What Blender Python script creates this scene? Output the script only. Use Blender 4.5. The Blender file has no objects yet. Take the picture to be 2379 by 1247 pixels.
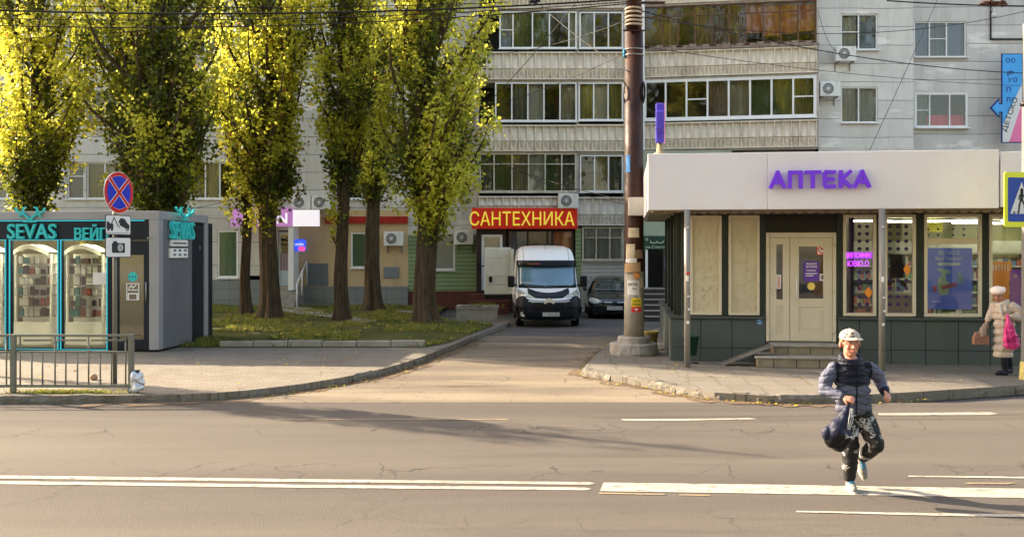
import bpy, bmesh, math, random
import numpy as np
from mathutils import Vector, Matrix, noise
scene = bpy.context.scene
COL = scene.collection
R = math.radians
PI = math.pi
rnd = random.Random(7)

# ---------------------------------------------------------------- camera, sky, sun, exposure
CX, HY, F, H = 1189.5, 585.0, 2200.0, 2.3
cam_d = bpy.data.cameras.new("camera")
cam = bpy.data.objects.new("camera", cam_d)
COL.objects.link(cam)
cam.location = (0, 0, H)
cam.rotation_euler = (R(90), 0, 0)
cam_d.sensor_width = 36.0
cam_d.lens = F / 2379 * 36
cam_d.shift_y = (HY - 623.5) / 2379
cam_d.clip_start = 0.1
cam_d.clip_end = 3000
scene.camera = cam

SUN = Vector((-0.80, 0.40, 0.46)).normalized()
world = bpy.data.worlds.new("World")
scene.world = world
world.use_nodes = True
wn = world.node_tree.nodes
sky = wn.new('ShaderNodeTexSky')
sky.sky_type = 'NISHITA'
sky.sun_disc = False
sky.sun_elevation = math.asin(SUN.z)
sky.sun_rotation = math.atan2(SUN.x, SUN.y)
sky.air_density = 1.2
sky.dust_density = 2.5
sky.ozone_density = 0.7
sky_tint = wn.new('ShaderNodeMix')     # slightly hazy, warm autumn air
sky_tint.data_type = 'RGBA'
sky_tint.blend_type = 'MULTIPLY'
sky_tint.inputs[0].default_value = 1.0
sky_tint.inputs[7].default_value = (1.10, 0.97, 0.87, 1)
world.node_tree.links.new(sky.outputs[0], sky_tint.inputs[6])
world.node_tree.links.new(sky_tint.outputs[2], wn['Background'].inputs[0])
wn['Background'].inputs[1].default_value = 0.15
ld = bpy.data.lights.new("sun", 'SUN')
ld.energy = 5.0
ld.angle = R(0.6)
ld.color = (1.0, 0.83, 0.61)
lo = bpy.data.objects.new("sun", ld)
COL.objects.link(lo)
lo.rotation_euler = SUN.to_track_quat('Z', 'Y').to_euler()
lo.location = (-20, 10, 30)
scene.view_settings.view_transform = 'Standard'
scene.view_settings.look = 'None'
scene.view_settings.exposure = 2.04
scene.view_settings.gamma = 1.0
scene.cycles.max_bounces = 8
scene.cycles.transparent_max_bounces = 12

# ---------------------------------------------------------------- picture measurements -> metres
def G(px, py, z=0.0):
    """ground point (height z) seen at photo pixel"""
    D = (H - z) * F / (py - HY)
    return ((px - CX) * D / F, D)

def W(px, py, D):
    return ((px - CX) * D / F, D, H - (py - HY) * D / F)

class Plane:
    """vertical plane: local x = along wall (to the right), local y = away from the camera, z up"""
    def __init__(s, x, y, th=0.0):
        s.x, s.y, s.th = x, y, th
        s.M = Matrix.Translation((x, y, 0)) @ Matrix.Rotation(-th, 4, 'Z')
        s.dx, s.dy = math.cos(th), -math.sin(th)
    def uz(s, px, py, d=0.0):
        kx = (px - CX) / F
        ox, oy = s.x + d * math.sin(s.th), s.y + d * math.cos(s.th)
        # ox + u dx = kx * (oy + u dy)
        u = (kx * oy - ox) / (s.dx - kx * s.dy)
        D = oy + u * s.dy
        return u, H - (py - HY) * D / F
    def u(s, px, d=0.0):
        return s.uz(px, HY, d)[0]

# ---------------------------------------------------------------- materials
MATS = {}
def nodes(name):
    m = bpy.data.materials.new(name)
    m.use_nodes = True
    return m, m.node_tree.nodes, m.node_tree.links, m.node_tree.nodes['Principled BSDF']

def mat(name, col, rough=0.6, var=0.12, scale=3.0, bump=0.0, bscale=40.0, metal=0.0, spec=0.22, emit=0.0, coat=0.0, dirt=0.0, dirtcol=(0.12, 0.09, 0.06), dscale=1.5, stretch=None, alpha=None):
    if name in MATS:
        return MATS[name]
    m, n, l, b = nodes(name)
    tc = n.new('ShaderNodeTexCoord')
    mp = n.new('ShaderNodeMapping')
    l.new(tc.outputs['Object'], mp.inputs[0])
    if stretch:
        mp.inputs['Scale'].default_value = stretch
    nz = n.new('ShaderNodeTexNoise')
    nz.inputs['Scale'].default_value = scale
    nz.inputs['Detail'].default_value = 6
    nz.inputs['Roughness'].default_value = 0.6
    l.new(mp.outputs[0], nz.inputs['Vector'])
    mr = n.new('ShaderNodeMapRange')
    mr.inputs['From Min'].default_value = 0.25
    mr.inputs['From Max'].default_value = 0.75
    mr.inputs['To Min'].default_value = 1 - var
    mr.inputs['To Max'].default_value = 1 + var
    l.new(nz.outputs['Fac'], mr.inputs['Value'])
    mx = n.new('ShaderNodeVectorMath')
    mx.operation = 'SCALE'
    mx.inputs[0].default_value = col[:3]
    l.new(mr.outputs[0], mx.inputs['Scale'])
    out = mx.outputs[0]
    if dirt:
        n2 = n.new('ShaderNodeTexNoise')
        n2.inputs['Scale'].default_value = dscale
        n2.inputs['Detail'].default_value = 8
        n2.inputs['Roughness'].default_value = 0.7
        mp2 = n.new('ShaderNodeMapping')
        mp2.inputs['Scale'].default_value = (1.0, 1.0, 0.35)
        mp2.inputs['Location'].default_value = (3.1, 7.7, 1.3)
        l.new(tc.outputs['Object'], mp2.inputs[0])
        l.new(mp2.outputs[0], n2.inputs['Vector'])
        r2 = n.new('ShaderNodeMapRange')
        r2.inputs['From Min'].default_value = 0.5
        r2.inputs['From Max'].default_value = 0.78
        r2.inputs['To Max'].default_value = dirt
        l.new(n2.outputs['Fac'], r2.inputs['Value'])
        mm = n.new('ShaderNodeMix')
        mm.data_type = 'RGBA'
        l.new(r2.outputs[0], mm.inputs[0])
        l.new(out, mm.inputs[6])
        mm.inputs[7].default_value = (*dirtcol, 1)
        out = mm.outputs[2]
    l.new(out, b.inputs['Base Color'])
    b.inputs['Roughness'].default_value = rough
    b.inputs['Metallic'].default_value = metal
    b.inputs['Specular IOR Level'].default_value = spec
    b.inputs['Coat Weight'].default_value = coat
    b.inputs['Coat Roughness'].default_value = 0.05
    if emit:
        b.inputs['Emission Color'].default_value = (*col[:3], 1)
        b.inputs['Emission Strength'].default_value = emit
    if bump:
        bn = n.new('ShaderNodeTexNoise')
        bn.inputs['Scale'].default_value = bscale
        bn.inputs['Detail'].default_value = 5
        l.new(mp.outputs[0], bn.inputs['Vector'])
        bp = n.new('ShaderNodeBump')
        bp.inputs['Strength'].default_value = bump
        bp.inputs['Distance'].default_value = 0.02
        l.new(bn.outputs['Fac'], bp.inputs['Height'])
        l.new(bp.outputs[0], b.inputs['Normal'])
    MATS[name] = m
    return m

def mnode(n, l, op, a, b=None, c=None):
    x = n.new('ShaderNodeMath')
    x.operation = op
    for i, v in enumerate((a, b, c)):
        if v is None:
            continue
        if isinstance(v, (int, float)):
            x.inputs[i].default_value = v
        else:
            l.new(v, x.inputs[i])
    return x.outputs[0]

def seam_mat(name, col, hs, ws=0, off=0.0, jw=0.012, jcol=(0.05, 0.048, 0.045), stain=0.35, staincol=(0.12, 0.1, 0.075), rough=0.85, var=0.1, axis='XZ', scale=1.5, bump=0.15, woff=0.0, patch=0.0, jstr=0.8):
    """big wall panels / tiles with real-width joints"""
    if name in MATS:
        return MATS[name]
    m, n, l, b = nodes(name)
    tc = n.new('ShaderNodeTexCoord')
    sp = n.new('ShaderNodeSeparateXYZ')
    l.new(tc.outputs['Object'], sp.inputs[0])
    X = sp.outputs[0]
    Z = sp.outputs[2] if axis == 'XZ' else sp.outputs[1]
    wob = n.new('ShaderNodeTexNoise')
    wob.inputs['Scale'].default_value = 0.8
    l.new(tc.outputs['Object'], wob.inputs['Vector'])
    wv = mnode(n, l, 'MULTIPLY', mnode(n, l, 'SUBTRACT', wob.outputs['Fac'], 0.5), 0.06)
    def line(v, period, o, w):
        t = mnode(n, l, 'MODULO', mnode(n, l, 'ADD', mnode(n, l, 'ADD', v, wv), 100 * period + o), period)
        t = mnode(n, l, 'MINIMUM', t, mnode(n, l, 'SUBTRACT', period, t))
        return mnode(n, l, 'LESS_THAN', t, w)
    j = line(Z, hs, off, jw)
    rowid = mnode(n, l, 'FLOOR', mnode(n, l, 'DIVIDE', mnode(n, l, 'ADD', mnode(n, l, 'ADD', Z, wv), 100 * hs + off), hs))
    colid = 0.0
    if ws:
        sh = mnode(n, l, 'ADD', X, mnode(n, l, 'MULTIPLY', mnode(n, l, 'MODULO', rowid, 2.0), woff * ws))
        j = mnode(n, l, 'MAXIMUM', j, line(sh, ws, 0.0, jw))
        colid = mnode(n, l, 'FLOOR', mnode(n, l, 'DIVIDE', mnode(n, l, 'ADD', sh, 100 * ws), ws))
    cb = n.new('ShaderNodeCombineXYZ')
    l.new(rowid, cb.inputs[0])
    if ws:
        l.new(colid, cb.inputs[1])
    wn_ = n.new('ShaderNodeTexWhiteNoise')
    wn_.noise_dimensions = '3D'
    l.new(cb.outputs[0], wn_.inputs['Vector'])
    nz = n.new('ShaderNodeTexNoise')
    nz.inputs['Scale'].default_value = scale
    nz.inputs['Detail'].default_value = 8
    nz.inputs['Roughness'].default_value = 0.65
    l.new(tc.outputs['Object'], nz.inputs['Vector'])
    f = mnode(n, l, 'ADD', mnode(n, l, 'MULTIPLY', mnode(n, l, 'SUBTRACT', wn_.outputs['Value'], 0.5), var * 1.2),
              mnode(n, l, 'MULTIPLY', mnode(n, l, 'SUBTRACT', nz.outputs['Fac'], 0.5), var * 3))
    f = mnode(n, l, 'ADD', f, 1.0)
    sc = n.new('ShaderNodeVectorMath')
    sc.operation = 'SCALE'
    sc.inputs[0].default_value = col
    l.new(f, sc.inputs['Scale'])
    # drip stains
    mp = n.new('ShaderNodeMapping')
    mp.inputs['Scale'].default_value = (2.2, 2.2, 0.28) if axis == 'XZ' else (0.8, 0.8, 1)
    l.new(tc.outputs['Object'], mp.inputs[0])
    n3 = n.new('ShaderNodeTexNoise')
    n3.inputs['Scale'].default_value = 1.3
    n3.inputs['Detail'].default_value = 9
    n3.inputs['Roughness'].default_value = 0.72
    l.new(mp.outputs[0], n3.inputs['Vector'])
    r3 = n.new('ShaderNodeMapRange')
    r3.inputs['From Min'].default_value = 0.48
    r3.inputs['From Max'].default_value = 0.8
    r3.inputs['To Max'].default_value = stain
    l.new(n3.outputs['Fac'], r3.inputs['Value'])
    m1 = n.new('ShaderNodeMix')
    m1.data_type = 'RGBA'
    l.new(r3.outputs[0], m1.inputs[0])
    l.new(sc.outputs[0], m1.inputs[6])
    m1.inputs[7].default_value = (*staincol, 1)
    last = m1.outputs[2]
    if patch:
        n4 = n.new('ShaderNodeTexNoise')
        n4.inputs['Scale'].default_value = 0.9
        n4.inputs['Detail'].default_value = 10
        mp4 = n.new('ShaderNodeMapping')
        mp4.inputs['Scale'].default_value = (0.6, 0.6, 2.4)
        l.new(tc.outputs['Object'], mp4.inputs[0])
        l.new(mp4.outputs[0], n4.inputs['Vector'])
        r4 = n.new('ShaderNodeMapRange')
        r4.inputs['From Min'].default_value = 0.60
        r4.inputs['From Max'].default_value = 0.64
        r4.inputs['To Max'].default_value = patch
        l.new(n4.outputs['Fac'], r4.inputs['Value'])
        m4 = n.new('ShaderNodeMix')
        m4.data_type = 'RGBA'
        l.new(r4.outputs[0], m4.inputs[0])
        l.new(last, m4.inputs[6])
        m4.inputs[7].default_value = (col[0] * 1.5, col[1] * 1.5, col[2] * 1.5, 1)
        last = m4.outputs[2]
    m2 = n.new('ShaderNodeMix')
    m2.data_type = 'RGBA'
    brk = mnode(n, l, 'MULTIPLY', j, mnode(n, l, 'MINIMUM', mnode(n, l, 'MULTIPLY', nz.outputs['Fac'], 2 * jstr), 1.0))
    l.new(brk, m2.inputs[0])
    l.new(last, m2.inputs[6])
    m2.inputs[7].default_value = (*jcol, 1)
    l.new(m2.outputs[2], b.inputs['Base Color'])
    b.inputs['Roughness'].default_value = rough
    b.inputs['Specular IOR Level'].default_value = 0.15
    bn = n.new('ShaderNodeTexNoise')
    bn.inputs['Scale'].default_value = 45
    bn.inputs['Detail'].default_value = 4
    l.new(tc.outputs['Object'], bn.inputs['Vector'])
    hh = mnode(n, l, 'SUBTRACT', mnode(n, l, 'MULTIPLY', bn.outputs['Fac'], 0.5), mnode(n, l, 'MULTIPLY', j, 1.0))
    bp = n.new('ShaderNodeBump')
    bp.inputs['Strength'].default_value = bump
    bp.inputs['Distance'].default_value = 0.02
    l.new(hh, bp.inputs['Height'])
    l.new(bp.outputs[0], b.inputs['Normal'])
    MATS[name] = m
    return m

def ground_mat(name, c1, c2, c3=None, s1=0.5, s2=60.0, rough=0.9, stretch=(1, 1, 1), speck=0.25, crack=0.0, lo=0.4, hi=0.62, bump=0.35, c3w=(0.55, 0.7)):
    if name in MATS:
        return MATS[name]
    m, n, l, b = nodes(name)
    tc = n.new('ShaderNodeTexCoord')
    mp = n.new('ShaderNodeMapping')
    mp.inputs['Scale'].default_value = stretch
    l.new(tc.outputs['Object'], mp.inputs[0])
    def noi(scale, det=8, v=None, rg=0.6):
        x = n.new('ShaderNodeTexNoise')
        x.inputs['Scale'].default_value = scale
        x.inputs['Detail'].default_value = det
        x.inputs['Roughness'].default_value = rg
        l.new(v or mp.outputs[0], x.inputs['Vector'])
        return x.outputs['Fac']
    def rng(v, a, c, t0=0.0, t1=1.0):
        x = n.new('ShaderNodeMapRange')
        for k, q in zip(('From Min', 'From Max', 'To Min', 'To Max'), (a, c, t0, t1)):
            x.inputs[k].default_value = q
        l.new(v, x.inputs['Value'])
        return x.outputs[0]
    def mix(fac, a, c):
        x = n.new('ShaderNodeMix')
        x.data_type = 'RGBA'
        l.new(fac, x.inputs[0])
        for i, q in ((6, a), (7, c)):
            if isinstance(q, tuple):
                x.inputs[i].default_value = (*q, 1)
            else:
                l.new(q, x.inputs[i])
        return x.outputs[2]
    cur = mix(rng(noi(s1), lo, hi), c1, c2)
    if c3:
        mp3 = n.new('ShaderNodeMapping')
        mp3.inputs['Location'].default_value = (13.7, 4.2, 0)
        mp3.inputs['Scale'].default_value = stretch
        l.new(tc.outputs['Object'], mp3.inputs[0])
        cur = mix(rng(noi(s1 * 1.9, 10, mp3.outputs[0], 0.7), *c3w), cur, c3)
    fine = noi(s2, 3, tc.outputs['Object'])
    k = n.new('ShaderNodeVectorMath')
    k.operation = 'SCALE'
    l.new(cur, k.inputs[0])
    l.new(rng(fine, 0.3, 0.7, 1 - speck, 1 + speck), k.inputs['Scale'])
    cur = k.outputs[0]
    if crack:
        vo = n.new('ShaderNodeTexVoronoi')
        vo.feature = 'DISTANCE_TO_EDGE'
        vo.inputs['Scale'].default_value = 0.8
        wv = n.new('ShaderNodeVectorMath')
        wv.operation = 'ADD'
        nn = n.new('ShaderNodeTexNoise')
        nn.inputs['Scale'].default_value = 1.3
        nn.inputs['Detail'].default_value = 6
        l.new(tc.outputs['Object'], nn.inputs['Vector'])
        l.new(tc.outputs['Object'], wv.inputs[0])
        l.new(nn.outputs['Color'], wv.inputs[1])
        l.new(wv.outputs[0], vo.inputs['Vector'])
        ck = mnode(n, l, 'LESS_THAN', vo.outputs['Distance'], 0.008)
        ck = mnode(n, l, 'MULTIPLY', ck, rng(noi(0.35), 0.48, 0.6, 0, crack))
        cur = mix(ck, cur, (0.03, 0.028, 0.026))
    l.new(cur, b.inputs['Base Color'])
    b.inputs['Roughness'].default_value = rough
    b.inputs['Specular IOR Level'].default_value = 0.12
    bp = n.new('ShaderNodeBump')
    bp.inputs['Strength'].default_value = bump
    bp.inputs['Distance'].default_value = 0.01
    l.new(noi(s2 * 0.7, 6, tc.outputs['Object']), bp.inputs['Height'])
    l.new(bp.outputs[0], b.inputs['Normal'])
    MATS[name] = m
    return m

def glass_mat(name, tint=(0.6, 0.66, 0.62), refl=0.12, rough=0.02):
    if name in MATS:
        return MATS[name]
    m = bpy.data.materials.new(name)
    m.use_nodes = True
    n, l = m.node_tree.nodes, m.node_tree.links
    n.clear()
    o = n.new('ShaderNodeOutputMaterial')
    tr = n.new('ShaderNodeBsdfTransparent')
    tr.inputs[0].default_value = (*tint, 1)
    gl = n.new('ShaderNodeBsdfGlossy')
    gl.inputs['Roughness'].default_value = rough
    gl.inputs['Color'].default_value = (1, 1, 1, 1)
    fr = n.new('ShaderNodeFresnel')
    fr.inputs[0].default_value = 1.5
    ad = mnode(n, l, 'ADD', fr.outputs[0], refl)
    mx = n.new('ShaderNodeMixShader')
    tc = n.new('ShaderNodeTexCoord')
    nz = n.new('ShaderNodeTexNoise')
    nz.inputs['Scale'].default_value = 1.2
    l.new(tc.outputs['Object'], nz.inputs['Vector'])
    bp = n.new('ShaderNodeBump')
    bp.inputs['Strength'].default_value = 0.06
    bp.inputs['Distance'].default_value = 0.05
    l.new(nz.outputs['Fac'], bp.inputs['Height'])
    l.new(bp.outputs[0], gl.inputs['Normal'])
    l.new(ad, mx.inputs[0])
    l.new(tr.outputs[0], mx.inputs[1])
    l.new(gl.outputs[0], mx.inputs[2])
    l.new(mx.outputs[0], o.inputs[0])
    MATS[name] = m
    return m

def curtain_mat(name, col, col2=None, freq=9.0, axis=0, rough=0.9, emit=0.0):
    """cloth with folds: one wave drives both the darker colour bands and the bump"""
    if name in MATS:
        return MATS[name]
    m, n, l, b = nodes(name)
    tc = n.new('ShaderNodeTexCoord')
    wv = n.new('ShaderNodeTexWave')
    wv.inputs['Scale'].default_value = freq
    wv.inputs['Distortion'].default_value = 2.5
    wv.inputs['Detail'].default_value = 2
    wv.inputs['Detail Scale'].default_value = 0.6
    l.new(tc.outputs['Object'], wv.inputs['Vector'])
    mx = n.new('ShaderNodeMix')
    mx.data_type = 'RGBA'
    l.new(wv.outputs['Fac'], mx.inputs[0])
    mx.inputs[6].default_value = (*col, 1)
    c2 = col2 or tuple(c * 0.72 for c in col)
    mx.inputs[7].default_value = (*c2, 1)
    l.new(mx.outputs[2], b.inputs['Base Color'])
    b.inputs['Roughness'].default_value = rough
    if emit:
        l.new(mx.outputs[2], b.inputs['Emission Color'])
        b.inputs['Emission Strength'].default_value = emit
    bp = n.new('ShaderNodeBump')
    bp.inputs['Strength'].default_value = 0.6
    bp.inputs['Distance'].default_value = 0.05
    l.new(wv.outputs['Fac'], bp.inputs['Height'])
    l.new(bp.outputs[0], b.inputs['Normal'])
    MATS[name] = m
    return m

def leaf_mat(name, col, trans, tw=0.5):
    m = bpy.data.materials.new(name)
    m.use_nodes = True
    n, l = m.node_tree.nodes, m.node_tree.links
    n.clear()
    o = n.new('ShaderNodeOutputMaterial')
    d = n.new('ShaderNodeBsdfPrincipled')
    d.inputs['Roughness'].default_value = 0.5
    d.inputs['Specular IOR Level'].default_value = 0.35
    t = n.new('ShaderNodeBsdfTranslucent')
    tc = n.new('ShaderNodeTexCoord')
    nz = n.new('ShaderNodeTexNoise')
    nz.inputs['Scale'].default_value = 5
    nz.inputs['Detail'].default_value = 4
    l.new(tc.outputs['Object'], nz.inputs['Vector'])
    r = n.new('ShaderNodeMapRange')
    r.inputs['From Min'].default_value = 0.3
    r.inputs['From Max'].default_value = 0.7
    r.inputs['To Min'].default_value = 0.7
    r.inputs['To Max'].default_value = 1.25
    l.new(nz.outputs['Fac'], r.inputs['Value'])
    for c, sh, k in ((col, d, 'Base Color'), (trans, t, 'Color')):
        s = n.new('ShaderNodeVectorMath')
        s.operation = 'SCALE'
        s.inputs[0].default_value = c
        l.new(r.outputs[0], s.inputs['Scale'])
        l.new(s.outputs[0], sh.inputs[k])
    mx = n.new('ShaderNodeMixShader')
    mx.inputs[0].default_value = tw
    l.new(d.outputs[0], mx.inputs[1])
    l.new(t.outputs[0], mx.inputs[2])
    l.new(mx.outputs[0], o.inputs[0])
    MATS[name] = m
    return m

# ---------------------------------------------------------------- mesh builder
class MB:
    def __init__(s):
        s.v, s.f, s.m, s.sm = [], [], [], []
    def add(s, vs, fs, mi=0, smooth=False):
        o = len(s.v)
        s.v += [tuple(p) for p in vs]
        for f in fs:
            s.f.append(tuple(i + o for i in f))
            s.m.append(mi)
            s.sm.append(smooth)
        return s
    def box(s, x0, x1, y0, y1, z0, z1, mi=0):
        if x0 > x1: x0, x1 = x1, x0
        if y0 > y1: y0, y1 = y1, y0
        if z0 > z1: z0, z1 = z1, z0
        v = [(x0, y0, z0), (x1, y0, z0), (x1, y1, z0), (x0, y1, z0), (x0, y0, z1), (x1, y0, z1), (x1, y1, z1), (x0, y1, z1)]
        return s.add(v, [(0, 3, 2, 1), (4, 5, 6, 7), (0, 1, 5, 4), (1, 2, 6, 5), (2, 3, 7, 6), (3, 0, 4, 7)], mi)
    def quad(s, a, b, c, d, mi=0):
        return s.add([a, b, c, d], [(0, 1, 2, 3)], mi)
    def prism(s, pts, a, b, axis='y', mi=0, smooth=False):
        """extrude polygon pts between a and b along axis. axis y: pts=(x,z); z: pts=(x,y); x: pts=(y,z)"""
        n = len(pts)
        def P(p, t):
            return {'y': (p[0], t, p[1]), 'z': (p[0], p[1], t), 'x': (t, p[0], p[1])}[axis]
        area = sum(pts[i][0] * pts[(i + 1) % n][1] - pts[(i + 1) % n][0] * pts[i][1] for i in range(n))
        if (area < 0) != (axis == 'y'):
            pts = pts[::-1]
        lo_, hi_ = min(a, b), max(a, b)
        v = [P(p, lo_) for p in pts] + [P(p, hi_) for p in pts]
        fs = [tuple(range(n - 1, -1, -1)), tuple(range(n, 2 * n))]
        fs += [(i, (i + 1) % n, n + (i + 1) % n, n + i) for i in range(n)]
        return s.add(v, fs, mi, smooth)
    def tube(s, path, r, n=8, mi=0, cap=True, smooth=True, sx=1.0):
        path = [Vector(p) for p in path]
        rs = r if isinstance(r, (list, tuple)) else [r] * len(path)
        o = []
        up = None
        for i, p in enumerate(path):
            d = (path[min(i + 1, len(path) - 1)] - path[max(i - 1, 0)])
            if d.length < 1e-9: d = Vector((0, 0, 1))
            d.normalize()
            if up is None:
                up = Vector((0, 0, 1)) if abs(d.z) < 0.9 else Vector((0, 1, 0))
            a = d.cross(up)
            if a.length < 1e-6:
                a = d.cross(Vector((1, 0, 0)))
            a.normalize()
            b = a.cross(d).normalized()
            up = b
            for k in range(n):
                t = 2 * PI * k / n
                o.append(p + a * math.cos(t) * rs[i] * sx + b * math.sin(t) * rs[i])
        fs = []
        for i in range(len(path) - 1):
            for k in range(n):
                k2 = (k + 1) % n
                fs.append((i * n + k, (i + 1) * n + k, (i + 1) * n + k2, i * n + k2))
        if cap:
            fs.append(tuple(range(n)))
            fs.append(tuple((len(path) - 1) * n + k for k in range(n - 1, -1, -1)))
        return s.add(o, fs, mi, smooth)
    def lathe(s, prof, n=24, c=(0, 0, 0), mi=0, smooth=True, axis='z'):
        v, fs = [], []
        for (r, z) in prof:
            for k in range(n):
                t = 2 * PI * k / n
                p = (r * math.cos(t), r * math.sin(t), z)
                if axis == 'y': p = (p[0], p[2], p[1])
                if axis == 'x': p = (p[2], p[0], p[1])
                v.append((p[0] + c[0], p[1] + c[1], p[2] + c[2]))
        for i in range(len(prof) - 1):
            for k in range(n):
                k2 = (k + 1) % n
                f = (i * n + k, i * n + k2, (i + 1) * n + k2, (i + 1) * n + k)
                fs.append(f[::-1] if axis == 'y' else f)
        return s.add(v, fs, mi, smooth)
    def grid(s, fn, nu, nv, mi=0, smooth=True, flip=False):
        v = [fn(i / nu, j / nv) for j in range(nv + 1) for i in range(nu + 1)]
        fs = []
        for j in range(nv):
            for i in range(nu):
                a = j * (nu + 1) + i
                f = (a, a + 1, a + nu + 2, a + nu + 1)
                fs.append(f[::-1] if flip else f)
        return s.add(v, fs, mi, smooth)
    def ball(s, c, r, n=12, mi=0, rot=None):
        rx, ry, rz = r if isinstance(r, (tuple, list)) else (r, r, r)
        v, fs = [], []
        m = n // 2
        for j in range(m + 1):
            ph = PI * j / m
            for k in range(n):
                t = 2 * PI * k / n
                p = Vector((rx * math.sin(ph) * math.cos(t), ry * math.sin(ph) * math.sin(t), rz * math.cos(ph)))
                if rot: p = rot @ p
                v.append((p.x + c[0], p.y + c[1], p.z + c[2]))
        for j in range(m):
            for k in range(n):
                k2 = (k + 1) % n
                fs.append((j * n + k, (j + 1) * n + k, (j + 1) * n + k2, j * n + k2))
        return s.add(v, fs, mi, True)
    def cap(s, p0, r0, p1, r1, n=14):
        """tapered capsule for figures"""
        s.ball(p0, r0, n); s.ball(p1, r1, n)
        return s.tube([p0, p1], [r0, r1], n)
    def merge(s, o, mi=0):
        return s.add(o.v, o.f, mi)
    def xf(s, M):
        s.v = [tuple(M @ Vector(p)) for p in s.v]
        return s
    def build(s, name, mats, parent=None, M=None, world=True, bevel=0.0, label=None, autosmooth=False):
        me = bpy.data.meshes.new(name)
        vs = s.v
        X = Matrix.Identity(4)
        if M is not None:
            X = M
        if parent is not None and world and parent.name in ROOTM:
            X = ROOTM[parent.name].inverted() @ X
        if X != Matrix.Identity(4):
            vs = [tuple(X @ Vector(p)) for p in vs]
        me.from_pydata(vs, [], s.f)
        if not isinstance(mats, (list, tuple)): mats = [mats]
        for x in mats:
            me.materials.append(x)
        me.polygons.foreach_set('material_index', s.m)
        me.polygons.foreach_set('use_smooth', s.sm)
        me.update()
        o = bpy.data.objects.new(name, me)
        COL.objects.link(o)
        if parent is not None:
            o.parent = parent
            ROOTM[o.name] = ROOTM.get(parent.name, Matrix.Identity(4))
        if bevel:
            b = o.modifiers.new('bevel', 'BEVEL')
            b.width = bevel
            b.segments = 2
            b.limit_method = 'ANGLE'
            b.angle_limit = R(40)
        if label: o['label'] = label
        return o

ROOTM = {}
def thing(name, label, cat, M=None, group=None):
    """an Empty at the thing's base; geometry authored in world space is brought into its frame"""
    o = bpy.data.objects.new(name, None)
    COL.objects.link(o)
    M = M if M is not None else Matrix.Identity(4)
    o.matrix_world = M
    o.empty_display_size = 0.2
    ROOTM[o.name] = M.copy()
    tag(o, label, cat, group)
    return o

def tag(o, label, cat, group=None):
    o['label'] = label
    o['category'] = cat
    if group: o['group'] = group
    return o

def struct(o, kind='structure'):
    o['kind'] = kind
    return o

def T(x, y, z=0.0, rz=0.0):
    return Matrix.Translation((x, y, z)) @ Matrix.Rotation(rz, 4, 'Z')

def copy_tree(root, M, label=None, group=None):
    c = root.copy()
    COL.objects.link(c)
    c.matrix_world = M
    if label: c['label'] = label
    if group: c['group'] = group
    ROOTM[c.name] = M.copy()
    def rec(a, b):
        for ch in a.children:
            d = ch.copy()
            COL.objects.link(d)
            d.parent = b
            rec(ch, d)
    rec(root, c)
    return c

def text(s, x0, x1, z0, z1, d=0.0, depth=0.02, bold=0.0, bevel=0.0, align=None):
    """text mesh fitted to rectangle (x0..x1, z0..z1) in local x/z, front at y=d, thickness depth (away)"""
    c = bpy.data.curves.new('t', 'FONT')
    c.body = s
    c.size = 1.0
    c.extrude = 0.5
    c.offset = bold
    c.resolution_u = 3
    o = bpy.data.objects.new('t', c)
    COL.objects.link(o)
    bpy.context.view_layer.update()
    me = bpy.data.meshes.new_from_object(o.evaluated_get(bpy.context.evaluated_depsgraph_get()))
    P = np.array([v.co[:] for v in me.vertices])
    mn, mxx = P.min(0), P.max(0)
    q = (P - mn) / (mxx - mn)
    mb = MB()
    vs = [(x0 + (x1 - x0) * a, d + depth * (1 - c_), z0 + (z1 - z0) * b_) for a, b_, c_ in q]
    mb.add(vs, [tuple(p.vertices) for p in me.polygons])
    bpy.data.objects.remove(o)
    bpy.data.meshes.remove(me)
    return mb

def ring(x, z, r0, r1, y0, y1, n=28, sx=1.0):
    """flat annulus facing -y"""
    mb = MB()
    v, f = [], []
    for k in range(n):
        t = 2 * PI * k / n
        for r in (r0, r1):
            for y in (y0, y1):
                v.append((x + r * sx * math.cos(t), y, z + r * math.sin(t)))
    for k in range(n):
        a, b = 4 * k, 4 * ((k + 1) % n)
        f += [(a, a + 2, b + 2, b), (a + 1, b + 1, b + 3, a + 3), (a + 2, a + 3, b + 3, b + 2), (a, b, b + 1, a + 1)]
    mb.add(v, f)
    return mb

def disc(x, z, r, y0, y1, n=28, sx=1.0):
    return MB().prism([(x + r * sx * math.cos(2 * PI * k / n), z + r * math.sin(2 * PI * k / n)) for k in range(n)], y0, y1, 'y')

def stroke(pts, w, y0, y1):
    """polyline of flat bars in x/z plane"""
    mb = MB()
    for (a, b) in zip(pts[:-1], pts[1:]):
        dx, dz = b[0] - a[0], b[1] - a[1]
        L = math.hypot(dx, dz) or 1
        nx, nz = -dz / L * w / 2, dx / L * w / 2
        ex, ez = dx / L * w / 2, dz / L * w / 2
        mb.prism([(a[0] - ex + nx, a[1] - ez + nz), (b[0] + ex + nx, b[1] + ez + nz), (b[0] + ex - nx, b[1] + ez - nz), (a[0] - ex - nx, a[1] - ez - nz)], y0, y1, 'y')
    return mb

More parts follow.
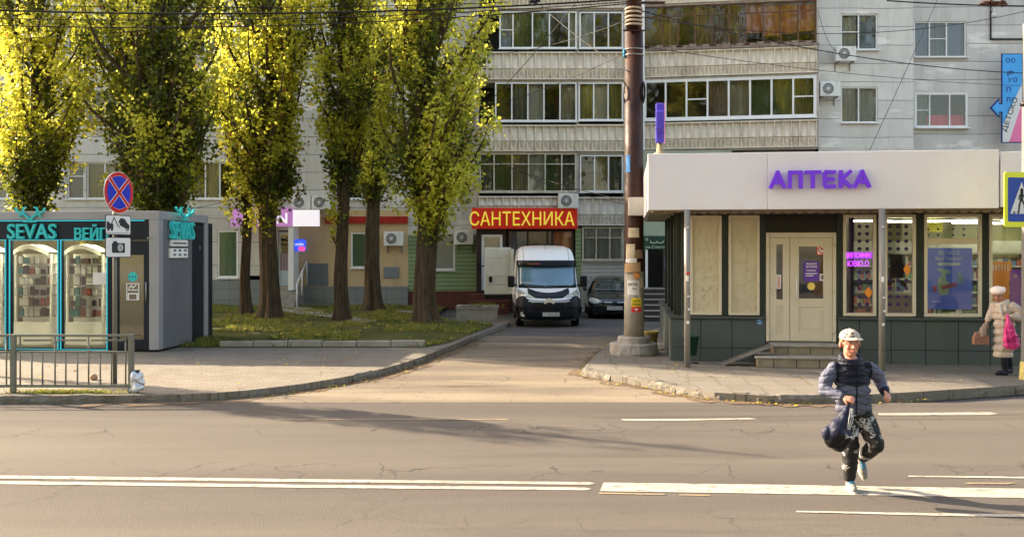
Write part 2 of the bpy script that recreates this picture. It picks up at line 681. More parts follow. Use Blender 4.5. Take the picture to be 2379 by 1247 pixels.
# common materials
WHITE = mat('white_plastic', (0.6, 0.6, 0.6), 0.35, 0.05, 2, dirt=0.25, dscale=3)
CREAM = mat('cream_plastic', (0.56, 0.49, 0.36), 0.4, 0.06, 2)
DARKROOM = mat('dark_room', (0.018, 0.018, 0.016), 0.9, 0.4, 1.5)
GLASS = glass_mat('window_glass', (0.90, 0.93, 0.90), 0.012)
STEEL = mat('galvanised_steel', (0.24, 0.245, 0.235), 0.45, 0.15, 6, metal=0.6, dirt=0.4, dscale=4)
BLACK = mat('black_plastic', (0.006, 0.006, 0.007), 0.45, 0.2, 4)
CONCRETE = mat('concrete', (0.26, 0.24, 0.20), 0.9, 0.22, 3, bump=0.4, bscale=25, dirt=0.5, dirtcol=(0.14, 0.12, 0.09))
RUBBER = mat('rubber', (0.005, 0.005, 0.005), 0.75, 0.2, 10)
CHROME = mat('chrome', (0.8, 0.8, 0.8), 0.3, 0.02, 2, metal=1.0)
PWHITE = mat('paint_white', (0.62, 0.62, 0.61), 0.5, 0.04)
# ================================================================ THE GROUND
ASPH = ground_mat('asphalt', (0.080, 0.070, 0.061), (0.108, 0.094, 0.078), (0.070, 0.062, 0.055), 0.55, 110, 0.85, (0.10, 1.1, 1), 0.6, 0.8, bump=0.9)
DRIVE = ground_mat('driveway_asphalt', (0.125, 0.102, 0.078), (0.20, 0.165, 0.118), (0.062, 0.048, 0.036), 0.8, 60, 0.9, (0.28, 1.3, 1), 0.4, 0.8, bump=0.6, c3w=(0.58, 0.72))
YARD = ground_mat('yard_asphalt', (0.085, 0.078, 0.072), (0.12, 0.11, 0.098), (0.05, 0.045, 0.04), 0.5, 40, 0.9, (0.5, 1.4, 1), 0.25, 0.4)
SOIL = ground_mat('soil', (0.085, 0.070, 0.035), (0.10, 0.12, 0.03), (0.12, 0.09, 0.05), 0.9, 30, 0.95, (1, 1, 1), 0.4, 0)
PAVE_S = seam_mat('small_pavers', (0.178, 0.158, 0.130), 0.12, 0.24, jw=0.008, jcol=(0.11, 0.09, 0.062), stain=0.8, staincol=(0.12, 0.095, 0.065), var=0.18, axis='XY', woff=0.5, bump=0.7, jstr=1.0)
PAVE_L = seam_mat('large_pavers', (0.152, 0.138, 0.116), 0.50, 0.50, jw=0.009, jcol=(0.07, 0.055, 0.03), stain=0.5, staincol=(0.17, 0.14, 0.10), var=0.12, axis='XY', woff=0.12, bump=0.5)
KERBM = mat('kerb_stone', (0.135, 0.122, 0.10), 0.9, 0.4, 6, bump=0.7, bscale=18, dirt=0.7, dirtcol=(0.09, 0.07, 0.05), dscale=3)
LINE = ground_mat('road_paint', (0.36, 0.33, 0.275), (0.27, 0.245, 0.20), (0.115, 0.10, 0.085), 2.6, 90, 0.7, (0.9, 2.5, 1), 0.3, 0, bump=0.3, c3w=(0.53, 0.62))
LINEOLD = ground_mat('old_road_paint', (0.28, 0.21, 0.12), (0.17, 0.14, 0.10), (0.11, 0.095, 0.08), 3, 60, 0.8, (1, 2, 1), 0.2, 0, c3w=(0.5, 0.6))

def sheet(name, pts, z, m, z0=None):
    mb = MB()
    if z0 is None:
        mb.add([(p[0], p[1], z) for p in pts], [tuple(range(len(pts)))])
    else:
        mb.prism(pts, z0, z, 'z')
    o = mb.build(name, m)
    return struct(o)

sheet('ground', [(-400, -200), (400, -200), (400, 400), (-400, 400)], -0.05, YARD)
sheet('road', [(-90, -14), (90, -14), (90, 14.46), (-90, 14.46)], 0.0, ASPH)
sheet('driveway', [(-7.5, 14.46), (5.5, 14.46), (5.2, 18), (4.2, 26), (-1.2, 26), (-3.5, 20)], 0.004, DRIVE, -0.04)
sheet('yard', [(-3.6, 26), (8, 26), (9, 60), (-3.6, 60)], 0.0, YARD, -0.04)

# edge lines of the old and the new asphalt
kl_px = [(-260, 938), (0, 938), (200, 937), (380, 935), (500, 930), (590, 922), (700, 908), (790, 893), (870, 876), (940, 856), (1000, 834), (1060, 809), (1110, 788), (1152, 770), (1185, 757)]
KL = [(-30.0, G(0, 938)[1])] + [G(*p) for p in kl_px]
kr_px = [(1352, 872), (1430, 888), (1520, 903), (1590, 918), (1660, 929), (1780, 937), (1880, 938), (2000, 935), (2150, 926), (2300, 916), (2450, 906)]
KR = [G(*p) for p in kr_px] + [(30.0, 16.9)]
kb_px = [(1352, 872), (1385, 836), (1420, 806), (1436, 796), (1452, 782)]
KB = [G(*p) for p in kb_px]
sheet('left_pavement', KL + [(KL[-1][0] - .3, 30), (-6, 30), (-30, 30)], 0.12, PAVE_S, -0.04)
o_ = sheet('right_pavement', [KR[0]] + KR[1:] + [(30, 30), (5.4, 30), (3.9, 26.5), (KB[-1][0], KB[-1][1])] + KB[::-1][1:-1], 0.12, PAVE_L, -0.04)

def kerb(name, pts, side, w=0.15, h=0.125, L=0.95, seed=1):
    rr = random.Random(seed)
    mb = MB()
    P = [Vector((p[0], p[1])) for p in pts]
    seg, pos = [], [0]
    for a, b in zip(P[:-1], P[1:]):
        pos.append(pos[-1] + (b - a).length)
    def at(s):
        for i in range(len(P) - 1):
            if s <= pos[i + 1] or i == len(P) - 2:
                t = (s - pos[i]) / (pos[i + 1] - pos[i])
                return P[i].lerp(P[i + 1], t), (P[i + 1] - P[i]).normalized()
    s = 0
    while s < pos[-1] - 0.2:
        e = min(s + L * rr.uniform(0.7, 1.15), pos[-1])
        if abs(at(s)[0].x) < 16:
            n = 10
            jx, jz, jw = rr.uniform(-.03, .02), rr.uniform(-.03, .015), rr.uniform(-.01, .02)
            rows = []
            for k in range(n + 1):
                p, d = at(s + 0.012 + (e - s - 0.024) * k / n)
                nrm = Vector((-d.y, d.x)) * side
                c = 0.04 if k in (0, n) else rr.uniform(0, 0.035)
                o0 = p - nrm * (0.02 + jx + rr.uniform(-.018, .012))
                o1 = p + nrm * (w + jw)
                hh = h + jz + rr.uniform(-.018, .008) - (0.02 if k in (0, n) else 0)
                rows.append([(o0.x, o0.y, -0.03), (o0.x, o0.y, hh - 0.04 - c), (o0.x + nrm.x * .035, o0.y + nrm.y * .035, hh), (o1.x, o1.y, hh), (o1.x, o1.y, -0.03)])
            v = [q for r_ in rows for q in r_]
            f = []
            for k in range(n):
                for j in range(4):
                    a = k * 5 + j
                    f.append((a, a + 5, a + 6, a + 1) if side > 0 else (a, a + 1, a + 6, a + 5))
            f.append((0, 1, 2, 3, 4) if side > 0 else (4, 3, 2, 1, 0))
            q = n * 5
            f.append((q + 4, q + 3, q + 2, q + 1, q) if side > 0 else (q, q + 1, q + 2, q + 3, q + 4))
            mb.add(v, f)
        s = e
    return struct(mb.build(name, KERBM))
kerb('left_kerb', KL, 1, seed=3)
kerb('right_kerb', KR, 1, seed=5)
kerb('corner_kerb', KB, -1, w=0.13, L=1.4, seed=8)

# painted markings (sheets 4 mm over the road)
def marking(name, pts, m=None, z=0.005):
    return sheet(name, [G(*p) for p in pts], z, m or LINE)
marking('lane_marking', [(-300, 1101), (0, 1104.5), (700, 1113), (1370, 1120), (1382, 1123), (1370, 1126), (700, 1119.5), (0, 1111.5), (-300, 1108)][::-1])
marking('lane_marking', [(-300, 1114), (0, 1117.5), (700, 1126), (1360, 1132.5), (1374, 1136), (1360, 1139), (700, 1133), (0, 1124.5), (-300, 1121)][::-1])
marking('crossing_marking', [(1402, 1121), (1800, 1126), (2100, 1131), (2500, 1137), (2500, 1159), (2100, 1152), (1800, 1147), (1394, 1141)][::-1])
marking('edge_marking', [(1850, 1187), (2200, 1193), (2500, 1197), (2500, 1203), (2200, 1199), (1850, 1190)][::-1], z=0.006)
marking('edge_marking', [(2110, 1105), (2500, 1109), (2500, 1113), (2110, 1108)][::-1], z=0.006)
marking('old_marking', [(1392, 1144), (1545, 1147), (1545, 1150), (1390, 1147)][::-1], LINEOLD)
marking('old_marking', [(1578, 1148), (1650, 1149.5), (1650, 1152), (1578, 1151)][::-1], LINEOLD)
marking('old_marking', [(2250, 1121), (2360, 1122), (2340, 1126), (2240, 1125)][::-1], LINEOLD, 0.007)
marking('edge_marking', [(1442, 973.5), (1600, 973), (1740, 971), (1760, 973.5), (1600, 977), (1450, 977.5)][::-1])
marking('edge_marking', [(2040, 960), (2300, 957.5), (2318, 961), (2300, 964), (2040, 965)][::-1])
marking('edge_marking', [(640, 974), (1180, 973), (1180, 975), (640, 976)][::-1], LINEOLD)
# patch of newer asphalt along the near lane and tyre-darkened bands
PATCH = ground_mat('asphalt_patch', (0.135, 0.118, 0.102), (0.155, 0.137, 0.115), None, 0.4, 80, 0.85, (0.3, 1.5, 1), 0.22, 0, bump=0.4)
SAND = ground_mat('sand_drift', (0.14, 0.10, 0.065), (0.10, 0.075, 0.05), (0.06, 0.045, 0.035), 2.0, 60, 0.95, (0.7, 2, 1), 0.3, 0)
def strip(name, pts, m, z):
    """ragged-edged thin sheet"""
    rr = random.Random(len(pts))
    up = [(x, y + rr.uniform(-1.2, 1.2)) for x, y in pts]
    return marking(name, up, m, z)
# sand and dirt collected in the gutters
def gutter(name, line, w, side, z=0.004, seed=2, cuts=(0, 1)):
    rr = random.Random(seed)
    P = [Vector(p) for p in line]
    A, B = [], []
    for i in range(len(P) - 1):
        for k in range(6):
            p = P[i].lerp(P[i + 1], k / 6)
            d = (P[i + 1] - P[i]).normalized()
            nn = Vector((-d.y, d.x)) * side
            A.append((p.x, p.y))
            q = p + nn * w * rr.uniform(0.35, 1.3)
            B.append((q.x, q.y))
    mb = MB()
    n = len(A)
    mb.add([(x, y, z) for x, y in A] + [(x, y, z) for x, y in B], [(i, i + 1, n + i + 1, n + i) if side > 0 else (i, n + i, n + i + 1, i + 1) for i in range(n - 1)])
    return struct(mb.build(name, SAND), 'stuff')
gutter('gutter_dirt', KL[3:14], 0.32, -1, 0.009)
gutter('gutter_dirt', KR[:8], 0.30, -1, 0.009, 4)
gutter('gutter_dirt', [KB[0], KB[1], KB[2]], 0.25, 1, 0.009, 6)

# ---------------------------------------------------------------- lawn between kiosk, trees and building
GRASS_M = ground_mat('lawn_soil', (0.055, 0.060, 0.015), (0.085, 0.080, 0.022), (0.075, 0.052, 0.026), 1.1, 25, 0.95, (1, 1, 1), 0.4, 0)
def lawn_right(y):
    # x of the lawn's right edge
    pts = [(21.6, G(1010, 800)[0] - .1), (G(1060, 809)[1], G(1060, 809)[0] - .2), (G(1110, 788)[1], G(1110, 788)[0] - .2), (G(1152, 770)[1], G(1152, 770)[0] - .18), (28.2, -0.5), (30, -2.0), (33, -2.6), (60, -2.6)]
    pts.sort()
    for (a, b), (c, d) in zip(pts[:-1], pts[1:]):
        if y <= c:
            t = max(0, (y - a) / (c - a))
            return b + (d - b) * t
    return -2.6
def lawn_z(x, y):
    e = min(1, max(0, (lawn_right(y) - x) / 1.2)) * min(1, max(0, (y - 21.6) / 1.5))
    z = 0.13 + 0.10 * e * (1 - 0.5 * min(1, max(0, (y - 27) / 8)))
    z += 0.05 * e * noise.noise(Vector((x * .5, y * .5, 0)))
    return z
def lf(u, v):
    y = 21.6 + v * 16.2
    xr = lawn_right(y)
    x = -30 + (xr + 30) * (u ** 0.7)
    return (x, y, lawn_z(x, y))
struct(MB().grid(lf, 90, 50).build('lawn', GRASS_M))
# grey footpath from the shop steps
fp = MB()
fpp = [(640, 716), (712, 716), (800, 735), (880, 752), (845, 757), (760, 742), (690, 735), (640, 722)]
fv = []
for p in fpp:
    x, y = G(*p, 0.16)
    fv.append((x, y, lawn_z(x, y) + 0.035))
cx_ = sum(a[0] for a in fv) / len(fv); cy_ = sum(a[1] for a in fv) / len(fv)
fp.add(fv, [tuple(range(len(fv)))[::-1]])
struct(fp.build('footpath', CONCRETE))
# low concrete edging in front of the lawn
for nm, px0, px1, py, hh in (('lawn_edging', 508, 988, 806, 0.13), ('lawn_edging', 508, 700, 783, 0.09)):
    x0, y0 = G(px0, py, .12)
    x1, y1 = G(px1, py, .12)
    mb = MB()
    n = 6
    for k in range(n):
        a, b = x0 + (x1 - x0) * k / n, x0 + (x1 - x0) * (k + 1) / n
        mb.box(a + .01, b - .01, y0, y0 + .16 + .01 * (k % 2), .05, .12 + hh + .01 * ((k * 7) % 3))
    struct(mb.build(nm, CONCRETE, bevel=0.015))
# retaining blocks beside the van
def block(name, label, px0, px1, pyb, hh, D, rz=0.0, grp=None):
    x0, x1 = (px0 - CX) * D / F, (px1 - CX) * D / F
    cx, w = (x0 + x1) / 2, abs(x1 - x0) / 2
    rr = random.Random(int(px0))
    mb = MB()
    def fn(u, v):
        return (-w + 2 * w * u + .02 * rr.random(), -.22 + .44 * v, hh + rr.uniform(-.02, .02))
    mb.grid(fn, 12, 3, smooth=False)
    mb.box(-w + .02, w - .02, -.2, .2, -.1, hh - .05)
    mb.box(-w, w, -.23, .23, hh - .1, hh - .025)
    o = mb.build(name, CONCRETE)
    o.matrix_world = T(cx, D, H - (pyb - HY) * D / F, rz)
    tag(o, label, 'concrete block', grp)
block('concrete_slab', 'long low mossy concrete block lying beside the white van', 1060, 1158, 740, 0.42, 30.2, R(-3))
block('concrete_slab', 'short concrete slab behind the rightmost tree trunk', 925, 985, 735, 0.18, 32, R(4))

def scatter(name, n, fn, size, mats, up=0.0, seed=3, blade=False):
    rg = np.random.default_rng(seed)
    P = fn(rg, n)
    n = len(P)
    a = rg.uniform(0, 2 * PI, n)
    s = size * rg.uniform(0.5, 1.3, n)
    if blade:
        dx, dy = np.cos(a) * s * .12, np.sin(a) * s * .12
        tx, ty = rg.normal(0, .35, n) * s, rg.normal(0, .35, n) * s
        V = np.stack([P + np.stack([-dx, -dy, 0 * dx], 1), P + np.stack([dx, dy, 0 * dx], 1), P + np.stack([tx, ty, s], 1)], 1).reshape(-1, 3)
        k = 3
    else:
        u = np.stack([np.cos(a), np.sin(a), rg.uniform(-.35, .35, n)], 1) * (s / 2)[:, None]
        v = np.stack([-np.sin(a), np.cos(a), rg.uniform(-.35, .35, n)], 1) * (s * .4)[:, None]
        V = np.stack([P - u, P + v * .9, P + u, P - v * .9], 1).reshape(-1, 3)
        k = 4
    me = bpy.data.meshes.new(name)
    me.vertices.add(len(V)); me.vertices.foreach_set('co', V.ravel())
    me.loops.add(len(V)); me.loops.foreach_set('vertex_index', np.arange(len(V), dtype=np.int32))
    me.polygons.add(n)
    me.polygons.foreach_set('loop_start', np.arange(0, k * n, k, dtype=np.int32))
    me.polygons.foreach_set('loop_total', np.full(n, k, dtype=np.int32))
    for m in mats: me.materials.append(m)
    me.polygons.foreach_set('material_index', rg.integers(0, len(mats), n).astype(np.int32))
    me.update(); me.validate()
    o = bpy.data.objects.new(name, me)
    COL.objects.link(o)
    o['kind'] = 'stuff'
    return o
GB1 = leaf_mat('grass_blade_green', (0.10, 0.14, 0.02), (0.22, 0.26, 0.03), 0.35)
GB2 = leaf_mat('grass_blade_dry', (0.20, 0.18, 0.05), (0.35, 0.30, 0.05), 0.35)
FL1 = leaf_mat('fallen_leaf_yellow', (0.50, 0.38, 0.04), (0.4, 0.3, 0.03), 0.25)
FL2 = leaf_mat('fallen_leaf_brown', (0.20, 0.11, 0.04), (0.2, 0.12, 0.03), 0.2)
def on_lawn(rg, n):
    y = 21.7 + rg.random(n) ** 1.3 * 15.5
    xr = np.array([lawn_right(q) for q in y])
    x = xr - .05 - rg.random(n) * (xr + 14)
    keep = np.array([noise.noise(Vector((a * .45, b * .45, 3))) + .75 * noise.noise(Vector((a * 1.6, b * 1.6, 9))) > -.02 for a, b in zip(x, y)])
    x, y = x[keep], y[keep]
    return np.stack([x, y, np.array([lawn_z(a, b) for a, b in zip(x, y)])], 1)
scatter('grass', 80000, on_lawn, 0.10, [GB1, GB1, GB2], blade=True)
def on_lawn2(rg, n):
    P = on_lawn(rg, n)
    P[:, 2] += 0.03
    return P
scatter('fallen_leaves', 13000, on_lawn2, 0.085, [FL1, FL1, FL2], seed=5)
def kerb_leaves(rg, n):
    out = []
    for (ln, sgn, m, sp) in ((KL[6:], 1, .5, .18), (KR[:9], 1, .25, .10), (KB, -1, .25, .15)):
        P = np.array(ln)
        i = rg.integers(0, len(P) - 1, int(n * m))
        t = rg.random(len(i))[:, None]
        q = P[i] * (1 - t) + P[i + 1] * t
        d = P[i + 1] - P[i]
        d /= np.linalg.norm(d, axis=1)[:, None]
        nn = np.stack([-d[:, 1], d[:, 0]], 1) * -sgn
        q = q + nn * np.abs(rg.normal(0, sp, len(i)))[:, None] + nn * .03
        out.append(np.concatenate([q, np.full((len(q), 1), .02)], 1))
    return np.concatenate(out)
scatter('fallen_leaves', 900, kerb_leaves, 0.055, [FL1, FL2, FL2], seed=6)
def pave_leaves(rg, n):
    x = rg.uniform(-9, 8, n); y = rg.uniform(15, 21.5, n)
    keep = (x < -3.2) | (x > 2.6)
    return np.stack([x[keep], y[keep], np.full(keep.sum(), .132)], 1)
scatter('fallen_leaves', 420, pave_leaves, 0.06, [FL1, FL2, FL2], seed=8)
def moss(rg, n):
    x0, y0 = G(150, 912, .12)
    x = x0 + rg.normal(0, .45, n); y = y0 + rg.normal(0, .09, n)
    return np.stack([x, np.clip(y, 14.55, 20), np.full(n, .12)], 1)
scatter('grass', 1600, moss, 0.05, [GB1, GB2], seed=9, blade=True)
def tuft(rg, n):
    x0, y0, z0 = W(1128, 711, 30.6)
    x = x0 + rg.normal(0, .22, n); y = y0 + rg.normal(0, .12, n)
    return np.stack([x, y, np.full(n, z0 - .06)], 1)
scatter('grass', 400, tuft, 0.16, [GB1], seed=10, blade=True)
# ================================================================ THE APARTMENT BUILDING
WALLG = seam_mat('grey_panel_wall', (0.53, 0.515, 0.475), 0.70, 0, off=0.15, jw=0.013, stain=0.35, patch=0.5, jcol=(0.10, 0.095, 0.09))
WALLF = seam_mat('pale_panel_wall', (0.60, 0.585, 0.535), 0.70, 0, off=0.35, jw=0.013, stain=0.3, patch=0.45, jcol=(0.12, 0.11, 0.10))
WALLY = seam_mat('cream_panel_wall', (0.52, 0.49, 0.42), 0.93, 1.6, off=0.1, jw=0.012, stain=0.3, jcol=(0.14, 0.13, 0.12))
PARAPET = mat('relief_panel', (0.66, 0.59, 0.47), 0.9, 0.12, 2.5, bump=0.4, bscale=30, dirt=0.6, dirtcol=(0.28, 0.22, 0.15), dscale=1.3)
PARAPETW = mat('pale_relief_panel', (0.66, 0.63, 0.56), 0.9, 0.10, 2.5, bump=0.3, bscale=30, dirt=0.5, dirtcol=(0.25, 0.21, 0.15), dscale=1.6)
PVC = mat('white_window_frame', (0.72, 0.72, 0.70), 0.4, 0.05, 2, dirt=0.2, dirtcol=(0.4, 0.38, 0.34), dscale=4)
OLDFR = mat('old_painted_frame', (0.50, 0.46, 0.38), 0.7, 0.25, 6, dirt=0.6, dirtcol=(0.16, 0.10, 0.06), dscale=5)
SLABM = mat('slab_edge', (0.42, 0.39, 0.34), 0.9, 0.2, 5, dirt=0.6, dirtcol=(0.16, 0.12, 0.09), dscale=3)
RAW = mat('weathered_ledge', (0.22, 0.17, 0.13), 0.9, 0.4, 7, dirt=0.6, dirtcol=(0.5, 0.47, 0.42), dscale=6)
SIDG = seam_mat('green_siding', (0.24, 0.32, 0.165), 0.16, 0, jw=0.012, jcol=(0.07, 0.10, 0.05), stain=0.15, var=0.05, rough=0.5, bump=0.8, jstr=1)
SIDW = seam_mat('white_siding', (0.50, 0.50, 0.47), 0.15, 0, jw=0.012, jcol=(0.2, 0.2, 0.19), stain=0.25, var=0.05, rough=0.6, bump=0.8)
BEIGE = mat('beige_render', (0.50, 0.37, 0.21), 0.9, 0.08, 1.5, bump=0.3, bscale=60, dirt=0.35, dirtcol=(0.24, 0.19, 0.13), dscale=1.4)
TILEG = seam_mat('grey_tile_base', (0.20, 0.21, 0.20), 0.42, 0.62, jw=0.008, jcol=(0.09, 0.09, 0.085), stain=0.4, woff=0, var=0.08)
REDB = mat('red_brown_steel', (0.11, 0.035, 0.028), 0.6, 0.2, 5, dirt=0.3)
STEPC = mat('stair_concrete', (0.27, 0.25, 0.22), 0.9, 0.25, 5, bump=0.4, bscale=30, dirt=0.5)

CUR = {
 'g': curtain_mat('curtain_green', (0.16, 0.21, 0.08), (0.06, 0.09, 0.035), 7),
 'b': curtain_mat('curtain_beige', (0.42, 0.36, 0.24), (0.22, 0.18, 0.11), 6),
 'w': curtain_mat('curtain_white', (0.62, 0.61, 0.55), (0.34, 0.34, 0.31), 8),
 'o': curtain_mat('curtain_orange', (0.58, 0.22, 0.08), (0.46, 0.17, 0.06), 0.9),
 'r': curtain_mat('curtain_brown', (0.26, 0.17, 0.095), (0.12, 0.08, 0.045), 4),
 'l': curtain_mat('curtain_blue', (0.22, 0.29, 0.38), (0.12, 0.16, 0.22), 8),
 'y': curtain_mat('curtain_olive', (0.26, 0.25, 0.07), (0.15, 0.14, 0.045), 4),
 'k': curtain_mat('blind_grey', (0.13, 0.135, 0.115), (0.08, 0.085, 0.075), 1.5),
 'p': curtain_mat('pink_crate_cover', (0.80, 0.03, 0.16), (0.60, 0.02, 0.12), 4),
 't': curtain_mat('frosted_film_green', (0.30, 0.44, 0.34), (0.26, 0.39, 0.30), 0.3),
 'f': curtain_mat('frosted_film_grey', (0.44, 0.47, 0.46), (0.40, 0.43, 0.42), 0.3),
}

BM = T(0, 37.5, 0)
bld = thing('apartment_building', 'grey panel apartment block with glazed balconies standing behind the trees and the shops', 'building', BM)
PA = Plane(0, 37.5)
PB = Plane(0, 36.3)
PE = Plane(0, 36.0)
PF = Plane(0, 36.6)
PC = Plane((1495 - CX) * 36.6 / F, 36.6, R(9.7))

def wall_holes(x0, x1, z0, z1, holes, depth=0.16, back=None):
    mb = MB()
    xs = sorted({x0, x1, *[h[0] for h in holes], *[h[1] for h in holes]})
    zs = sorted({z0, z1, *[h[2] for h in holes], *[h[3] for h in holes]})
    xs = [x for x in xs if x0 <= x <= x1]; zs = [z for z in zs if z0 <= z <= z1]
    for a, b in zip(xs[:-1], xs[1:]):
        for c, d in zip(zs[:-1], zs[1:]):
            mx_, mz = (a + b) / 2, (c + d) / 2
            if any(h[0] < mx_ < h[1] and h[2] < mz < h[3] for h in holes): continue
            mb.quad((a, 0, c), (b, 0, c), (b, 0, d), (a, 0, d))
    for (a, b, c, d) in holes:
        mb.quad((a, 0, c), (a, 0, d), (a, depth, d), (a, depth, c))
        mb.quad((b, 0, c), (b, depth, c), (b, depth, d), (b, 0, d))
        mb.quad((a, 0, d), (b, 0, d), (b, depth, d), (a, depth, d))
        mb.quad((a, 0, c), (a, depth, c), (b, depth, c), (b, 0, c))
    return mb

def glazing(pl, par, x0, x1, z0, z1, cols, fills, d=0.1, fr=None, fw=0.055, mw=0.05, transom=None, tcols=None, sill=0.12, name='window', curt_d=0.12, tfill=None, blinds=False, curtain_h=None):
    """window: frame (own mesh) > pane, curtain. cols = relative widths, fills = curtain key per column"""
    fr = fr or PVC
    mb = MB()
    M = pl.M
    mb.box(x0, x1, d - .03, d + .05, z0, z0 + fw)
    mb.box(x0, x1, d - .03, d + .05, z1 - fw, z1)
    mb.box(x0, x0 + fw, d - .03, d + .05, z0 + fw, z1 - fw)
    mb.box(x1 - fw, x1, d - .03, d + .05, z0 + fw, z1 - fw)
    tot = sum(cols)
    xs = [x0 + fw / 2]
    for c in cols:
        xs.append(xs[-1] + (x1 - x0 - fw) * c / tot)
    for x in xs[1:-1]:
        mb.box(x - mw / 2, x + mw / 2, d - .027, d + .047, z0 + fw, z1 - fw)
    if transom:
        for i in (tcols if tcols is not None else range(len(cols))):
            zt = z0 + (z1 - z0) * transom
            mb.box(xs[i] + mw / 2, xs[i + 1] - mw / 2, d - .022, d + .04, zt - mw * .35, zt + mw * .35)
    if sill:
        mb.box(x0 - .03, x1 + .03, d - .03 - sill, d - .032, z0 - .05, z0 - .01)
    w = mb.build(name, fr, par, M, bevel=0.006)
    g = MB()
    for i in range(len(cols)):
        g.quad((xs[i] + mw / 2, d + .01, z0 + fw), (xs[i + 1] - mw / 2, d + .01, z0 + fw), (xs[i + 1] - mw / 2, d + .01, z1 - fw), (xs[i] + mw / 2, d + .01, z1 - fw))
    g.build('pane', GLASS, w, M)
    keys = sorted({f for f in fills if f not in ('.', ' ')})
    if keys:
        cm = MB()
        rr = random.Random(int(abs(x0) * 97 + z0 * 13))
        for i, f in enumerate(fills):
            if f in ('.', ' '): continue
            a, b = xs[i] + .01, xs[i + 1] - .01
            flat = f in 'ktfo'
            amp = 0 if flat else .025
            ph = rr.random() * 6
            k = rr.uniform(26, 40)
            top = z1 - .06
            bot = z0 + .03 if f != 'p' else z0 + .03
            if f == 'p': top = z0 + (z1 - z0) * .38
            if f == 'o': bot = z0 + (z1 - z0) * rr.choice((.22, .25, .3))
            lean = rr.uniform(-.1, .1) if not flat else 0
            cm.grid(lambda u, v: (a + (b - a) * u, d + curt_d + amp * math.sin(ph + k * (a + (b - a) * u) + lean * v * 8), bot + (top - bot) * v), 1 if flat else 14, 1, mi=keys.index(f))
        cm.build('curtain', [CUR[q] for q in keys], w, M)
    return w

# ---- main wall of the left half, with windows
zf = lambda py, pl=PA: pl.uz(0, py)[1]
winsA = []
def wu(pl, a, b, c, d):
    u0, zb = pl.uz(a, d); u1, zt = pl.uz(b, c)
    return (u0, u1, zb, zt)
rowsA = [(45, 131), (211, 297), (377, 462)]
colsA = [(-150, -60, 'w.'), (-35, 62, 'wb'), (155, 195, 'l'), (200, 325, 'yb.'), (440, 545, '.w.'), (600, 682, 'b.'), (800, 880, '.w')]
hol, wl = [], []
for (pt, pb) in rowsA:
    for (a, b, f) in colsA:
        h_ = wu(PA, a, b, pt, pb)
        hol.append(h_); wl.append((h_, f))
TOPZ = 14.2
XL, XR = PA.u(-560), PA.u(1112)
zs_ = zf(450)
gl_l = []   # ground floor openings of the left half
shop1 = wu(PA, 505, 553, 535, 645)
shop2 = wu(PA, 815, 852, 540, 622)
shop3 = wu(PA, 1000, 1057, 540, 627)
shopd = wu(PA, 645, 682, 535, 667)
wall_holes(XL, XR, zf(488), TOPZ, hol).build('wall', WALLG, bld, PA.M)
for (h_, f) in wl:
    glazing(PA, bld, *h_, [1] * len(f), f, d=.1, transom=.62 if len(f) == 1 else None, sill=.16)
# ground floor of the left half: tiled base, green film window wall, beige shop, green siding
zb0 = -0.05
def gpart(px0, px1, py0, py1, m, name, holes=(), d=0.0, pl=PA):
    x0, x1 = pl.u(px0), pl.u(px1)
    z1, z0 = zf(py0, pl), zf(py1, pl)
    mb = wall_holes(x0, x1, z0, z1, holes)
    mb.xf(Matrix.Translation((0, d, 0)))
    return mb.build(name, m, bld, pl.M)
gpart(-560, 560, 488, 650, WALLY, 'wall', [shop1])
gpart(560, 694, 488, 640, WALLY, 'wall', [shopd])
gpart(694, 948, 488, 665, BEIGE, 'wall', [shop2])
gpart(948, 1112, 488, 545, WALLG, 'wall', [(shop3[0], shop3[1], shop3[2], shop3[3])])
sid = wall_holes(PA.u(948), PA.u(1112), zf(676), zf(545), [shop3]).build('siding', SIDG, bld, PA.M)
bt = MB()
bt.box(PA.u(-560), PA.u(640), -.05, 0.2, zb0, zf(650))
bt.box(PA.u(694), PA.u(948), -.05, 0.2, zb0, zf(665))
bt.build('plinth', TILEG, bld, PA.M)
MB().box(PA.u(948), PA.u(1112), .02, 0.2, zb0, zf(676)).build('plinth', REDB, bld, PA.M)
glazing(PA, bld, *shop1, [1], 't', d=.05, fw=.07, curt_d=.04, name='window')
glazing(PA, bld, *shop2, [1], 't', d=.05, fw=.06, curt_d=.04, name='window')
glazing(PA, bld, *shop3, [1], 'f', d=.05, fw=.06, curt_d=.04, name='window')
# inside behind every opening
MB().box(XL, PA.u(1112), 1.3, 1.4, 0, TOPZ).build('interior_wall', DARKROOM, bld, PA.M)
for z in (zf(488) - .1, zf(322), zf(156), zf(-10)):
    MB().box(XL, XR, .2, 1.3, z - .1, z + .1).build('floor_slab', DARKROOM, bld, PA.M)

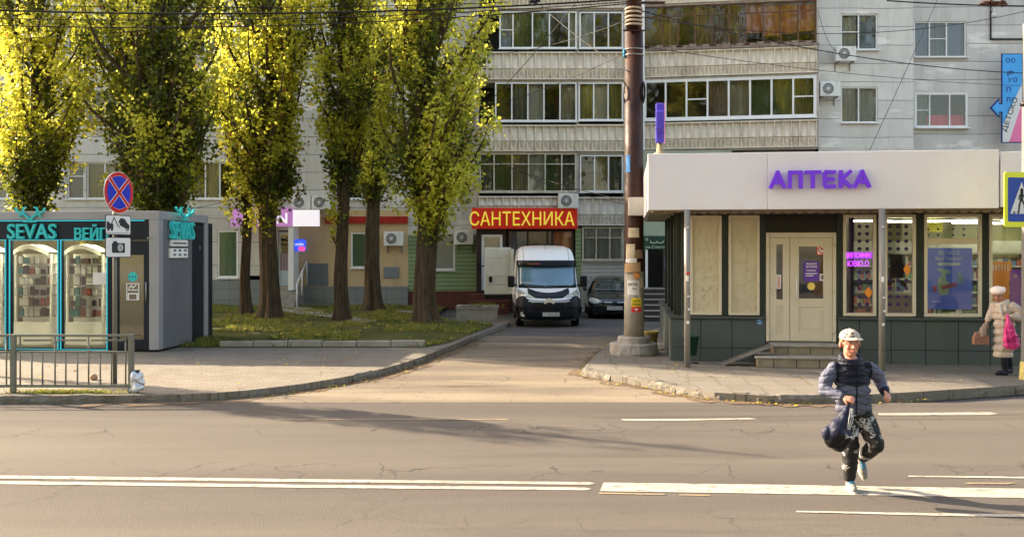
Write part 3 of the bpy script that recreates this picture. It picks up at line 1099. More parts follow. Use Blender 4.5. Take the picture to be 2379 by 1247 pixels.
# shop door with posters, white pillar, hatches
SHOPGLASS = glass_mat('dark_shop_glass', (0.30, 0.36, 0.34), 0.14)
def door(pl, par, x0, x1, z0, z1, d, m, glass_from=0.45, handle=True, name='door', gl=None, bottom=None, rail=.09):
    mb = MB()
    mb.box(x0, x0 + rail, d, d + .06, z0, z1)
    mb.box(x1 - rail, x1, d, d + .06, z0, z1)
    zg = z0 + (z1 - z0) * glass_from
    mb.box(x0 + rail, x1 - rail, d, d + .06, z1 - rail, z1)
    mb.box(x0 + rail, x1 - rail, d, d + .06, zg - rail / 2, zg + rail / 2)
    mb.box(x0 + rail, x1 - rail, d, d + .06, z0, z0 + rail)
    mb.box(x0 + rail, x1 - rail, d + .015, d + .045, z0 + rail, zg - rail / 2)
    mb.box(x0 + rail + .06, x1 - rail - .06, d + .006, d + .015, z0 + rail + .06, zg - rail / 2 - .06)
    o = mb.build(name, m, par, pl.M, bevel=0.008)
    MB().quad((x0 + rail, d + .03, zg + rail / 2), (x1 - rail, d + .03, zg + rail / 2), (x1 - rail, d + .03, z1 - rail), (x0 + rail, d + .03, z1 - rail)).build('pane', gl or SHOPGLASS, o, pl.M)
    return o
dd = door(PA, bld, shopd[0] + .02, shopd[1] - .02, shopd[2], shopd[3] - .05, .05, mat('door_grey', (0.36, 0.42, 0.46), 0.4, 0.05), .40)
x0, x1 = PA.u(650), PA.u(679)
pm = MB().box(x0, x1, .035, .04, zf(628), zf(588))
pm.build('poster', curtain_mat('poster_print', (0.30, 0.20, 0.22), (0.12, 0.14, 0.15), 3), dd, PA.M)
MB().box(PA.u(682), PA.u(694), -.9, -.002, zf(672), zf(527)).build('pillar', PVC, bld, PA.M, bevel=.01)
for (a, b, c, e, cc, nm) in ((712, 762, 612, 663, (0.13, 0.145, 0.16), 'a'), (892, 926, 620, 646, (0.17, 0.19, 0.20), 'b')):
    MB().box(PA.u(a), PA.u(b), -.04, -.002, zf(e), zf(c)).build('hatch', mat('hatch_grey' + nm, cc, 0.6, 0.12, 3), bld, PA.M, bevel=.006)
# steps to the shop
st = MB()
x0, x1 = PA.u(648), PA.u(706)
for k in range(5):
    st.box(x0, x1 + k * .0 - .09 * (4 - k) * 0 + .12 * (0), -1.9 + .36 * k, -.06 if k < 5 else 0, .08 + .18 * k - (.0 if k else .2), .08 + .18 * (k + 1))
st.build('steps', STEPC, bld, PA.M, bevel=.01)
rl = MB()
xr_ = PA.u(690) + .22
for (dx, y, z) in ((0, -.15, 1.0), (0, -1.0, .62), (.0, -1.85, .15)):
    rl.tube([(xr_ + .2, y, z), (xr_ + .2, y, z + .95)], .025, 8)
rl.tube([(xr_ + .2, -.15, 1.95), (xr_ + .2, -1.85, 1.10)], .028, 8)
rl.build('handrail', PWHITE, bld, PA.M)

# ---- relief parapet (rows of hollow cells, real depth)
def relief(pl, par, x0, x1, z0, z1, m, d=0.0, cw=0.31, split=0.36, side=True, capm=None):
    n = max(1, round((x1 - x0) / cw))
    cw = (x1 - x0) / n
    zs = z0 + (z1 - z0) * split
    rr = random.Random(int(x0 * 100 + z0 * 10))
    def h(u, w_, row):       # outward depth of a cell at local 0..1
        e = min(u, 1 - u)
        rib = 0.10 if e < .07 else 0.0
        if row == 1:
            q = 0.11 * max(0, 1 - w_ * 1.35) * (1 - (2 * u - 1) ** 2 * .55)
            if w_ < .03: q = 0.02
        else:
            t = abs(2 * u - 1)
            q = 0.055 * (1 - w_) * (1 - t) + .01
            q = 0.12 * max(0, w_ - t * .75 + .1)
        return max(rib, q)
    us = [0, .06, .08, .25, .42, .5, .58, .75, .92, .94, 1.0]
    mb = MB()
    for row, (a, b) in enumerate(((z0, zs), (zs, z1))):
        ws = [0, .04, .3, .6, .92, 1.0]
        cols_ = []
        for i in range(n):
            for u in (us[:-1] if i < n - 1 else us):
                cols_.append((i, u))
        v = []
        for w_ in ws:
            for (i, u) in cols_:
                hh = h(u, w_, row)
                if w_ in (0, 1.0): hh = .10 if (row == 0 and w_ == 0) or (row == 1 and w_ == 1.0) else .03
                v.append((x0 + (i + u) * cw, d - hh, a + (b - a) * w_))
        k = len(cols_)
        mb.add(v, [(j * k + i, j * k + i + 1, (j + 1) * k + i + 1, (j + 1) * k + i) for j in range(len(ws) - 1) for i in range(k - 1)])
    mb.box(x0, x1, d, d + .1, z0, z1)
    mb.box(x0 - .02, x1 + .02, d - .12, d + .12, z1, z1 + .05)
    mb.box(x0 - .02, x1 + .02, d - .11, d + .12, z0 - .05, z0)
    return mb.build('parapet', m, par, pl.M)

def uzr(pl, px0, px1, py0, py1, ref=None):
    u0, z1 = pl.uz(px0, py0); _, z0 = pl.uz(px0, py1)
    return u0, pl.u(px1), z0, z1

# left balcony stack: four storeys, two balconies side by side per storey
LB = [  # (glazing rect px, cols, fills, transom, tcols, frame)
 ((1160, 1340, 27, 113), [1, 1.5, 1.3, 1.5, .55], 'lgg.w', .5, [0], PVC),
 ((1346, 1448, 28, 113), [1, 1, 1], 'w..', None, None, PVC),
 ((1150, 1340, 192, 282), [1, 1, 1, 1, 1], '.kw.b', None, None, PVC),
 ((1344, 1448, 192, 280), [1, 1, 1], 'ywy', None, None, PVC),
 ((1114, 1339, 356, 446), [1, 1.3, 1.2, 1.2, 1.2, 1], 'kgbwgk', .72, None, OLDFR),
 ((1347, 1448, 360, 446), [1, 1, 1], '.bk', None, None, PVC),
]
balA = []
for k, ((a, b, c, e), cols, fl, tr, tc_, fr) in enumerate(LB):
    x0, x1, z0, z1 = uzr(PB, a, b, c, e)
    bal = bpy.data.objects.new('balcony', None)
    COL.objects.link(bal); bal.parent = bld
    ROOTM[bal.name] = ROOTM[bld.name]
    glazing(PB, bal, x0, x1, z0, z1, cols, fl, d=.02, fr=fr, transom=tr, tcols=tc_, sill=.1, curt_d=.22)
    balA.append(bal)
for (bi, a, b, c, e, mt) in ((0, 1112, 1338, 122, 186, PARAPET), (1, 1338, 1450, 122, 186, PARAPET), (2, 1112, 1338, 291, 352, PARAPET), (3, 1338, 1450, 290, 352, PARAPET), (4, 1112, 1336, 456, 492, PARAPETW), (5, 1340, 1450, 458, 524, PARAPETW), (0, 1150, 1338, -46, 21, PARAPET), (1, 1338, 1450, -46, 20, PARAPET)):
    x0, x1, z0, z1 = uzr(PB, a, b, c, e)
    relief(PB, balA[bi], x0 + .004, x1 - .004, z0 + .05, z1 - .05, mt, d=0.0)
# slabs, side walls, back wall of the stack
bx0, bx1 = PB.u(1112), PB.u(1452)
mb = MB()
for py in (20, 187, 353):
    z = zf(py, PB)
    mb.box(bx0, bx1, .005, 1.3, z - .08, z + .02)
mb.box(bx0 - .08, bx0 - .002, -.02, 1.25, zf(535, PB), TOPZ)
mb.box(PB.u(1448) + .01, PB.u(1470), -.03, 1.25, zf(535, PB), TOPZ)
mb.box(PB.u(1339.2), PB.u(1346) - .01, .06, 1.2, zf(535, PB), TOPZ)
mb.build('balcony_slab', SLABM, bld, PB.M)
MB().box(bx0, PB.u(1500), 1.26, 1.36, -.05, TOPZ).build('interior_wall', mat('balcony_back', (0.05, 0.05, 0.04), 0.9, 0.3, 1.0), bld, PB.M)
# white boxed column between the stacks
MB().box(PB.u(1470) + .005, PB.u(1497), -.1, 1.1, zf(350, PB), TOPZ).build('column', PVC, bld, PB.M, bevel=.01)
MB().box(PB.u(1450), PB.u(1500), 0.2, 1.1, -.05, zf(350, PB)).build('wall', WALLY, bld, PB.M)

# ground floor of the left stack: shop front
z_top, z_bot = zf(532, PB), 0
gf = MB()
gf.box(PB.u(1107), PB.u(1118), -.05, .3, zf(676, PB), z_top)
gf.box(PB.u(1118), PB.u(1176), 0, .1, zf(544, PB), z_top)
gf.box(PB.u(1168), PB.u(1176), 0, .1, zf(676, PB), zf(544, PB))
gf.build('shop_frame', mat('dark_brown_frame', (0.035, 0.022, 0.018), 0.5, 0.1), bld, PB.M)
d2 = door(PB, bld, PB.u(1118) + .01, PB.u(1168) - .01, zf(674, PB), zf(545, PB), .02, PVC, .42)
hb = MB().tube([(PB.u(1113), -.16, zf(617, PB)), (PB.u(1152), -.06, zf(619, PB))], .02, 8)
hb.box(PB.u(1112) - .04, PB.u(1112) + .05, -.18, -.10, zf(627, PB), zf(612, PB))
hb.build('handle', BLACK, d2, PB.M)
glazing(PB, bld, PB.u(1180), PB.u(1333), zf(640, PB), zf(534, PB), [1, 1.05, .25, 1.1], 'lr.o', d=.02, fr=mat('dark_brown_frame', (0, 0, 0)), fw=.07, mw=.08, sill=.04, curt_d=.25, name='window')
MB().box(PB.u(1177), PB.u(1336), -.02, .2, -.05, zf(640, PB)).build('plinth', REDB, bld, PB.M)
MB().box(PB.u(1337), PB.u(1350), 0, .25, 0, zf(530, PB)).build('siding', SIDG, bld, PB.M)
glazing(PB, bld, PB.u(1352), PB.u(1449), zf(605, PB), zf(527, PB), [1, 1, .95], 'www', d=.03, fr=OLDFR, fw=.07, transom=.68, sill=.1, curt_d=.15)
MB().box(PB.u(1350) + .002, PB.u(1452), 0, .2, 0, zf(607, PB)).build('siding', SIDW, bld, PB.M)
# brown steps to the shop door
bs = MB()
for k in range(3):
    bs.box(PB.u(1092), PB.u(1182), -1.5 + .42 * k, -.06, .0 + .24 * k, .24 * (k + 1))
bs.build('steps', REDB, bld, PB.M, bevel=.01)

# ---- right balcony stack, turned towards the street
u1 = PC.u(1897)
zc = lambda py: PC.uz(1497, py)[1]
def balcony(name='balcony'):
    b_ = bpy.data.objects.new(name, None)
    COL.objects.link(b_); b_.parent = bld
    ROOTM[b_.name] = ROOTM[bld.name]
    return b_
bR = [balcony(), balcony(), balcony()]
glazing(PC, bR[0], .02, u1, zc(111), zc(17), [1] * 10, 'rr.' + 'rrr' + 'oooo', d=.03, fr=mat('brown_old_frame', (0.13, 0.065, 0.04), .7, .3, 5), transom=.75, fw=.05, mw=.05, sill=0, curt_d=.28)
rg_ = MB()
n = 26
for k in range(n):
    a, b = -.02 + (u1 + .1) * k / n, -.02 + (u1 + .1) * (k + 1) / n
    j = .025 * ((k * 37) % 5 - 2)
    rg_.box(a, b, -.16 - j * .6, .1, zc(121), zc(112) + j)
rg_.build('ledge', RAW, bR[0], PC.M)
relief(PC, bR[0], 0, u1, zc(181) + .04, zc(122) - .05, PARAPET)
w4 = glazing(PC, bR[1], 0, u1, zc(281), zc(187), [1] * 8, '..' + '.r' + 'bg' + 'gy', d=.0, fr=PVC, transom=.5, tcols=[2, 7], fw=.11, mw=.07, sill=.12, curt_d=.3)
relief(PC, bR[1], 0, u1, zc(348) + .04, zc(287) - .05, PARAPET)
relief(PC, bR[2], 0, u1, zc(12) + .04, zc(-46), PARAPET)
mb = MB()
for py in (184, 350, 14):
    mb.box(0, u1 + .03, -.03, 1.5, zc(py) - .05, zc(py) + .03)
mb.box(u1 + .002, u1 + .08, -.04, 1.5, zc(350), TOPZ)
mb.box(-.02, .0, .05, 1.5, zc(350), TOPZ)
mb.build('balcony_slab', SLABM, bld, PC.M)
MB().box(-.2, u1, 1.4, 1.5, 0, TOPZ).build('interior_wall', mat('balcony_back', (0, 0, 0)), bld, PC.M)

# ---- right-hand walls
hE = [wu(PE, 1954, 2040, 32, 116), wu(PE, 1954, 2040, 202, 285)]
wall_holes(PE.u(1901), PE.u(2122), 3.0, TOPZ, hE).build('wall', WALLF, bld, PE.M)
hF = [wu(PF, 2124, 2246, 50, 133), wu(PF, 2125, 2249, 215, 297)]
wall_holes(PF.u(2121), PF.u(2720), 3.0, TOPZ, hF).build('wall', WALLG, bld, PF.M)
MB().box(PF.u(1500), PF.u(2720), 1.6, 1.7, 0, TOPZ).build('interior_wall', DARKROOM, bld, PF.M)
MB().box(PE.u(2122) - .02, PE.u(2122), 0.001, .62, 3.0, TOPZ).build('wall', WALLF, bld, PE.M)
glazing(PE, bld, *hE[0], [1, 1.05], 'wl', d=.08, transom=.5, tcols=[0], sill=.18, curt_d=.2)
glazing(PE, bld, *hE[1], [1, 1.05], 'ww', d=.08, sill=.18, curt_d=.12)
glazing(PF, bld, *hF[0], [.8, .9, 1], 'lkl', d=.08, transom=.52, tcols=[1], sill=.2, curt_d=.14)
glazing(PF, bld, *hF[1], [.7, 1, .85], 'kpp', d=.04, transom=.5, tcols=[0], sill=.2, curt_d=.2, fw=.09)
# back mass and roof
mb = MB()
mb.box(XL, PF.u(2720), 3.2, 13, 0, TOPZ)
mb.box(XL - .3, PF.u(2720), -1.3, 13.2, TOPZ + .01, TOPZ + .35)
mb.build('roof', SLABM, bld, PA.M)
# string courses and pipes on the far right wall
mb = MB()
mb.box(PF.u(2299), PF.u(2302), -.06, -.02, zf(92, PF), zf(-20, PF))
mb.box(PF.u(2299), PF.u(2400), -.06, -.02, zf(92, PF) - .03, zf(92, PF) + .03)
mb.build('pipe', BLACK, bld, PF.M)
cr = MB()
cr.box(PE.u(1901), PE.u(2122), -.02, -.002, zf(346, PE) - .2, zf(346, PE) + .06)
cr.build('string_course', mat('plaster_patch', (0.55, 0.53, 0.48), 0.9, 0.2, 5, dirt=.5), bld, PE.M)

# ---- entrance in the passage between pole and pharmacy
PP = Plane(0, 33.4)
ent = thing('entrance_porch', 'dark stair entrance with a green sign seen between the pole and the pharmacy', 'porch', T(PP.u(1525), 33.4))
zp = lambda py: PP.uz(0, py)[1]
MB().box(PP.u(1480), PP.u(1700), 0, .3, zp(548), zp(350)).build('wall', mat('pale_green_wall', (0.30, 0.34, 0.26), 0.8, 0.1), ent, PP.M)
MB().box(PP.u(1480), PP.u(1560), -.05, .0, zp(579), zp(548)).build('sign_board', mat('dark_green_board', (0.02, 0.045, 0.032), 0.5, 0.2), ent, PP.M)
s_ = stroke([(PP.u(1511), zp(560)), (PP.u(1511), zp(564)), (PP.u(1524), zp(564)), (PP.u(1526), zp(560)), (PP.u(1528), zp(564)), (PP.u(1539), zp(564)), (PP.u(1541), zp(560))], .03, -.06, -.051)
s_.merge(ring(PP.u(1502), zp(556), .03, .05, -.06, -.051, 12))
s_.merge(text('на-Слетой', PP.u(1499), PP.u(1548), zp(577), zp(570), -.06, .008))
s_.build('lettering', mat('pale_green_letter', (0.45, 0.55, 0.42), 0.5), ent, PP.M)
MB().box(PP.u(1480), PP.u(1700), .9, 1.0, 0, zp(548)).build('doorway', DARKROOM, ent, PP.M)
MB().box(PP.u(1500), PP.u(1505), .0, .1, zp(668), zp(579)).build('door_jamb', PVC, ent, PP.M)
MB().box(PP.u(1541), PP.u(1700), .0, .1, 0, zp(579)).build('wall', mat('dark_brown_wall', (0.07, 0.05, 0.04), 0.8, 0.2), ent, PP.M)
n_ = MB().box(PP.u(1544), PP.u(1549), -.02, -.002, zp(623), zp(598))
n_.build('notice', mat('blue_notice', (0.12, 0.2, 0.36), 0.5), ent, PP.M)
es = MB()
for k in range(6):
    es.box(PP.u(1480), PP.u(1700), -2.1 + .36 * k, -.06 + .9, .0 + .17 * k, .17 * (k + 1) - .03)
    es.box(PP.u(1480), PP.u(1700), -2.14 + .36 * k, -.06 + .9, .17 * (k + 1) - .03 + .002, .17 * (k + 1), 1)
es.build('steps', [mat('stair_dark', (0.05, 0.045, 0.04), 0.9, .2), STEPC], ent, PP.M)

# ---- shop signs
sg = thing('shop_sign', 'red shop sign with yellow lettering over the plumbing shop door behind the van', 'sign', T(PB.u(1218), 36.1))
sx0, sx1, sz0, sz1 = PB.u(1097), PB.u(1340), zf(532, PB), zf(484, PB)
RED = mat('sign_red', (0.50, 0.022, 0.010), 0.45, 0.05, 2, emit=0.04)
MB().box(sx0, sx1, -.32, -.17, sz0, sz1).build('sign_board', RED, sg, PB.M, bevel=.01)
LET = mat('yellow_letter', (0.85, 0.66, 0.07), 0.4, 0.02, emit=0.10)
LETD = mat('letter_side', (0.25, 0.02, 0.01), 0.5, 0.02)
text('САНТЕХНИКА', PB.u(1092), PB.u(1333), zf(525, PB), zf(492, PB), -.40, .07, bold=.004).build('lettering', LET, sg, PB.M)

s2 = thing('shop_sign', 'white and violet lit sign panel above the shop steps, partly behind a trunk', 'sign', T(PA.u(650), 36.6))
x0, x1 = PA.u(553), PA.u(752)
zA, zB = zf(527), zf(490)
mid1, mid2 = PA.u(650), PA.u(693)
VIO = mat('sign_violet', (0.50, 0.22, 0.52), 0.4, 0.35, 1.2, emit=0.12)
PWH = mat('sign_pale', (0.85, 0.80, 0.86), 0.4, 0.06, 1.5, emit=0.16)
MB().box(x0, mid2, -.95, -.75, zA, zB + .1).build('violet_panel', VIO, s2, PA.M)
MB().box(mid2 + .004, x1, -.95, -.75, zA, zB).build('pale_panel', PWH, s2, PA.M)
nb = text('N', PA.u(657), PA.u(681), zf(521), zf(497), -.975, .02, bold=.02)
nb.merge(text('IO', PA.u(590), PA.u(640), zf(521), zf(497), -.975, .02, bold=.02))
nb.build('lettering', PWH, s2, PA.M)
MB().box(x0 + .1, x1 - .1, -.74, -.002, zf(497), zf(493)).build('bracket', STEEL, s2, PA.M)
s3 = thing('shop_sign', 'low red band sign on the beige shop front behind the trees', 'sign', T(PA.u(850), 37.3))
MB().box(PA.u(756), PA.u(948), -.14, -.004, zf(519), zf(503)).build('sign_board', mat('faded_red_band', (0.30, 0.02, 0.012), .6, .35, 3), s3, PA.M)
s4 = thing('lit_sign', 'small lit blue and pink square sign beside the white pillar', 'sign', T(PA.u(706), 36.6))
def rrect(x0, x1, z0, z1, r, n=5):
    pts = []
    for (cx, cz, a0) in ((x1 - r, z1 - r, 0), (x0 + r, z1 - r, 90), (x0 + r, z0 + r, 180), (x1 - r, z0 + r, 270)):
        for k in range(n + 1):
            t = R(a0 + 90 * k / n)
            pts.append((cx + r * math.cos(t), cz + r * math.sin(t)))
    return pts
BLU = mat('sign_blue_lit', (0.03, 0.07, 0.60), 0.4, 0.1, emit=0.3)
MB().prism(rrect(PA.u(695), PA.u(720), zf(584), zf(556), .09), -.80, -.68, 'y').build('sign_board', BLU, s4, PA.M)
MB().prism(rrect(PA.u(704), PA.u(719), zf(583), zf(573), .05), -.815, -.801, 'y').build('pink_patch', mat('sign_pink_lit', (0.6, 0.05, 0.2), .4, .1, emit=.4), s4, PA.M)
text('onder', PA.u(696), PA.u(717), zf(571), zf(563), -.82, .015).build('lettering', PWH, s4, PA.M)
MB().box(PA.u(700), PA.u(703), -.68, -.001, zf(575), zf(572)).build('bracket', STEEL, s4, PA.M)

# ---- air conditioners
def make_ac(label):
    t = thing('air_conditioner', label, 'air conditioner', T(0, 0), 'air conditioners on the apartment wall')
    c = mat('ac_casing', (0.66, 0.66, 0.62), 0.5, 0.06, 4, dirt=.4, dirtcol=(.3, .27, .22), dscale=5)
    MB().box(-.38, .38, -.45, -.15, 0, .56).build('casing', c, t, bevel=.02)
    ring(-.08, .28, .205, .235, -.47, -.451).build('fan_ring', c, t)
    g = disc(-.08, .28, .205, -.456, -.4505)
    g.build('fan_opening', mat('fan_dark', (0.05, 0.055, 0.055), .7), t)
    gr = MB()
    for k in range(10):
        a = PI * k / 10
        gr.tube([(-.08 - .2 * math.cos(a), -.466, .28 - .2 * math.sin(a)), (-.08 + .2 * math.cos(a), -.466, .28 + .2 * math.sin(a))], .004, 4)
    for r_ in (.06, .1, .15):
        gr.merge(ring(-.08, .28, r_, r_ + .008, -.468, -.462, 20))
    gr.merge(disc(-.08, .28, .045, -.475, -.46, 14))
    gr.build('grille', c, t)
    b = MB()
    for x in (-.28, .28):
        b.box(x - .02, x + .02, -.5, 0, -.045, -.005)
        b.box(x - .02, x + .02, -.04, 0, -.3, -.046)
    b.build('bracket', STEEL, t)
    return t
ac0 = make_ac('white air conditioner below the upper window, right of the orange curtained balcony')
acs = [
 (PE, 1963, 144, None),
 (PE, 1926, 225, 'white air conditioner left of the lower two-pane window, beside the balcony with olive glazing'),
 (PB, 1320, 484, 'air conditioner on the balcony parapet just above the right end of the red plumbing sign'),
 (PA, 1078, 568, 'air conditioner above the green siding, right of the frosted shop window'),
 (PA, 915, 571, 'air conditioner on the beige shop wall behind the rightmost yellow foliage'),
 (PA, 701, 487, 'air conditioner above the pale sign panel, left one of the pair'),
 (PA, 748, 487, 'air conditioner above the pale sign panel, right one of the pair'),
]
for k, (pl, px, py, lb) in enumerate(acs):
    u, z = pl.uz(px, py, -.3)
    M_ = T(u, pl.y, z)
    if k == 0:
        ac0.matrix_world = M_
        ROOTM[ac0.name] = M_
    else:
        copy_tree(ac0, M_, lb)

# ---- purple blade sign standing on the pharmacy fascia's left corner is in part 4; blue kindergarten sign here
kb = thing('hanging_sign', 'tall blue and pink kindergarten sign with a left arrow on the far right wall', 'sign', T(PF.u(2350), 36))
BL = mat('sign_sky_blue', (0.06, 0.33, 0.72), 0.45, 0.15, 0.8)
NAVY = mat('sign_navy', (0.01, 0.03, 0.16), 0.5)
q = lambda px, py: (PF.u(px, -.6), PF.uz(px, py, -.6)[1])
MB().prism([q(2327, 332), q(2376, 332), q(2376, 125), q(2327, 125)], -.60, -.55, 'y').build('border', NAVY, kb, PF.M)
MB().prism([q(2329, 330), q(2374, 330), q(2374, 127), q(2329, 127)], -.61, -.601, 'y').build('sign_board', BL, kb, PF.M)
MB().prism([q(2300, 251), q(2322, 228), q(2322, 240), q(2330, 240), q(2330, 262), q(2322, 262), q(2322, 274)], -.60, -.56, 'y').build('arrow_border', NAVY, kb, PF.M)
MB().prism([q(2304, 251), q(2320, 234), q(2320, 243), q(2331, 243), q(2331, 260), q(2320, 260), q(2320, 269)], -.615, -.603, 'y').build('arrow', BL, kb, PF.M)
MB().prism([q(2329, 290), q(2374, 195), q(2374, 330), q(2329, 330)], -.617, -.611, 'y').build('white_panel', PWHITE, kb, PF.M)
MB().prism([q(2344, 330), q(2374, 240), q(2374, 330)], -.621, -.618, 'y').build('pink_panel', mat('sign_pink', (0.72, 0.18, 0.36), .5), kb, PF.M)
tx = text('ДЕТСКО', 0, 1.35, 0, .24, 0, .006)
a0 = q(2339, 308); a1 = q(2366, 232)
ang = math.atan2(a1[1] - a0[1], a1[0] - a0[0])
tx.xf(Matrix.Translation((a0[0], -.628, a0[1])) @ Matrix.Rotation(-ang, 4, 'Y'))
tx.build('lettering', mat('letter_black', (0.02, 0.02, 0.025), .5), kb, PF.M)
dec = MB()
for (px, py, t) in ((2341, 141, 'о'), (2353, 141, 'о'), (2345, 172, 'г'), (2350, 170, 'р'), (2358, 186, 'о'), (2346, 186, 'у'), (2343, 208, 'п'), (2342, 232, 'л')):
    a = q(px, py)
    dec.merge(text(t, a[0] - .08, a[0] + .08, a[1] - .09, a[1] + .09, -.616, .004))
dec.build('small_lettering', NAVY, kb, PF.M)
MB().box(PF.u(2350), PF.u(2353), -.55, 0, zf(150, PF), zf(147, PF)).build('bracket', STEEL, kb, PF.M)
# ================================================================ THE PHARMACY PAVILION
TH = R(6.8)
Dp = 2.18 * F / (838 - HY)
PH = Plane((1560 - CX) * Dp / F, Dp, TH)
pharm = thing('pharmacy_building', 'low pharmacy pavilion with a wide white fascia, green tiled base and lit windows', 'shop', PH.M)
GREENP = mat('green_pilaster', (0.022, 0.029, 0.023), 0.55, 0.12, 2, dirt=.3, dscale=3)
GTILE = mat('green_grey_panel', (0.066, 0.078, 0.072), 0.6, 0.10, 1.3, dirt=.4, dirtcol=(.09, .09, .07), dscale=2, bump=.1)
FASC = mat('white_fascia', (0.70, 0.665, 0.675), 0.45, 0.04, .8, dirt=.22, dirtcol=(.50, .38, .30), dscale=1.2)
SOFF = mat('cream_soffit', (0.46, 0.38, 0.25), 0.7, 0.12, 3, dirt=.3)
TILEB = mat('brown_roof_tile', (0.16, 0.115, 0.08), 0.6, 0.25, 4, dirt=.3, dirtcol=(.3, .26, .2))
zph = lambda px, py, d=0.0: PH.uz(px, py, d)[1]
up = lambda px, d=0.0: PH.u(px, d)
zL = zph(1600, 733)                 # sill ledge
UR = up(2900)
# plinth panels
hp = zph(1700, 808)
mb = MB()
edges = [0, up(1628), up(1700), up(1778)]
redge = [up(1946), up(1996), up(2070), up(2150), up(2226), up(2300), up(2378)]
while redge[-1] < UR: redge.append(redge[-1] + .63)
for E_ in (edges, redge):
    for a, b in zip(E_[:-1], E_[1:]):
        for c, e in ((.10, hp), (hp, zL - .06)):
            mb.box(a + .006, b - .006, -.02, .15, c + .005, e - .005)
mb.box(0.01, up(1778), -.008, .15, .08, zL - .05, 1)
mb.box(up(1946), UR, -.008, .15, .08, zL - .05, 1)
# left side plinth
for k in range(8):
    mb.box(-.02, .1, .02 + k * .72, .02 + (k + 1) * .72 - .012, .10, hp - .005)
    mb.box(-.02, .1, .02 + k * .72, .02 + (k + 1) * .72 - .012, hp + .005, zL - .06)
mb.build('plinth', [GTILE, BLACK], pharm, PH.M, bevel=.004)
lg = MB()
lg.box(-.05, up(1778), -.07, .2, zL - .055, zL)
lg.box(up(1946), UR, -.07, .2, zL - .055, zL)
lg.box(-.05, .12, .2, 5.8, zL - .055, zL)
lg.build('sill', mat('sill_green', (0.05, 0.06, 0.055), .4, .1), pharm, PH.M, bevel=.006)
ZW = zph(1700, 500)                # top of the windows
ZC = 3.10
# pilasters
for (a, b) in ((1583, 1603), (1676, 1692), (1764, 1779), (1943, 1958), (2036, 2053), (2128, 2146), (2281, 2297), (2420, 2436)):
    MB().box(up(a) + .002, up(b) - .002, -.01, .18, zL + .002 if a not in (1764, 1943) else .5, ZC - .01).build('pilaster', GREENP, pharm, PH.M, bevel=.006)
mb = MB()
mb.box(up(1583), UR, .02, .16, ZW + .04, ZC)
mb.build('lintel', SOFF, pharm, PH.M)
# left side wall, slightly set in, with dark green bays
mb = MB()
mb.box(.12, .24, .18, 5.8, zL, ZC)
mb.box(.10, up(1583), .10, .17, zL, ZC)
for k in range(4):
    mb.box(.06, .119, .25 + 1.4 * k, .40 + 1.4 * k, zL, ZC)
mb.build('side_wall', GREENP, pharm, PH.M)
# decorated cream panels
CPAN = mat('cream_relief_panel', (0.52, 0.445, 0.30), 0.6, 0.05, 1.2, dirt=.15)
RELF = mat('relief_line', (0.50, 0.425, 0.285), .6, .05)
for (a, b, sd) in ((1603, 1677, 3), (1692, 1765, 11)):
    x0, x1, z0, z1 = up(a) + .004, up(b) - .004, zL + .02, ZW
    fr = MB()
    fr.box(x0, x1, -.03, .05, z0, z0 + .05); fr.box(x0, x1, -.03, .05, z1 - .05, z1)
    fr.box(x0, x0 + .05, -.03, .05, z0 + .05, z1 - .05); fr.box(x1 - .05, x1, -.03, .05, z0 + .05, z1 - .05)
    w = fr.build('window', CREAM, pharm, PH.M, bevel=.006)
    p_ = MB().box(x0 + .05, x1 - .05, .012, .03, z0 + .05, z1 - .05).build('infill_panel', CPAN, w, PH.M)
    rr = random.Random(sd)
    zz = z0 + .16
    while zz < z1 - .2:
        for xc in (x0 + .17, x0 + .31, x0 + .46):
            if rr.random() < .2: continue
            rl = MB()
            t = rr.choice('ccuxlo')
            s = rr.uniform(.045, .07)
            y0, y1 = .003, .0115
            if t == 'o':
                rl.merge(ring(xc, zz, s * .8, s, y0, y1, 14))
            elif t == 'x':
                rl.merge(stroke([(xc - s, zz - s), (xc + s, zz + s)], .018, y0, y1))
                rl.merge(stroke([(xc - s * .9, zz + s * .5), (xc + s * .4, zz + s * 1.3)], .012, y0, y1))
            elif t == 'l':
                rl.merge(stroke([(xc, zz - s), (xc, zz + s), (xc + s * .7, zz + s)], .015, y0, y1))
            else:
                a0 = rr.uniform(0, 6)
                rl.merge(stroke([(xc + s * math.cos(a0 + k * .55), zz + s * math.sin(a0 + k * .55)) for k in range(8)], .013, y0, y1))
            rl.build('relief_ornament', RELF, w, PH.M)
        zz += .185
# door zone
x0, x1 = up(1779), up(1943)
zdt, zdb = zph(1860, 540), zph(1860, 793)
MB().box(x0, x1, .03, .12, zdt + .005, ZC).build('transom_panel', mat('dark_transom', (0.018, 0.016, 0.010), .5), pharm, PH.M)
MB().box(x0, x1, .05, .2, .12, zdb).build('threshold', CONCRETE, pharm, PH.M)
fr = MB()
fr.box(x0 + .004, x0 + .07, -.02, .08, zdb, zdt); fr.box(x1 - .07, x1 - .004, -.02, .08, zdb, zdt)
fr.box(x0 + .07, x1 - .07, -.02, .08, zdt - .10, zdt)
dfr = fr.build('door_frame', CREAM, pharm, PH.M, bevel=.01)
AMB = glass_mat('amber_glass', (0.42, 0.36, 0.20), .10)
xm = up(1835)
l1 = door(PH, pharm, x0 + .075, xm - .005, zdb + .01, zdt - .105, .0, CREAM, .37, gl=AMB, rail=.13)
l2 = door(PH, pharm, xm + .005, x1 - .075, zdb + .01, zdt - .105, .0, CREAM, .37, gl=AMB, rail=.17)
hd = MB()
hx = up(1850)
hd.tube([(hx, -.05, zph(1850, 700)), (hx, -.05, zph(1850, 645))], .014, 8)
for py in (696, 650): hd.tube([(hx, -.05, zph(1850, py)), (hx, .01, zph(1850, py))], .01, 6)
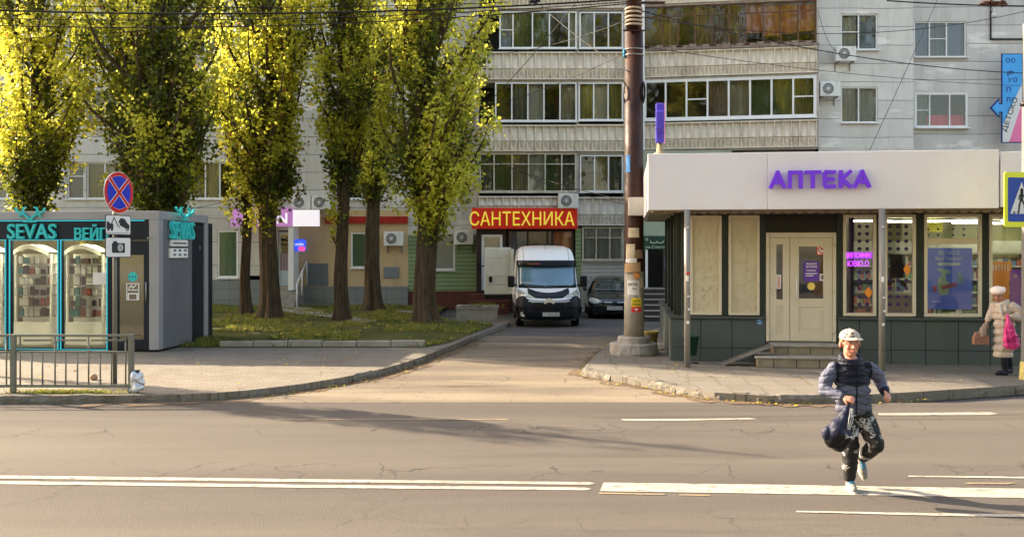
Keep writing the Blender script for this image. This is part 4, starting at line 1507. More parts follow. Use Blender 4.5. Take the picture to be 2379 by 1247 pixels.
hd.build('handle', PWHITE, l2, PH.M)
hg = MB()
for py in (575, 680, 775):
    hg.tube([(x0 + .06, -.035, zph(1785, py)), (x0 + .06, -.035, zph(1785, py - 9))], .018, 8)
    hg.tube([(x1 - .06, -.035, zph(1940, py)), (x1 - .06, -.035, zph(1940, py - 9))], .018, 8)
hg.build('hinge', CREAM, dfr, PH.M)
def sticker(par, px0, px1, py0, py1, m, d, name='sticker', th=.003):
    return MB().box(up(px0), up(px1), d, d + th, zph(px0, py1), zph(px0, py0)).build(name, m, par, PH.M)
sm1 = mat('sticker_white', (0.75, 0.72, 0.68), .5)
RDS = mat('sticker_red', (0.62, 0.03, 0.02), .5)
PUR = mat('purple_print', (0.12, 0.05, 0.30), .5, .05)
s_ = sticker(l2, 1898, 1926, 565, 592, RDS, .024)
sticker(l2, 1900, 1924, 567, 590, sm1, .021, 'sticker_face')
cx1, cz1 = up(1912), zph(1912, 578.5)
ns = ring(cx1, cz1, .072, .092, .017, .0205, 20)
ns.merge(stroke([(cx1 - .06, cz1 + .05), (cx1 + .06, cz1 - .05)], .018, .016, .0203))
ns.build('no_smoking_ring', RDS, l2, PH.M)
MB().box(cx1 - .05, cx1 + .045, .018, .0208, cz1 - .012, cz1 + .006).build('cigarette_mark', BLACK, l2, PH.M)
s_ = MB().prism(rrect(up(1867), up(1904), zph(1880, 653), zph(1880, 607), .04), .020, .024, 'y').build('poster', PUR, l2, PH.M)
tm = MB()
for (py, a, b) in ((612, 1873, 1898), (628, 1874, 1896), (635, 1872, 1899), (640, 1872, 1890)):
    tm.box(up(a), up(b), .016, .0196, zph(1880, py + 1.2), zph(1880, py - .6))
tm.merge(text('аптека', up(1873), up(1898), zph(1880, 622), zph(1880, 616), .016, .0035))
tm.build('poster_text', sm1, l2, PH.M)
sticker(l2, 1905, 1920, 636, 652, sm1, .022)
MB().box(up(1908), up(1917), .018, .0215, zph(1910, 649), zph(1910, 639)).build('sticker_mark', mat('print_grey', (.15, .15, .15), .6), l2, PH.M)
disc(up(1885), zph(1885, 665), .075, .019, .024, 20).build('yellow_dot', mat('sticker_yellow', (0.75, 0.55, 0.12), .5), l2, PH.M)
sticker(l1, 1803, 1815, 638, 671, sm1, .022)
tv = text('ВНИМАНИЕ', 0, .22, 0, .05, 0, .003)
tv.xf(Matrix.Translation((up(1806) + .058, .017, zph(1806, 668))) @ Matrix.Rotation(-R(90), 4, 'Y'))
tv.build('sticker_text', RDS, l1, PH.M)
# front windows with interior behind
PGL = glass_mat('shop_glass', (0.80, 0.84, 0.76), 0.06)
def pwin(px0, px1, pz0, pz1, transom=None):
    x0, x1 = up(px0) + .004, up(px1) - .004
    z0, z1 = (zL + .02 if pz1 is None else zph(px0, pz1)), ZW
    f = .06
    fr = MB()
    fr.box(x0, x1, -.03, .06, z0, z0 + f); fr.box(x0, x1, -.03, .06, z1 - f, z1)
    fr.box(x0, x0 + f, -.03, .06, z0 + f, z1 - f); fr.box(x1 - f, x1, -.03, .06, z0 + f, z1 - f)
    zt = None
    if transom:
        zt = zph(px0, transom)
        fr.box(x0 + f, x1 - f, -.028, .058, zt - .06, zt + .05)
    w = fr.build('window', CREAM, pharm, PH.M, bevel=.008)
    g = MB()
    for (a, b) in ([(z0 + f, z1 - f)] if not zt else [(z0 + f, zt - .06), (zt + .05, z1 - f)]):
        g.quad((x0 + f, .02, a), (x1 - f, .02, a), (x1 - f, .02, b), (x0 + f, .02, b))
    g.build('pane', PGL, w, PH.M)
    return w
w1 = pwin(1958, 2036, 503, None)
w2 = pwin(2053, 2128, 503, None)
w3 = pwin(2146, 2281, 505, None, transom=560)
w4 = pwin(2297, 2420, 505, None)
w5 = pwin(2436, 2600, 505, None)
DOT = mat('purple_dot_film', (0.045, 0.025, 0.085), .6, .1)
for w, xs, ys in ((w1, (1997, 2015), (526, 543, 560, 578, 632, 651, 670, 689, 707)), (w2, (2068, 2087, 2106), (526, 543, 560, 578, 651, 670, 689, 707)), (w3, (2157, 2180, 2215, 2240), (532, 546))):
    first_dot = None
    for x in xs:
        for y in ys:
            if first_dot is None:
                first_dot = disc(0, 0, .037 if w is not w3 else .022, .012, .016, 14, 1.05).build('dot_decal', DOT, None)
                o = first_dot
            else:
                o = first_dot.copy(); COL.objects.link(o)
            o.parent = w
            o.location = (up(x), 0, zph(x, y))
ORG = mat('orange_print', (0.50, 0.17, 0.02), .6, .05, emit=.08)
for w, px, py, rx, ry in ((w1, 2018, 679, 10, 14), (w2, 2108, 626, 9, 14)):
    MB().prism([(up(px - rx), zph(px, py)), (up(px), zph(px, py + ry)), (up(px + rx), zph(px, py)), (up(px), zph(px, py - ry))], .010, .0145, 'y').build('orange_decal', ORG, w, PH.M)
NEON = mat('magenta_neon', (0.55, 0.05, 0.95), .5, .02, emit=.55)
nt = text('ЦИПОФФЕ', up(1964), up(2029), zph(1990, 601), zph(1990, 586), .10, .02, bold=.01)
nt.merge(text('ЮВЮ.О', up(1972), up(2022), zph(1990, 619), zph(1990, 605), .10, .02, bold=.01))
nt.build('neon_lettering', NEON, w1, PH.M)
MB().box(up(1964), up(2029), .13, .14, zph(1990, 602), zph(1990, 585)).build('neon_board', mat('violet_board', (0.20, 0.04, 0.34), .5, emit=.2), w1, PH.M)
# advertising poster in the wide window
POB = mat('poster_blue', (0.09, 0.15, 0.58), .4, .12, 1.5, emit=.04)
px0, px1, py0, py1 = 2159, 2262, 576, 719
po = MB().box(up(px0), up(px1), .08, .10, zph(2200, py1), zph(2200, py0)).build('poster', POB, w3, PH.M)
PTX = mat('poster_white', (0.80, 0.82, 0.85), .5, .02)
tm = text('ЛЕГКО О', up(2182), up(2233), zph(2205, 592), zph(2205, 583), .072, .006, bold=.01)
tm.merge(text('ВЫГОДНО', up(2176), up(2238), zph(2205, 606), zph(2205, 597), .072, .006, bold=.02))
tm.merge(MB().prism(rrect(up(2181), up(2235), zph(2205, 617), zph(2205, 610), .028), .073, .078, 'y'))
tm.merge(text('онлайн', up(2168), up(2187), zph(2205, 702), zph(2205, 698), .072, .006))
tm.build('poster_text', PTX, po, PH.M)
gq = lambda pts: [(up(a), zph(2205, b)) for a, b in pts]
MB().prism(gq([(2179, 626), (2186, 623), (2206, 627), (2212, 632), (2208, 638), (2204, 632), (2200, 640), (2202, 652), (2209, 656), (2208, 681), (2204, 685), (2190, 686), (2184, 682), (2180, 660), (2183, 646), (2190, 642), (2190, 633), (2184, 631)][::-1]), .074, .078, 'y').build('poster_graphic', mat('poster_mint', (0.45, 0.62, 0.52), .5), po, PH.M)
rd = MB().prism(gq([(2191, 664), (2226, 656), (2226, 665), (2192, 673)][::-1]), .069, .0735, 'y')
rd.merge(MB().prism(gq([(2170, 664), (2178, 663), (2178, 677), (2170, 679)][::-1]), .069, .0735, 'y'))
rd.build('poster_graphic', mat('poster_red', (0.50, 0.10, 0.16), .5), po, PH.M)
MB().prism(gq([(2228, 634), (2234, 632), (2241, 640), (2241, 658), (2229, 660)][::-1]), .074, .078, 'y').build('poster_graphic', mat('poster_teal', (0.22, 0.42, 0.50), .5), po, PH.M)
# interior
INW = mat('interior_wall_green', (0.26, 0.27, 0.12), .8, .15, .8)
mb = MB()
mb.box(up(1945), UR, 4.2, 4.3, .3, 3.05)
mb.box(up(1945), up(1945) + .05, .3, 4.2, .3, 3.05)
mb.build('back_wall', INW, pharm, PH.M)
MB().box(up(1780), UR, .2, 4.2, .3, .45).build('floor', mat('interior_floor', (.30, .29, .25), .4), pharm, PH.M)
MB().box(.24, UR, .2, 5.8, 3.02, 3.08).build('ceiling', mat('interior_ceiling', (.22, .22, .13), .8), pharm, PH.M)
MB().box(.4, up(1944), 2.2, 2.3, .3, 3.0).build('partition', mat('lobby_wall', (.34, .27, .12), .8, .2), pharm, PH.M)
LAMP = mat('lamp_tube', (1.0, 0.98, 0.90), .5, 0, emit=5)
for k, (px, dd_, L) in enumerate(((1968, 1.3, .9), (2062, 1.7, 1.1), (2150, 1.5, 1.1), (2215, 3.0, .9), (2330, 1.3, 1.2), (2420, 2.6, 1.2), (2300, 3.4, 1.2))):
    MB().box(up(px, dd_), up(px, dd_) + L, dd_, dd_ + .09, 2.93, 2.96).build('ceiling_lamp', LAMP, pharm, PH.M)
WS = mat('shelf_white', (0.5, 0.5, 0.38), .5, .08)
mb = MB()
for x in (up(1965, 3.4), up(2065, 3.4), up(2180, 3.4), up(2290, 3.4), up(2400, 3.4)):
    for z in (.75, 1.05, 1.35, 1.65, 1.95, 2.25):
        mb.box(x, x + 1.15, 3.6, 4.1, z, z + .03)
    mb.box(x - .02, x, 3.6, 4.1, .45, 2.5); mb.box(x + 1.15, x + 1.17, 3.6, 4.1, .45, 2.5)
    mb.box(x, x + 1.15, 3.58, 3.62, 2.28, 2.55)
mb.build('shelving', WS, pharm, PH.M)
rr = random.Random(4)
mb = MB()
for x in (up(1965, 3.4), up(2065, 3.4), up(2180, 3.4), up(2290, 3.4), up(2400, 3.4)):
    for z in (.78, 1.08, 1.38, 1.68, 1.98):
        xx = x + .03
        while xx < x + 1.05:
            w = rr.uniform(.05, .13)
            mb.box(xx, xx + w - .01, 3.7, 3.8, z, z + rr.uniform(.1, .22), rr.randrange(4))
            xx += w
struct(mb.build('packet_goods', [mat('pk1', (.55, .5, .4), .5), mat('pk2', (.12, .2, .3), .5), mat('pk3', (.45, .12, .08), .5), mat('pk4', (.2, .3, .12), .5)], pharm, PH.M), 'stuff')
MB().box(up(1968, .8), up(1982, .8), .75, .95, .45, 3.02).build('purple_column', mat('purple_column_paint', (.045, .025, .07), .5), pharm, PH.M)
cn = MB()
cn.box(up(2056, 1.5), up(2140, 1.5), 1.5, 2.0, .45, 1.35)
cn.box(up(2056, 1.5), up(2140, 1.5), 1.45, 2.05, 1.35, 1.40)
cn.build('counter', mat('counter_wood', (.25, .20, .13), .5), pharm, PH.M)
tv_ = MB().box(up(2068, 1.7), up(2100, 1.7), 1.6, 1.7, 1.75, 2.25)
tv_.build('monitor', BLACK, pharm, PH.M)
ob = MB().prism([(up(2305), zph(2330, 630)), (up(2311), zph(2330, 630)), (up(2311), zph(2330, 722)), (up(2350), zph(2330, 722)), (up(2350), zph(2330, 630)), (up(2356), zph(2330, 630)), (up(2356), zph(2330, 608)), (up(2305), zph(2330, 608))], .12, .15, 'y')
obo = ob.build('orange_board', ORG, w4, PH.M)
mb = MB()
for k in range(6):
    mb.box(up(2311 + 7 * k), up(2314 + 7 * k), .112, .118, zph(2330, 629), zph(2330, 614))
mb.build('board_mark', PTX, obo, PH.M)
pb = MB().prism(rrect(up(2352), up(2378), zph(2360, 724), zph(2360, 625), .06), .10, .118, 'y').build('purple_board', mat('purple_film', (.10, .03, .20), .5, emit=.1), w4, PH.M)
ql = ring(up(2364), zph(2364, 641), .014, .026, .092, .098, 14).build('board_mark', PTX, pb, PH.M)
# roof, fascia, soffit
d0 = -1.05
fx0, fx1 = up(1505, d0), up(2321, d0)
fz1, fz0 = PH.uz(1700, 355, d0)[1], PH.uz(1700, 487, d0)[1]
xs_ = up(1783, d0)
f1 = MB()
f1.box(fx0, xs_ - .002, d0, d0 + .12, fz0, fz1)
f1.box(xs_ + .002, fx1, d0 - .002, d0 + .12, fz0, fz1)
fas = f1.build('fascia', FASC, pharm, PH.M, bevel=.01)
MB().box(fx1 + .03, UR, d0 + .01, d0 + .12, fz0 + .02, fz1 - .04).build('fascia', FASC, pharm, PH.M, bevel=.01)
sf = MB()
sf.box(fx0 + .02, fx0 + .10, d0 + .121, 5.9, fz0 + .02, fz1 - .02)
sf.box(fx0 + .10, UR, d0 + .121, 5.9, fz0 + .08, fz1 - .15)
sf.build('roof', FASC, pharm, PH.M)
mb = MB()
mb.quad((fx0 + .1, d0 + .13, fz0 + .07), (fx0 + .1, .0, ZC + .0), (UR, .0, ZC + .0), (UR, d0 + .13, fz0 + .07))
mb.quad((fx0 + .1, .0, ZC - .012), (fx0 + .1, 5.9, ZC - .012), (.2, 5.9, ZC - .012), (.2, .0, ZC - .012))
x = fx0 + .1
while x < UR:
    mb.box(x, x + .008, d0 + .2, -.02, ZC - .03, ZC - .005); x += .25
mb.build('soffit', SOFF, pharm, PH.M)
# scalloped tile edge under the fascia
tl = MB()
x = up(1600, -.98)
k = 0
while x < UR:
    w = .195
    pts = [(x, fz0 + .0), (x, fz0 - .035)] + [(x + w * t, fz0 - .035 - .05 * math.sin(PI * t) ** .8) for t in (.15, .35, .5, .65, .85)] + [(x + w, fz0 - .035), (x + w, fz0 + .0)]
    tl.grid(lambda u, v: (x + w * u, -.98 - .03 * math.sin(PI * u) + .7 * v, fz0 - .035 - .04 * math.sin(PI * u) + .02 * v), 8, 1)
    tl.prism(pts, -.97 - .004 * (k % 2), -.955, 'y')
    x += w; k += 1
tl.build('tile_edge', TILEB, pharm, PH.M)
# letters: rounded strokes АПТЕКА
PURL = mat('purple_letters', (0.13, 0.03, 0.48), 0.4, 0.04, 3, emit=.10)
LETS = {'А': [[(0, 0), (.5, 1), (1, 0)], [(.2, .3), (.8, .3)]], 'П': [[(.05, 0), (.05, 1), (.95, 1), (.95, 0)]], 'Т': [[(0, 1), (1, 1)], [(.5, 1), (.5, 0)]],
        'Е': [[(1, 1), (.2, 1), (.05, .85), (.05, .15), (.2, 0), (1, 0)], [(.1, .5), (.85, .5)]], 'К': [[(.05, 0), (.05, 1)], [(1, 1), (.15, .5), (1, 0)]]}
lx0, lx1 = up(1790, d0), up(2017, d0)
lz0, lz1 = PH.uz(1900, 434, d0)[1], PH.uz(1900, 401, d0)[1]
bounds = [(1790, 1820), (1832, 1860), (1872, 1901), (1913, 1935), (1950, 1972), (1984, 2016)]
lm = None
for ch, (a, b) in zip('АПТЕКА', bounds):
    mb = MB()
    xa, xb = up(a, d0), up(b, d0)
    for poly in LETS[ch]:
        pts = [(xa + (xb - xa) * p, lz0 + (lz1 - lz0) * q_) for p, q_ in poly]
        mb.merge(stroke(pts, .066, d0 - .12, d0 - .035))
        for p in pts: mb.merge(disc(p[0], p[1], .033, d0 - .1204, d0 - .034, 12))
    mb.build('letter', PURL, fas, PH.M)
# steps, ramp, plates
ST = mat('step_tile', (0.22, 0.185, 0.125), .8, .25, 5, bump=.3, dirt=.5, dirtcol=(.14, .11, .07), dscale=5)
sp = MB()
sp.box(up(1797, -.35), up(1950, -.35), -.45, .05, .12, .475)
sp.box(up(1758, -.8), up(1948, -.8), -.86, -.45, .12, .285)
sp.box(up(1758, -.8) + .1, up(1797, -.35), -.45, .0, .12, .285)
stp = sp.build('steps', ST, pharm, PH.M, bevel=.01)
tp = MB()
tp.box(up(1797, -.35) - .03, up(1950, -.35), -.49, .05, .475, .515)
tp.prism([(up(1758, -.8) - .03, -.89), (up(1948, -.8), -.89), (up(1948, -.8), -.49), (up(1797, -.35), -.49), (up(1797, -.35), -.03), (up(1758, -.8) + .07, -.03), (up(1758, -.8) - .03, -.4)], .285, .32, 'z')
tp.build('step_tread', STEPC, stp, PH.M, bevel=.008)
j = MB()
for x in np.arange(up(1758, -.8) + .3, up(1948, -.8), .42): j.box(x, x + .012, -.863, -.855, .125, .28)
for x in np.arange(up(1797, -.35) + .25, up(1948, -.35), .42): j.box(x, x + .012, -.453, -.446, .33, .47)
j.build('joint', BLACK, stp, PH.M)
rp = MB()
a = (up(1683, -.7), .135); b = (up(1792, -.5), .50)
rp.prism([(a[0], a[1]), (b[0], b[1]), (b[0], b[1] + .035), (a[0], a[1] + .035)], -.75, -.70, 'y')
rp.prism([(a[0], a[1]), (b[0], b[1]), (b[0], b[1] + .035), (a[0], a[1] + .035)], -.45, -.40, 'y')
rp.prism([(a[0], a[1] - .004), (b[0], b[1] - .004), (b[0], b[1] + .008), (a[0], a[1] + .008)], -.698, -.452, 'y')
rp.build('ramp', mat('ramp_steel', (.20, .19, .17), .6, .2, metal=.5), pharm, PH.M)
bd = disc(up(1764), zph(1764, 747), .062, -.030, -.0205, 16, .9)
bd.build('badge', mat('badge_blue', (.05, .16, .38), .4), pharm, PH.M)
bm_ = stroke([(up(1764) - .03, zph(1764, 750)), (up(1764) + .03, zph(1764, 750))], .012, -.034, -.0305)
bm_.merge(disc(up(1764), zph(1764, 744), .012, -.034, -.0305, 8))
bm_.build('badge_mark', PWHITE, pharm, PH.M)
# two posts carrying the fascia
POST = mat('post_paint', (0.25, 0.235, 0.21), .5, .15, 3, metal=.2, dirt=.5, dirtcol=(.18, .09, .05), dscale=8)
for (px, py) in ((1596.5, 853), (2049, 861)):
    D = 2.18 * F / (py - HY)
    X = (px - CX) * D / F
    r_ = .058
    zt = fz0 - .005
    p_ = MB().tube([(X, D, .12), (X, D, zt)], r_, 14)
    po_ = p_.build('post', POST, pharm)
    s = MB()
    for (z0_, h_, a_) in ((1.75, .10, -1.7), (1.45, .03, -1.3), (.95, .05, -1.5), (1.2, .04, -1.1), (2.75, .02, -1.6)):
        s.grid(lambda u, v: (X + (r_ + .002) * math.cos(a_ + .9 * (u - .5)), D + (r_ + .002) * math.sin(a_ + .9 * (u - .5)), z0_ + h_ * v), 6, 1)
    s.build('sticker_remnant', sm1, po_)
    if px < 1700:
        s = MB().grid(lambda u, v: (X + (r_ + .003) * math.cos(-1.9 + 1.0 * u), D + (r_ + .003) * math.sin(-1.9 + 1.0 * u), 1.87 + .05 * v), 6, 1)
        s.build('sticker_remnant', RDS, po_)

# bin beside the left post
bz = PH.M @ Vector((up(1606, -.35), -.38, 0))
bn = thing('waste_bin', 'dark green plastic bin behind the left pharmacy post', 'bin', T(bz.x, bz.y, .12))
BG = mat('bin_green', (0.012, 0.05, 0.028), .4, .15)
MB().lathe([(0.0, .16), (.10, .16), (.15, .52), (.165, .52), (.17, .55), (.15, .55), (.135, .50), (.09, .2), (0, .2)], 20).build('bucket', BG, bn, world=False)
MB().tube([(-.10, 0, .0), (-.10, 0, .45)], .012, 6).tube([(-.14, -.1, .005), (.14, .1, .005)], .012, 6).tube([(.14, -.1, .005), (-.14, .1, .005)], .012, 6).build('stand', BLACK, bn, world=False)

# blade sign on the fascia's left corner
Vb = PH.M @ Vector((up(1533, -.8), -.8, 0))
bs_ = thing('blade_sign', 'violet sign box seen edge on, standing on the left end of the white fascia', 'sign', T(Vb.x, Vb.y, fz1 - .01, R(-9)))
PB2 = mat('blade_violet', (0.07, 0.05, 0.38), .4, .06, emit=.05)
zz = lambda py: H - (py - HY) * Vb.y / F - (fz1 - .01)
w_ = .08
mb = MB()
# plus outline, thickness across x
pl_ = [(-.12, zz(333)), (.12, zz(333)), (.12, zz(306)), (.36, zz(306)), (.36, zz(262)), (.12, zz(262)), (.12, zz(241)), (-.12, zz(241)), (-.12, zz(262)), (-.36, zz(262)), (-.36, zz(306)), (-.12, zz(306))]
pl_ = [(p[0] * .8, p[1]) for p in pl_]
mb.prism(pl_, -w_, w_, 'x')
mb.build('sign_box', PB2, bs_, world=False, bevel=.03)
MB().prism([(p[0] * .93, p[1]) for p in pl_], w_ + .002, w_ + .02, 'x').build('face', mat('sign_pink_face', (0.7, 0.25, 0.55), .4, emit=.05), bs_, world=False)
MB().lathe([(.0, 0), (.14, 0), (.14, .03), (.07, .06), (.05, zz(333)), (0, zz(333))], 12).build('stand', mat('brass_stand', (.35, .26, .14), .6, .2), bs_, world=False)

# ================================================================ UTILITY POLE
pxp, pyp = 1473, 822
Dq = 2.18 * F / (pyp - HY)
Xq = (pxp - CX) * Dq / F
pole = thing('utility_pole', 'tall rusty brown pole on a round concrete base, covered in paper notices', 'pole', T(Xq, Dq, .12))
RUST = mat('rusty_pole_paint', (0.036, 0.014, 0.008), .5, .5, 2.5, dirt=.6, dirtcol=(.02, .010, .008), dscale=2.2, bump=.3, bscale=14)
PCON = mat('pole_concrete', (0.30, 0.27, 0.22), .9, .22, 3, bump=.6, bscale=16, dirt=.8, dirtcol=(.24, .17, .08), dscale=4)
zq = lambda py: H - (py - HY) * Dq / F - .12
rr_ = .215
zs1 = zq(630)
MB().tube([(0, 0, .3), (0, 0, zs1)], [.215, .205], 24).build('lower_shaft', PCON, pole, world=False)
MB().tube([(0, 0, zs1), (0, 0, zq(560)), (0, 0, zq(75))], [.206, .205, .192], 24).build('upper_shaft', RUST, pole, world=False)
MB().tube([(0, 0, zq(75)), (0, 0, 10.6)], [.165, .15], 20).build('top_shaft', RUST, pole, world=False)
mb = MB()
rr2 = random.Random(5)
def rough_ring(prof, n=30, am=.02):
    v = []
    for (r, z) in prof:
        for k in range(n):
            t = 2 * PI * k / n
            q_ = r * (1 + am * noise.noise(Vector((math.cos(t) * 3, math.sin(t) * 3, z * 4))))
            v.append((q_ * math.cos(t), q_ * math.sin(t), z))
    f = []
    for i in range(len(prof) - 1):
        for k in range(n):
            k2 = (k + 1) % n
            f.append((i * n + k, i * n + k2, (i + 1) * n + k2, (i + 1) * n + k))
    return v, f
v, f = rough_ring([(.49, -.04), (.51, .05), (.50, .22), (.47, .245), (.0, .245)], am=.08)
mb.add(v, f)
v, f = rough_ring([(.345, .24), (.35, .36), (.33, .385), (.0, .385)], am=.05)
mb.add(v, f)
mb.build('base', mat('base_concrete', (.28, .26, .23), .9, .35, 6, bump=.8, bscale=14, dirt=.6, dirtcol=(.2, .17, .13), dscale=5), pole, world=False)
# bands, insulators, box
mb = MB()
for py in (24, 33, 44, 53, 62): mb.lathe([(.168, zq(py)), (.195, zq(py) + .01), (.195, zq(py) + .035), (.168, zq(py) + .045)], 20)
mb.build('clamp_band', mat('band_cream', (.40, .33, .24), .6, .2), pole, world=False)
mb = MB()
for py in (118, 131): mb.lathe([(.200, zq(py)), (.210, zq(py) + .005), (.210, zq(py) + .02), (.200, zq(py) + .025)], 20)
mb.build('clamp_band', STEEL, pole, world=False)
mb = MB()
mb.box(-.235, -.19, -.06, .04, zq(133), zq(116))
mb.build('blue_clamp', mat('blue_clamp', (.08, .32, .5), .5), pole, world=False)
mb = MB()
mb.box(.12, .62, -.25, -.20, zq(16), zq(11)); mb.box(-.26, .2, -.22, -.17, zq(78), zq(75))
mb.build('crossarm', RUST, pole, world=False)
mb = MB()
for k in range(5):
    rad = .17 + .015 * k
    mb.tube([(.2 + .035 * math.cos(t) + .02 * k * 0, -.10 + .02 * k + rad * .5 * math.cos(t), zq(215) + rad * math.sin(t)) for t in np.linspace(0, 2 * PI, 22)], .012, 6)
    mb.tube([(-.21 + .02 * math.cos(t), -.06 + .015 * k + rad * .4 * math.cos(t), zq(215) + rad * math.sin(t)) for t in np.linspace(0, 2 * PI, 22)], .007, 6)
mb.build('cable_coil', BLACK, pole, world=False)
MB().box(-.15, .16, -.30, -.19, zq(502), zq(460)).build('junction_box', mat('box_grey', (.50, .48, .42), .5, .08, dirt=.3), pole, world=False, bevel=.01)
def wrap(name, a0, a1, py0, py1, m, off=.012, skew=0.0, rb=.205):
    """sheet of paper following the pole; angle 0 = facing the camera, degrees"""
    mb = MB()
    def fn(u, v):
        t = R(-90 + a0 + (a1 - a0) * u)
        r = rb + off + .004 * math.sin(7 * u + 5 * v)
        return (r * math.cos(t), r * math.sin(t), zq(py1) + (zq(py0) - zq(py1)) * v + skew * (u - .5))
    mb.grid(fn, 10, 3)
    return mb.build(name, m, pole, world=False)
PAP = mat('paper_white', (.62, .60, .56), .8, .12, 12)
PAPC = mat('paper_cream', (.52, .44, .30), .8, .2, 8, dirt=.3)
CARD = mat('cardboard', (.40, .25, .13), .8, .15, 8)
wrap('notice', -62, -30, 362, 402, mat('notice_blue', (.06, .22, .50), .5), rb=.198)
wrap('notice', -42, 22, 530, 552, PAPC)
wrap('notice', -58, -2, 567, 600, PAPC)
wrap('notice', -60, 8, 600, 610, PAP, .016)
wrap('notice', -65, 28, 610, 632, CARD, .03, .03)
wrap('notice', -5, 48, 580, 600, mat('paper_brown', (.25, .16, .09), .8, .3, 10), .014)
n1 = wrap('notice', -48, 24, 651, 690, PAP)
n2 = wrap('notice', -22, 36, 691, 711, mat('paper_yellow', (.75, .55, .03), .6, .05))
n3 = wrap('notice', -22, 36, 711, 723, mat('paper_red', (.62, .04, .05), .6, .05), .013)
wrap('notice', 30, 62, 645, 668, PAPC, .01)
wrap('notice', -10, 25, 634, 646, mat('paper_orange', (.60, .25, .06), .7, .1), .016)
def wtext(s, ac, aw, py0, py1, m, off=.0165):
    t = text(s, -1, 1, zq(py1), zq(py0), 0, .004)
    v2 = []
    for (x, y, z) in t.v:
        a = R(-90 + ac + aw * x)
        r = .205 + off - y
        v2.append((r * math.cos(a), r * math.sin(a), z))
    t.v = v2
    return t
INK = mat('ink', (.03, .03, .035), .7)
for w_ in (('КУПИМ', -14, 26, 656, 663), ('40-50', -4, 12, 667, 672), ('ИЗУЧАЮ', -12, 30, 684, 689)): wtext(*w_, INK).build('print', INK, n1, world=False)
for w_ in (('ЗАЙМ', 7, 22, 694, 700), ('НАЛИЧНЫЕ', 7, 26, 703, 708)): wtext(*w_, INK).build('print', INK, n2, world=False)
ht = [(0, -.035), (.035, 0), (.03, .02), (.012, .022), (0, .008), (-.012, .022), (-.03, .02), (-.035, 0)]
hm = MB().prism([(a_ + .02, b_ + zq(717)) for a_, b_ in ht], -.226, -.222, 'y')
hm.build('heart_mark', PAP, n3, world=False)

# yellowish bucket behind the pole
xb, yb, _ = W(1512, 812, 2.18 * F / (812 - HY))
bk = thing('bucket', 'worn yellow green bucket behind the foot of the utility pole', 'bucket', T(xb, yb, .12))
MB().lathe([(0, 0), (.12, 0), (.17, .38), (.185, .385), (.185, .42), (.165, .42), (.155, .36), (.11, .03), (0, .03)], 20).build('pail', mat('pail_yellow', (.32, .26, .08), .7, .3, 8, dirt=.6), bk, world=False)
MB().tube([(.18 * math.cos(t), .02, .40 - .14 * math.sin(t)) for t in np.linspace(0, PI, 12)], .006, 5).build('handle', STEEL, bk, world=False)

# ================================================================ RIGHT EDGE: pedestrian sign on lamp post
Dl = 2.18 * F / (880 - HY)
Xl = (2387 - CX) * Dl / F
lp = thing('street_lamp_post', 'grey steel post at the right edge of the picture carrying the crossing sign', 'post', T(Xl, Dl, .12))
zl = lambda py: H - (py - HY) * Dl / F - .12
MB().tube([(0, 0, 0), (0, 0, .3), (0, 0, zl(240)), (0, 0, zl(236))], [.10, .10, .085, .085], 16).build('lower_shaft', mat('lower_post_grey', (.15, .15, .145), .6, .2, 5, dirt=.4), lp, world=False)
MB().tube([(0, 0, zl(236)), (0, 0, zl(100)), (-.02, 0, zl(60)), (.2, 0, zl(30)), (1.2, 0, zl(0))], [.07, .065, .06, .05, .045], 14).build('upper_shaft', mat('post_dark', (.14, .15, .13), .5, .2), lp, world=False)
MB().lathe([(.086, zl(248)), (.12, zl(246)), (.12, zl(238)), (.086, zl(236))], 16).build('collar', BLACK, lp, world=False)
MB().lathe([(.135, -.02), (.125, .10), (.115, .28), (.10, .30)], 16).build('foot', mat('yellow_foot', (.50, .42, .14), .7, .3, 8, dirt=.5), lp, world=False)
sx_, sz_ = W(2368, 464, Dl - .15)[0], W(2368, 464, Dl - .15)[2]
ps = thing('crossing_sign', 'blue pedestrian crossing sign with a fluorescent yellow border at the right edge', 'road sign', T(sx_ + .02, Dl - .15, sz_, R(14)))
FY = mat('fluorescent_yellow', (0.60, 0.62, 0.03), .5, .03, emit=.03)
RBL = mat('road_sign_blue', (0.010, 0.05, 0.32), .4, .05)
hw, hh = .34, .465
MB().prism(rrect(-hw, hw, -hh, hh, .05), -.02, .0, 'y').build('border_board', FY, ps, world=False)
MB().prism(rrect(-hw + .07, hw - .07, -hh + .09, hh - .09, .03), -.024, -.0205, 'y').build('blue_panel', RBL, ps, world=False)
MB().prism([(-hw + .11, -.24), (hw - .11, -.24), (0, .30)], -.028, -.0245, 'y').build('white_triangle', PWHITE, ps, world=False)
mb = MB()
mb.merge(disc(0.0, .165, .028, -.032, -.0285, 12))
for pts, w in (([(0, .13), (-.005, .0)], .055), ([(-.01, .01), (-.05, -.10), (-.06, -.2)], .03), ([(.0, .01), (.05, -.08), (.075, -.2)], .03), ([(0, .11), (-.05, .06), (-.055, .0)], .02), ([(0, .11), (.045, .06), (.075, .01)], .02)):
    mb.merge(stroke(pts, w, -.032, -.0285))
for x in (-.15, -.07, .08, .15): mb.merge(MB().prism([(x - .02, -.235), (x + .02, -.235), (x + .016, -.205), (x - .016, -.205)], -.0305, -.0283, 'y'))
mb.build('pedestrian_symbol', BLACK, ps, world=False)
MB().box(-.05, .05, .001, .08, -.1, .1).build('bracket', STEEL, ps, world=False)
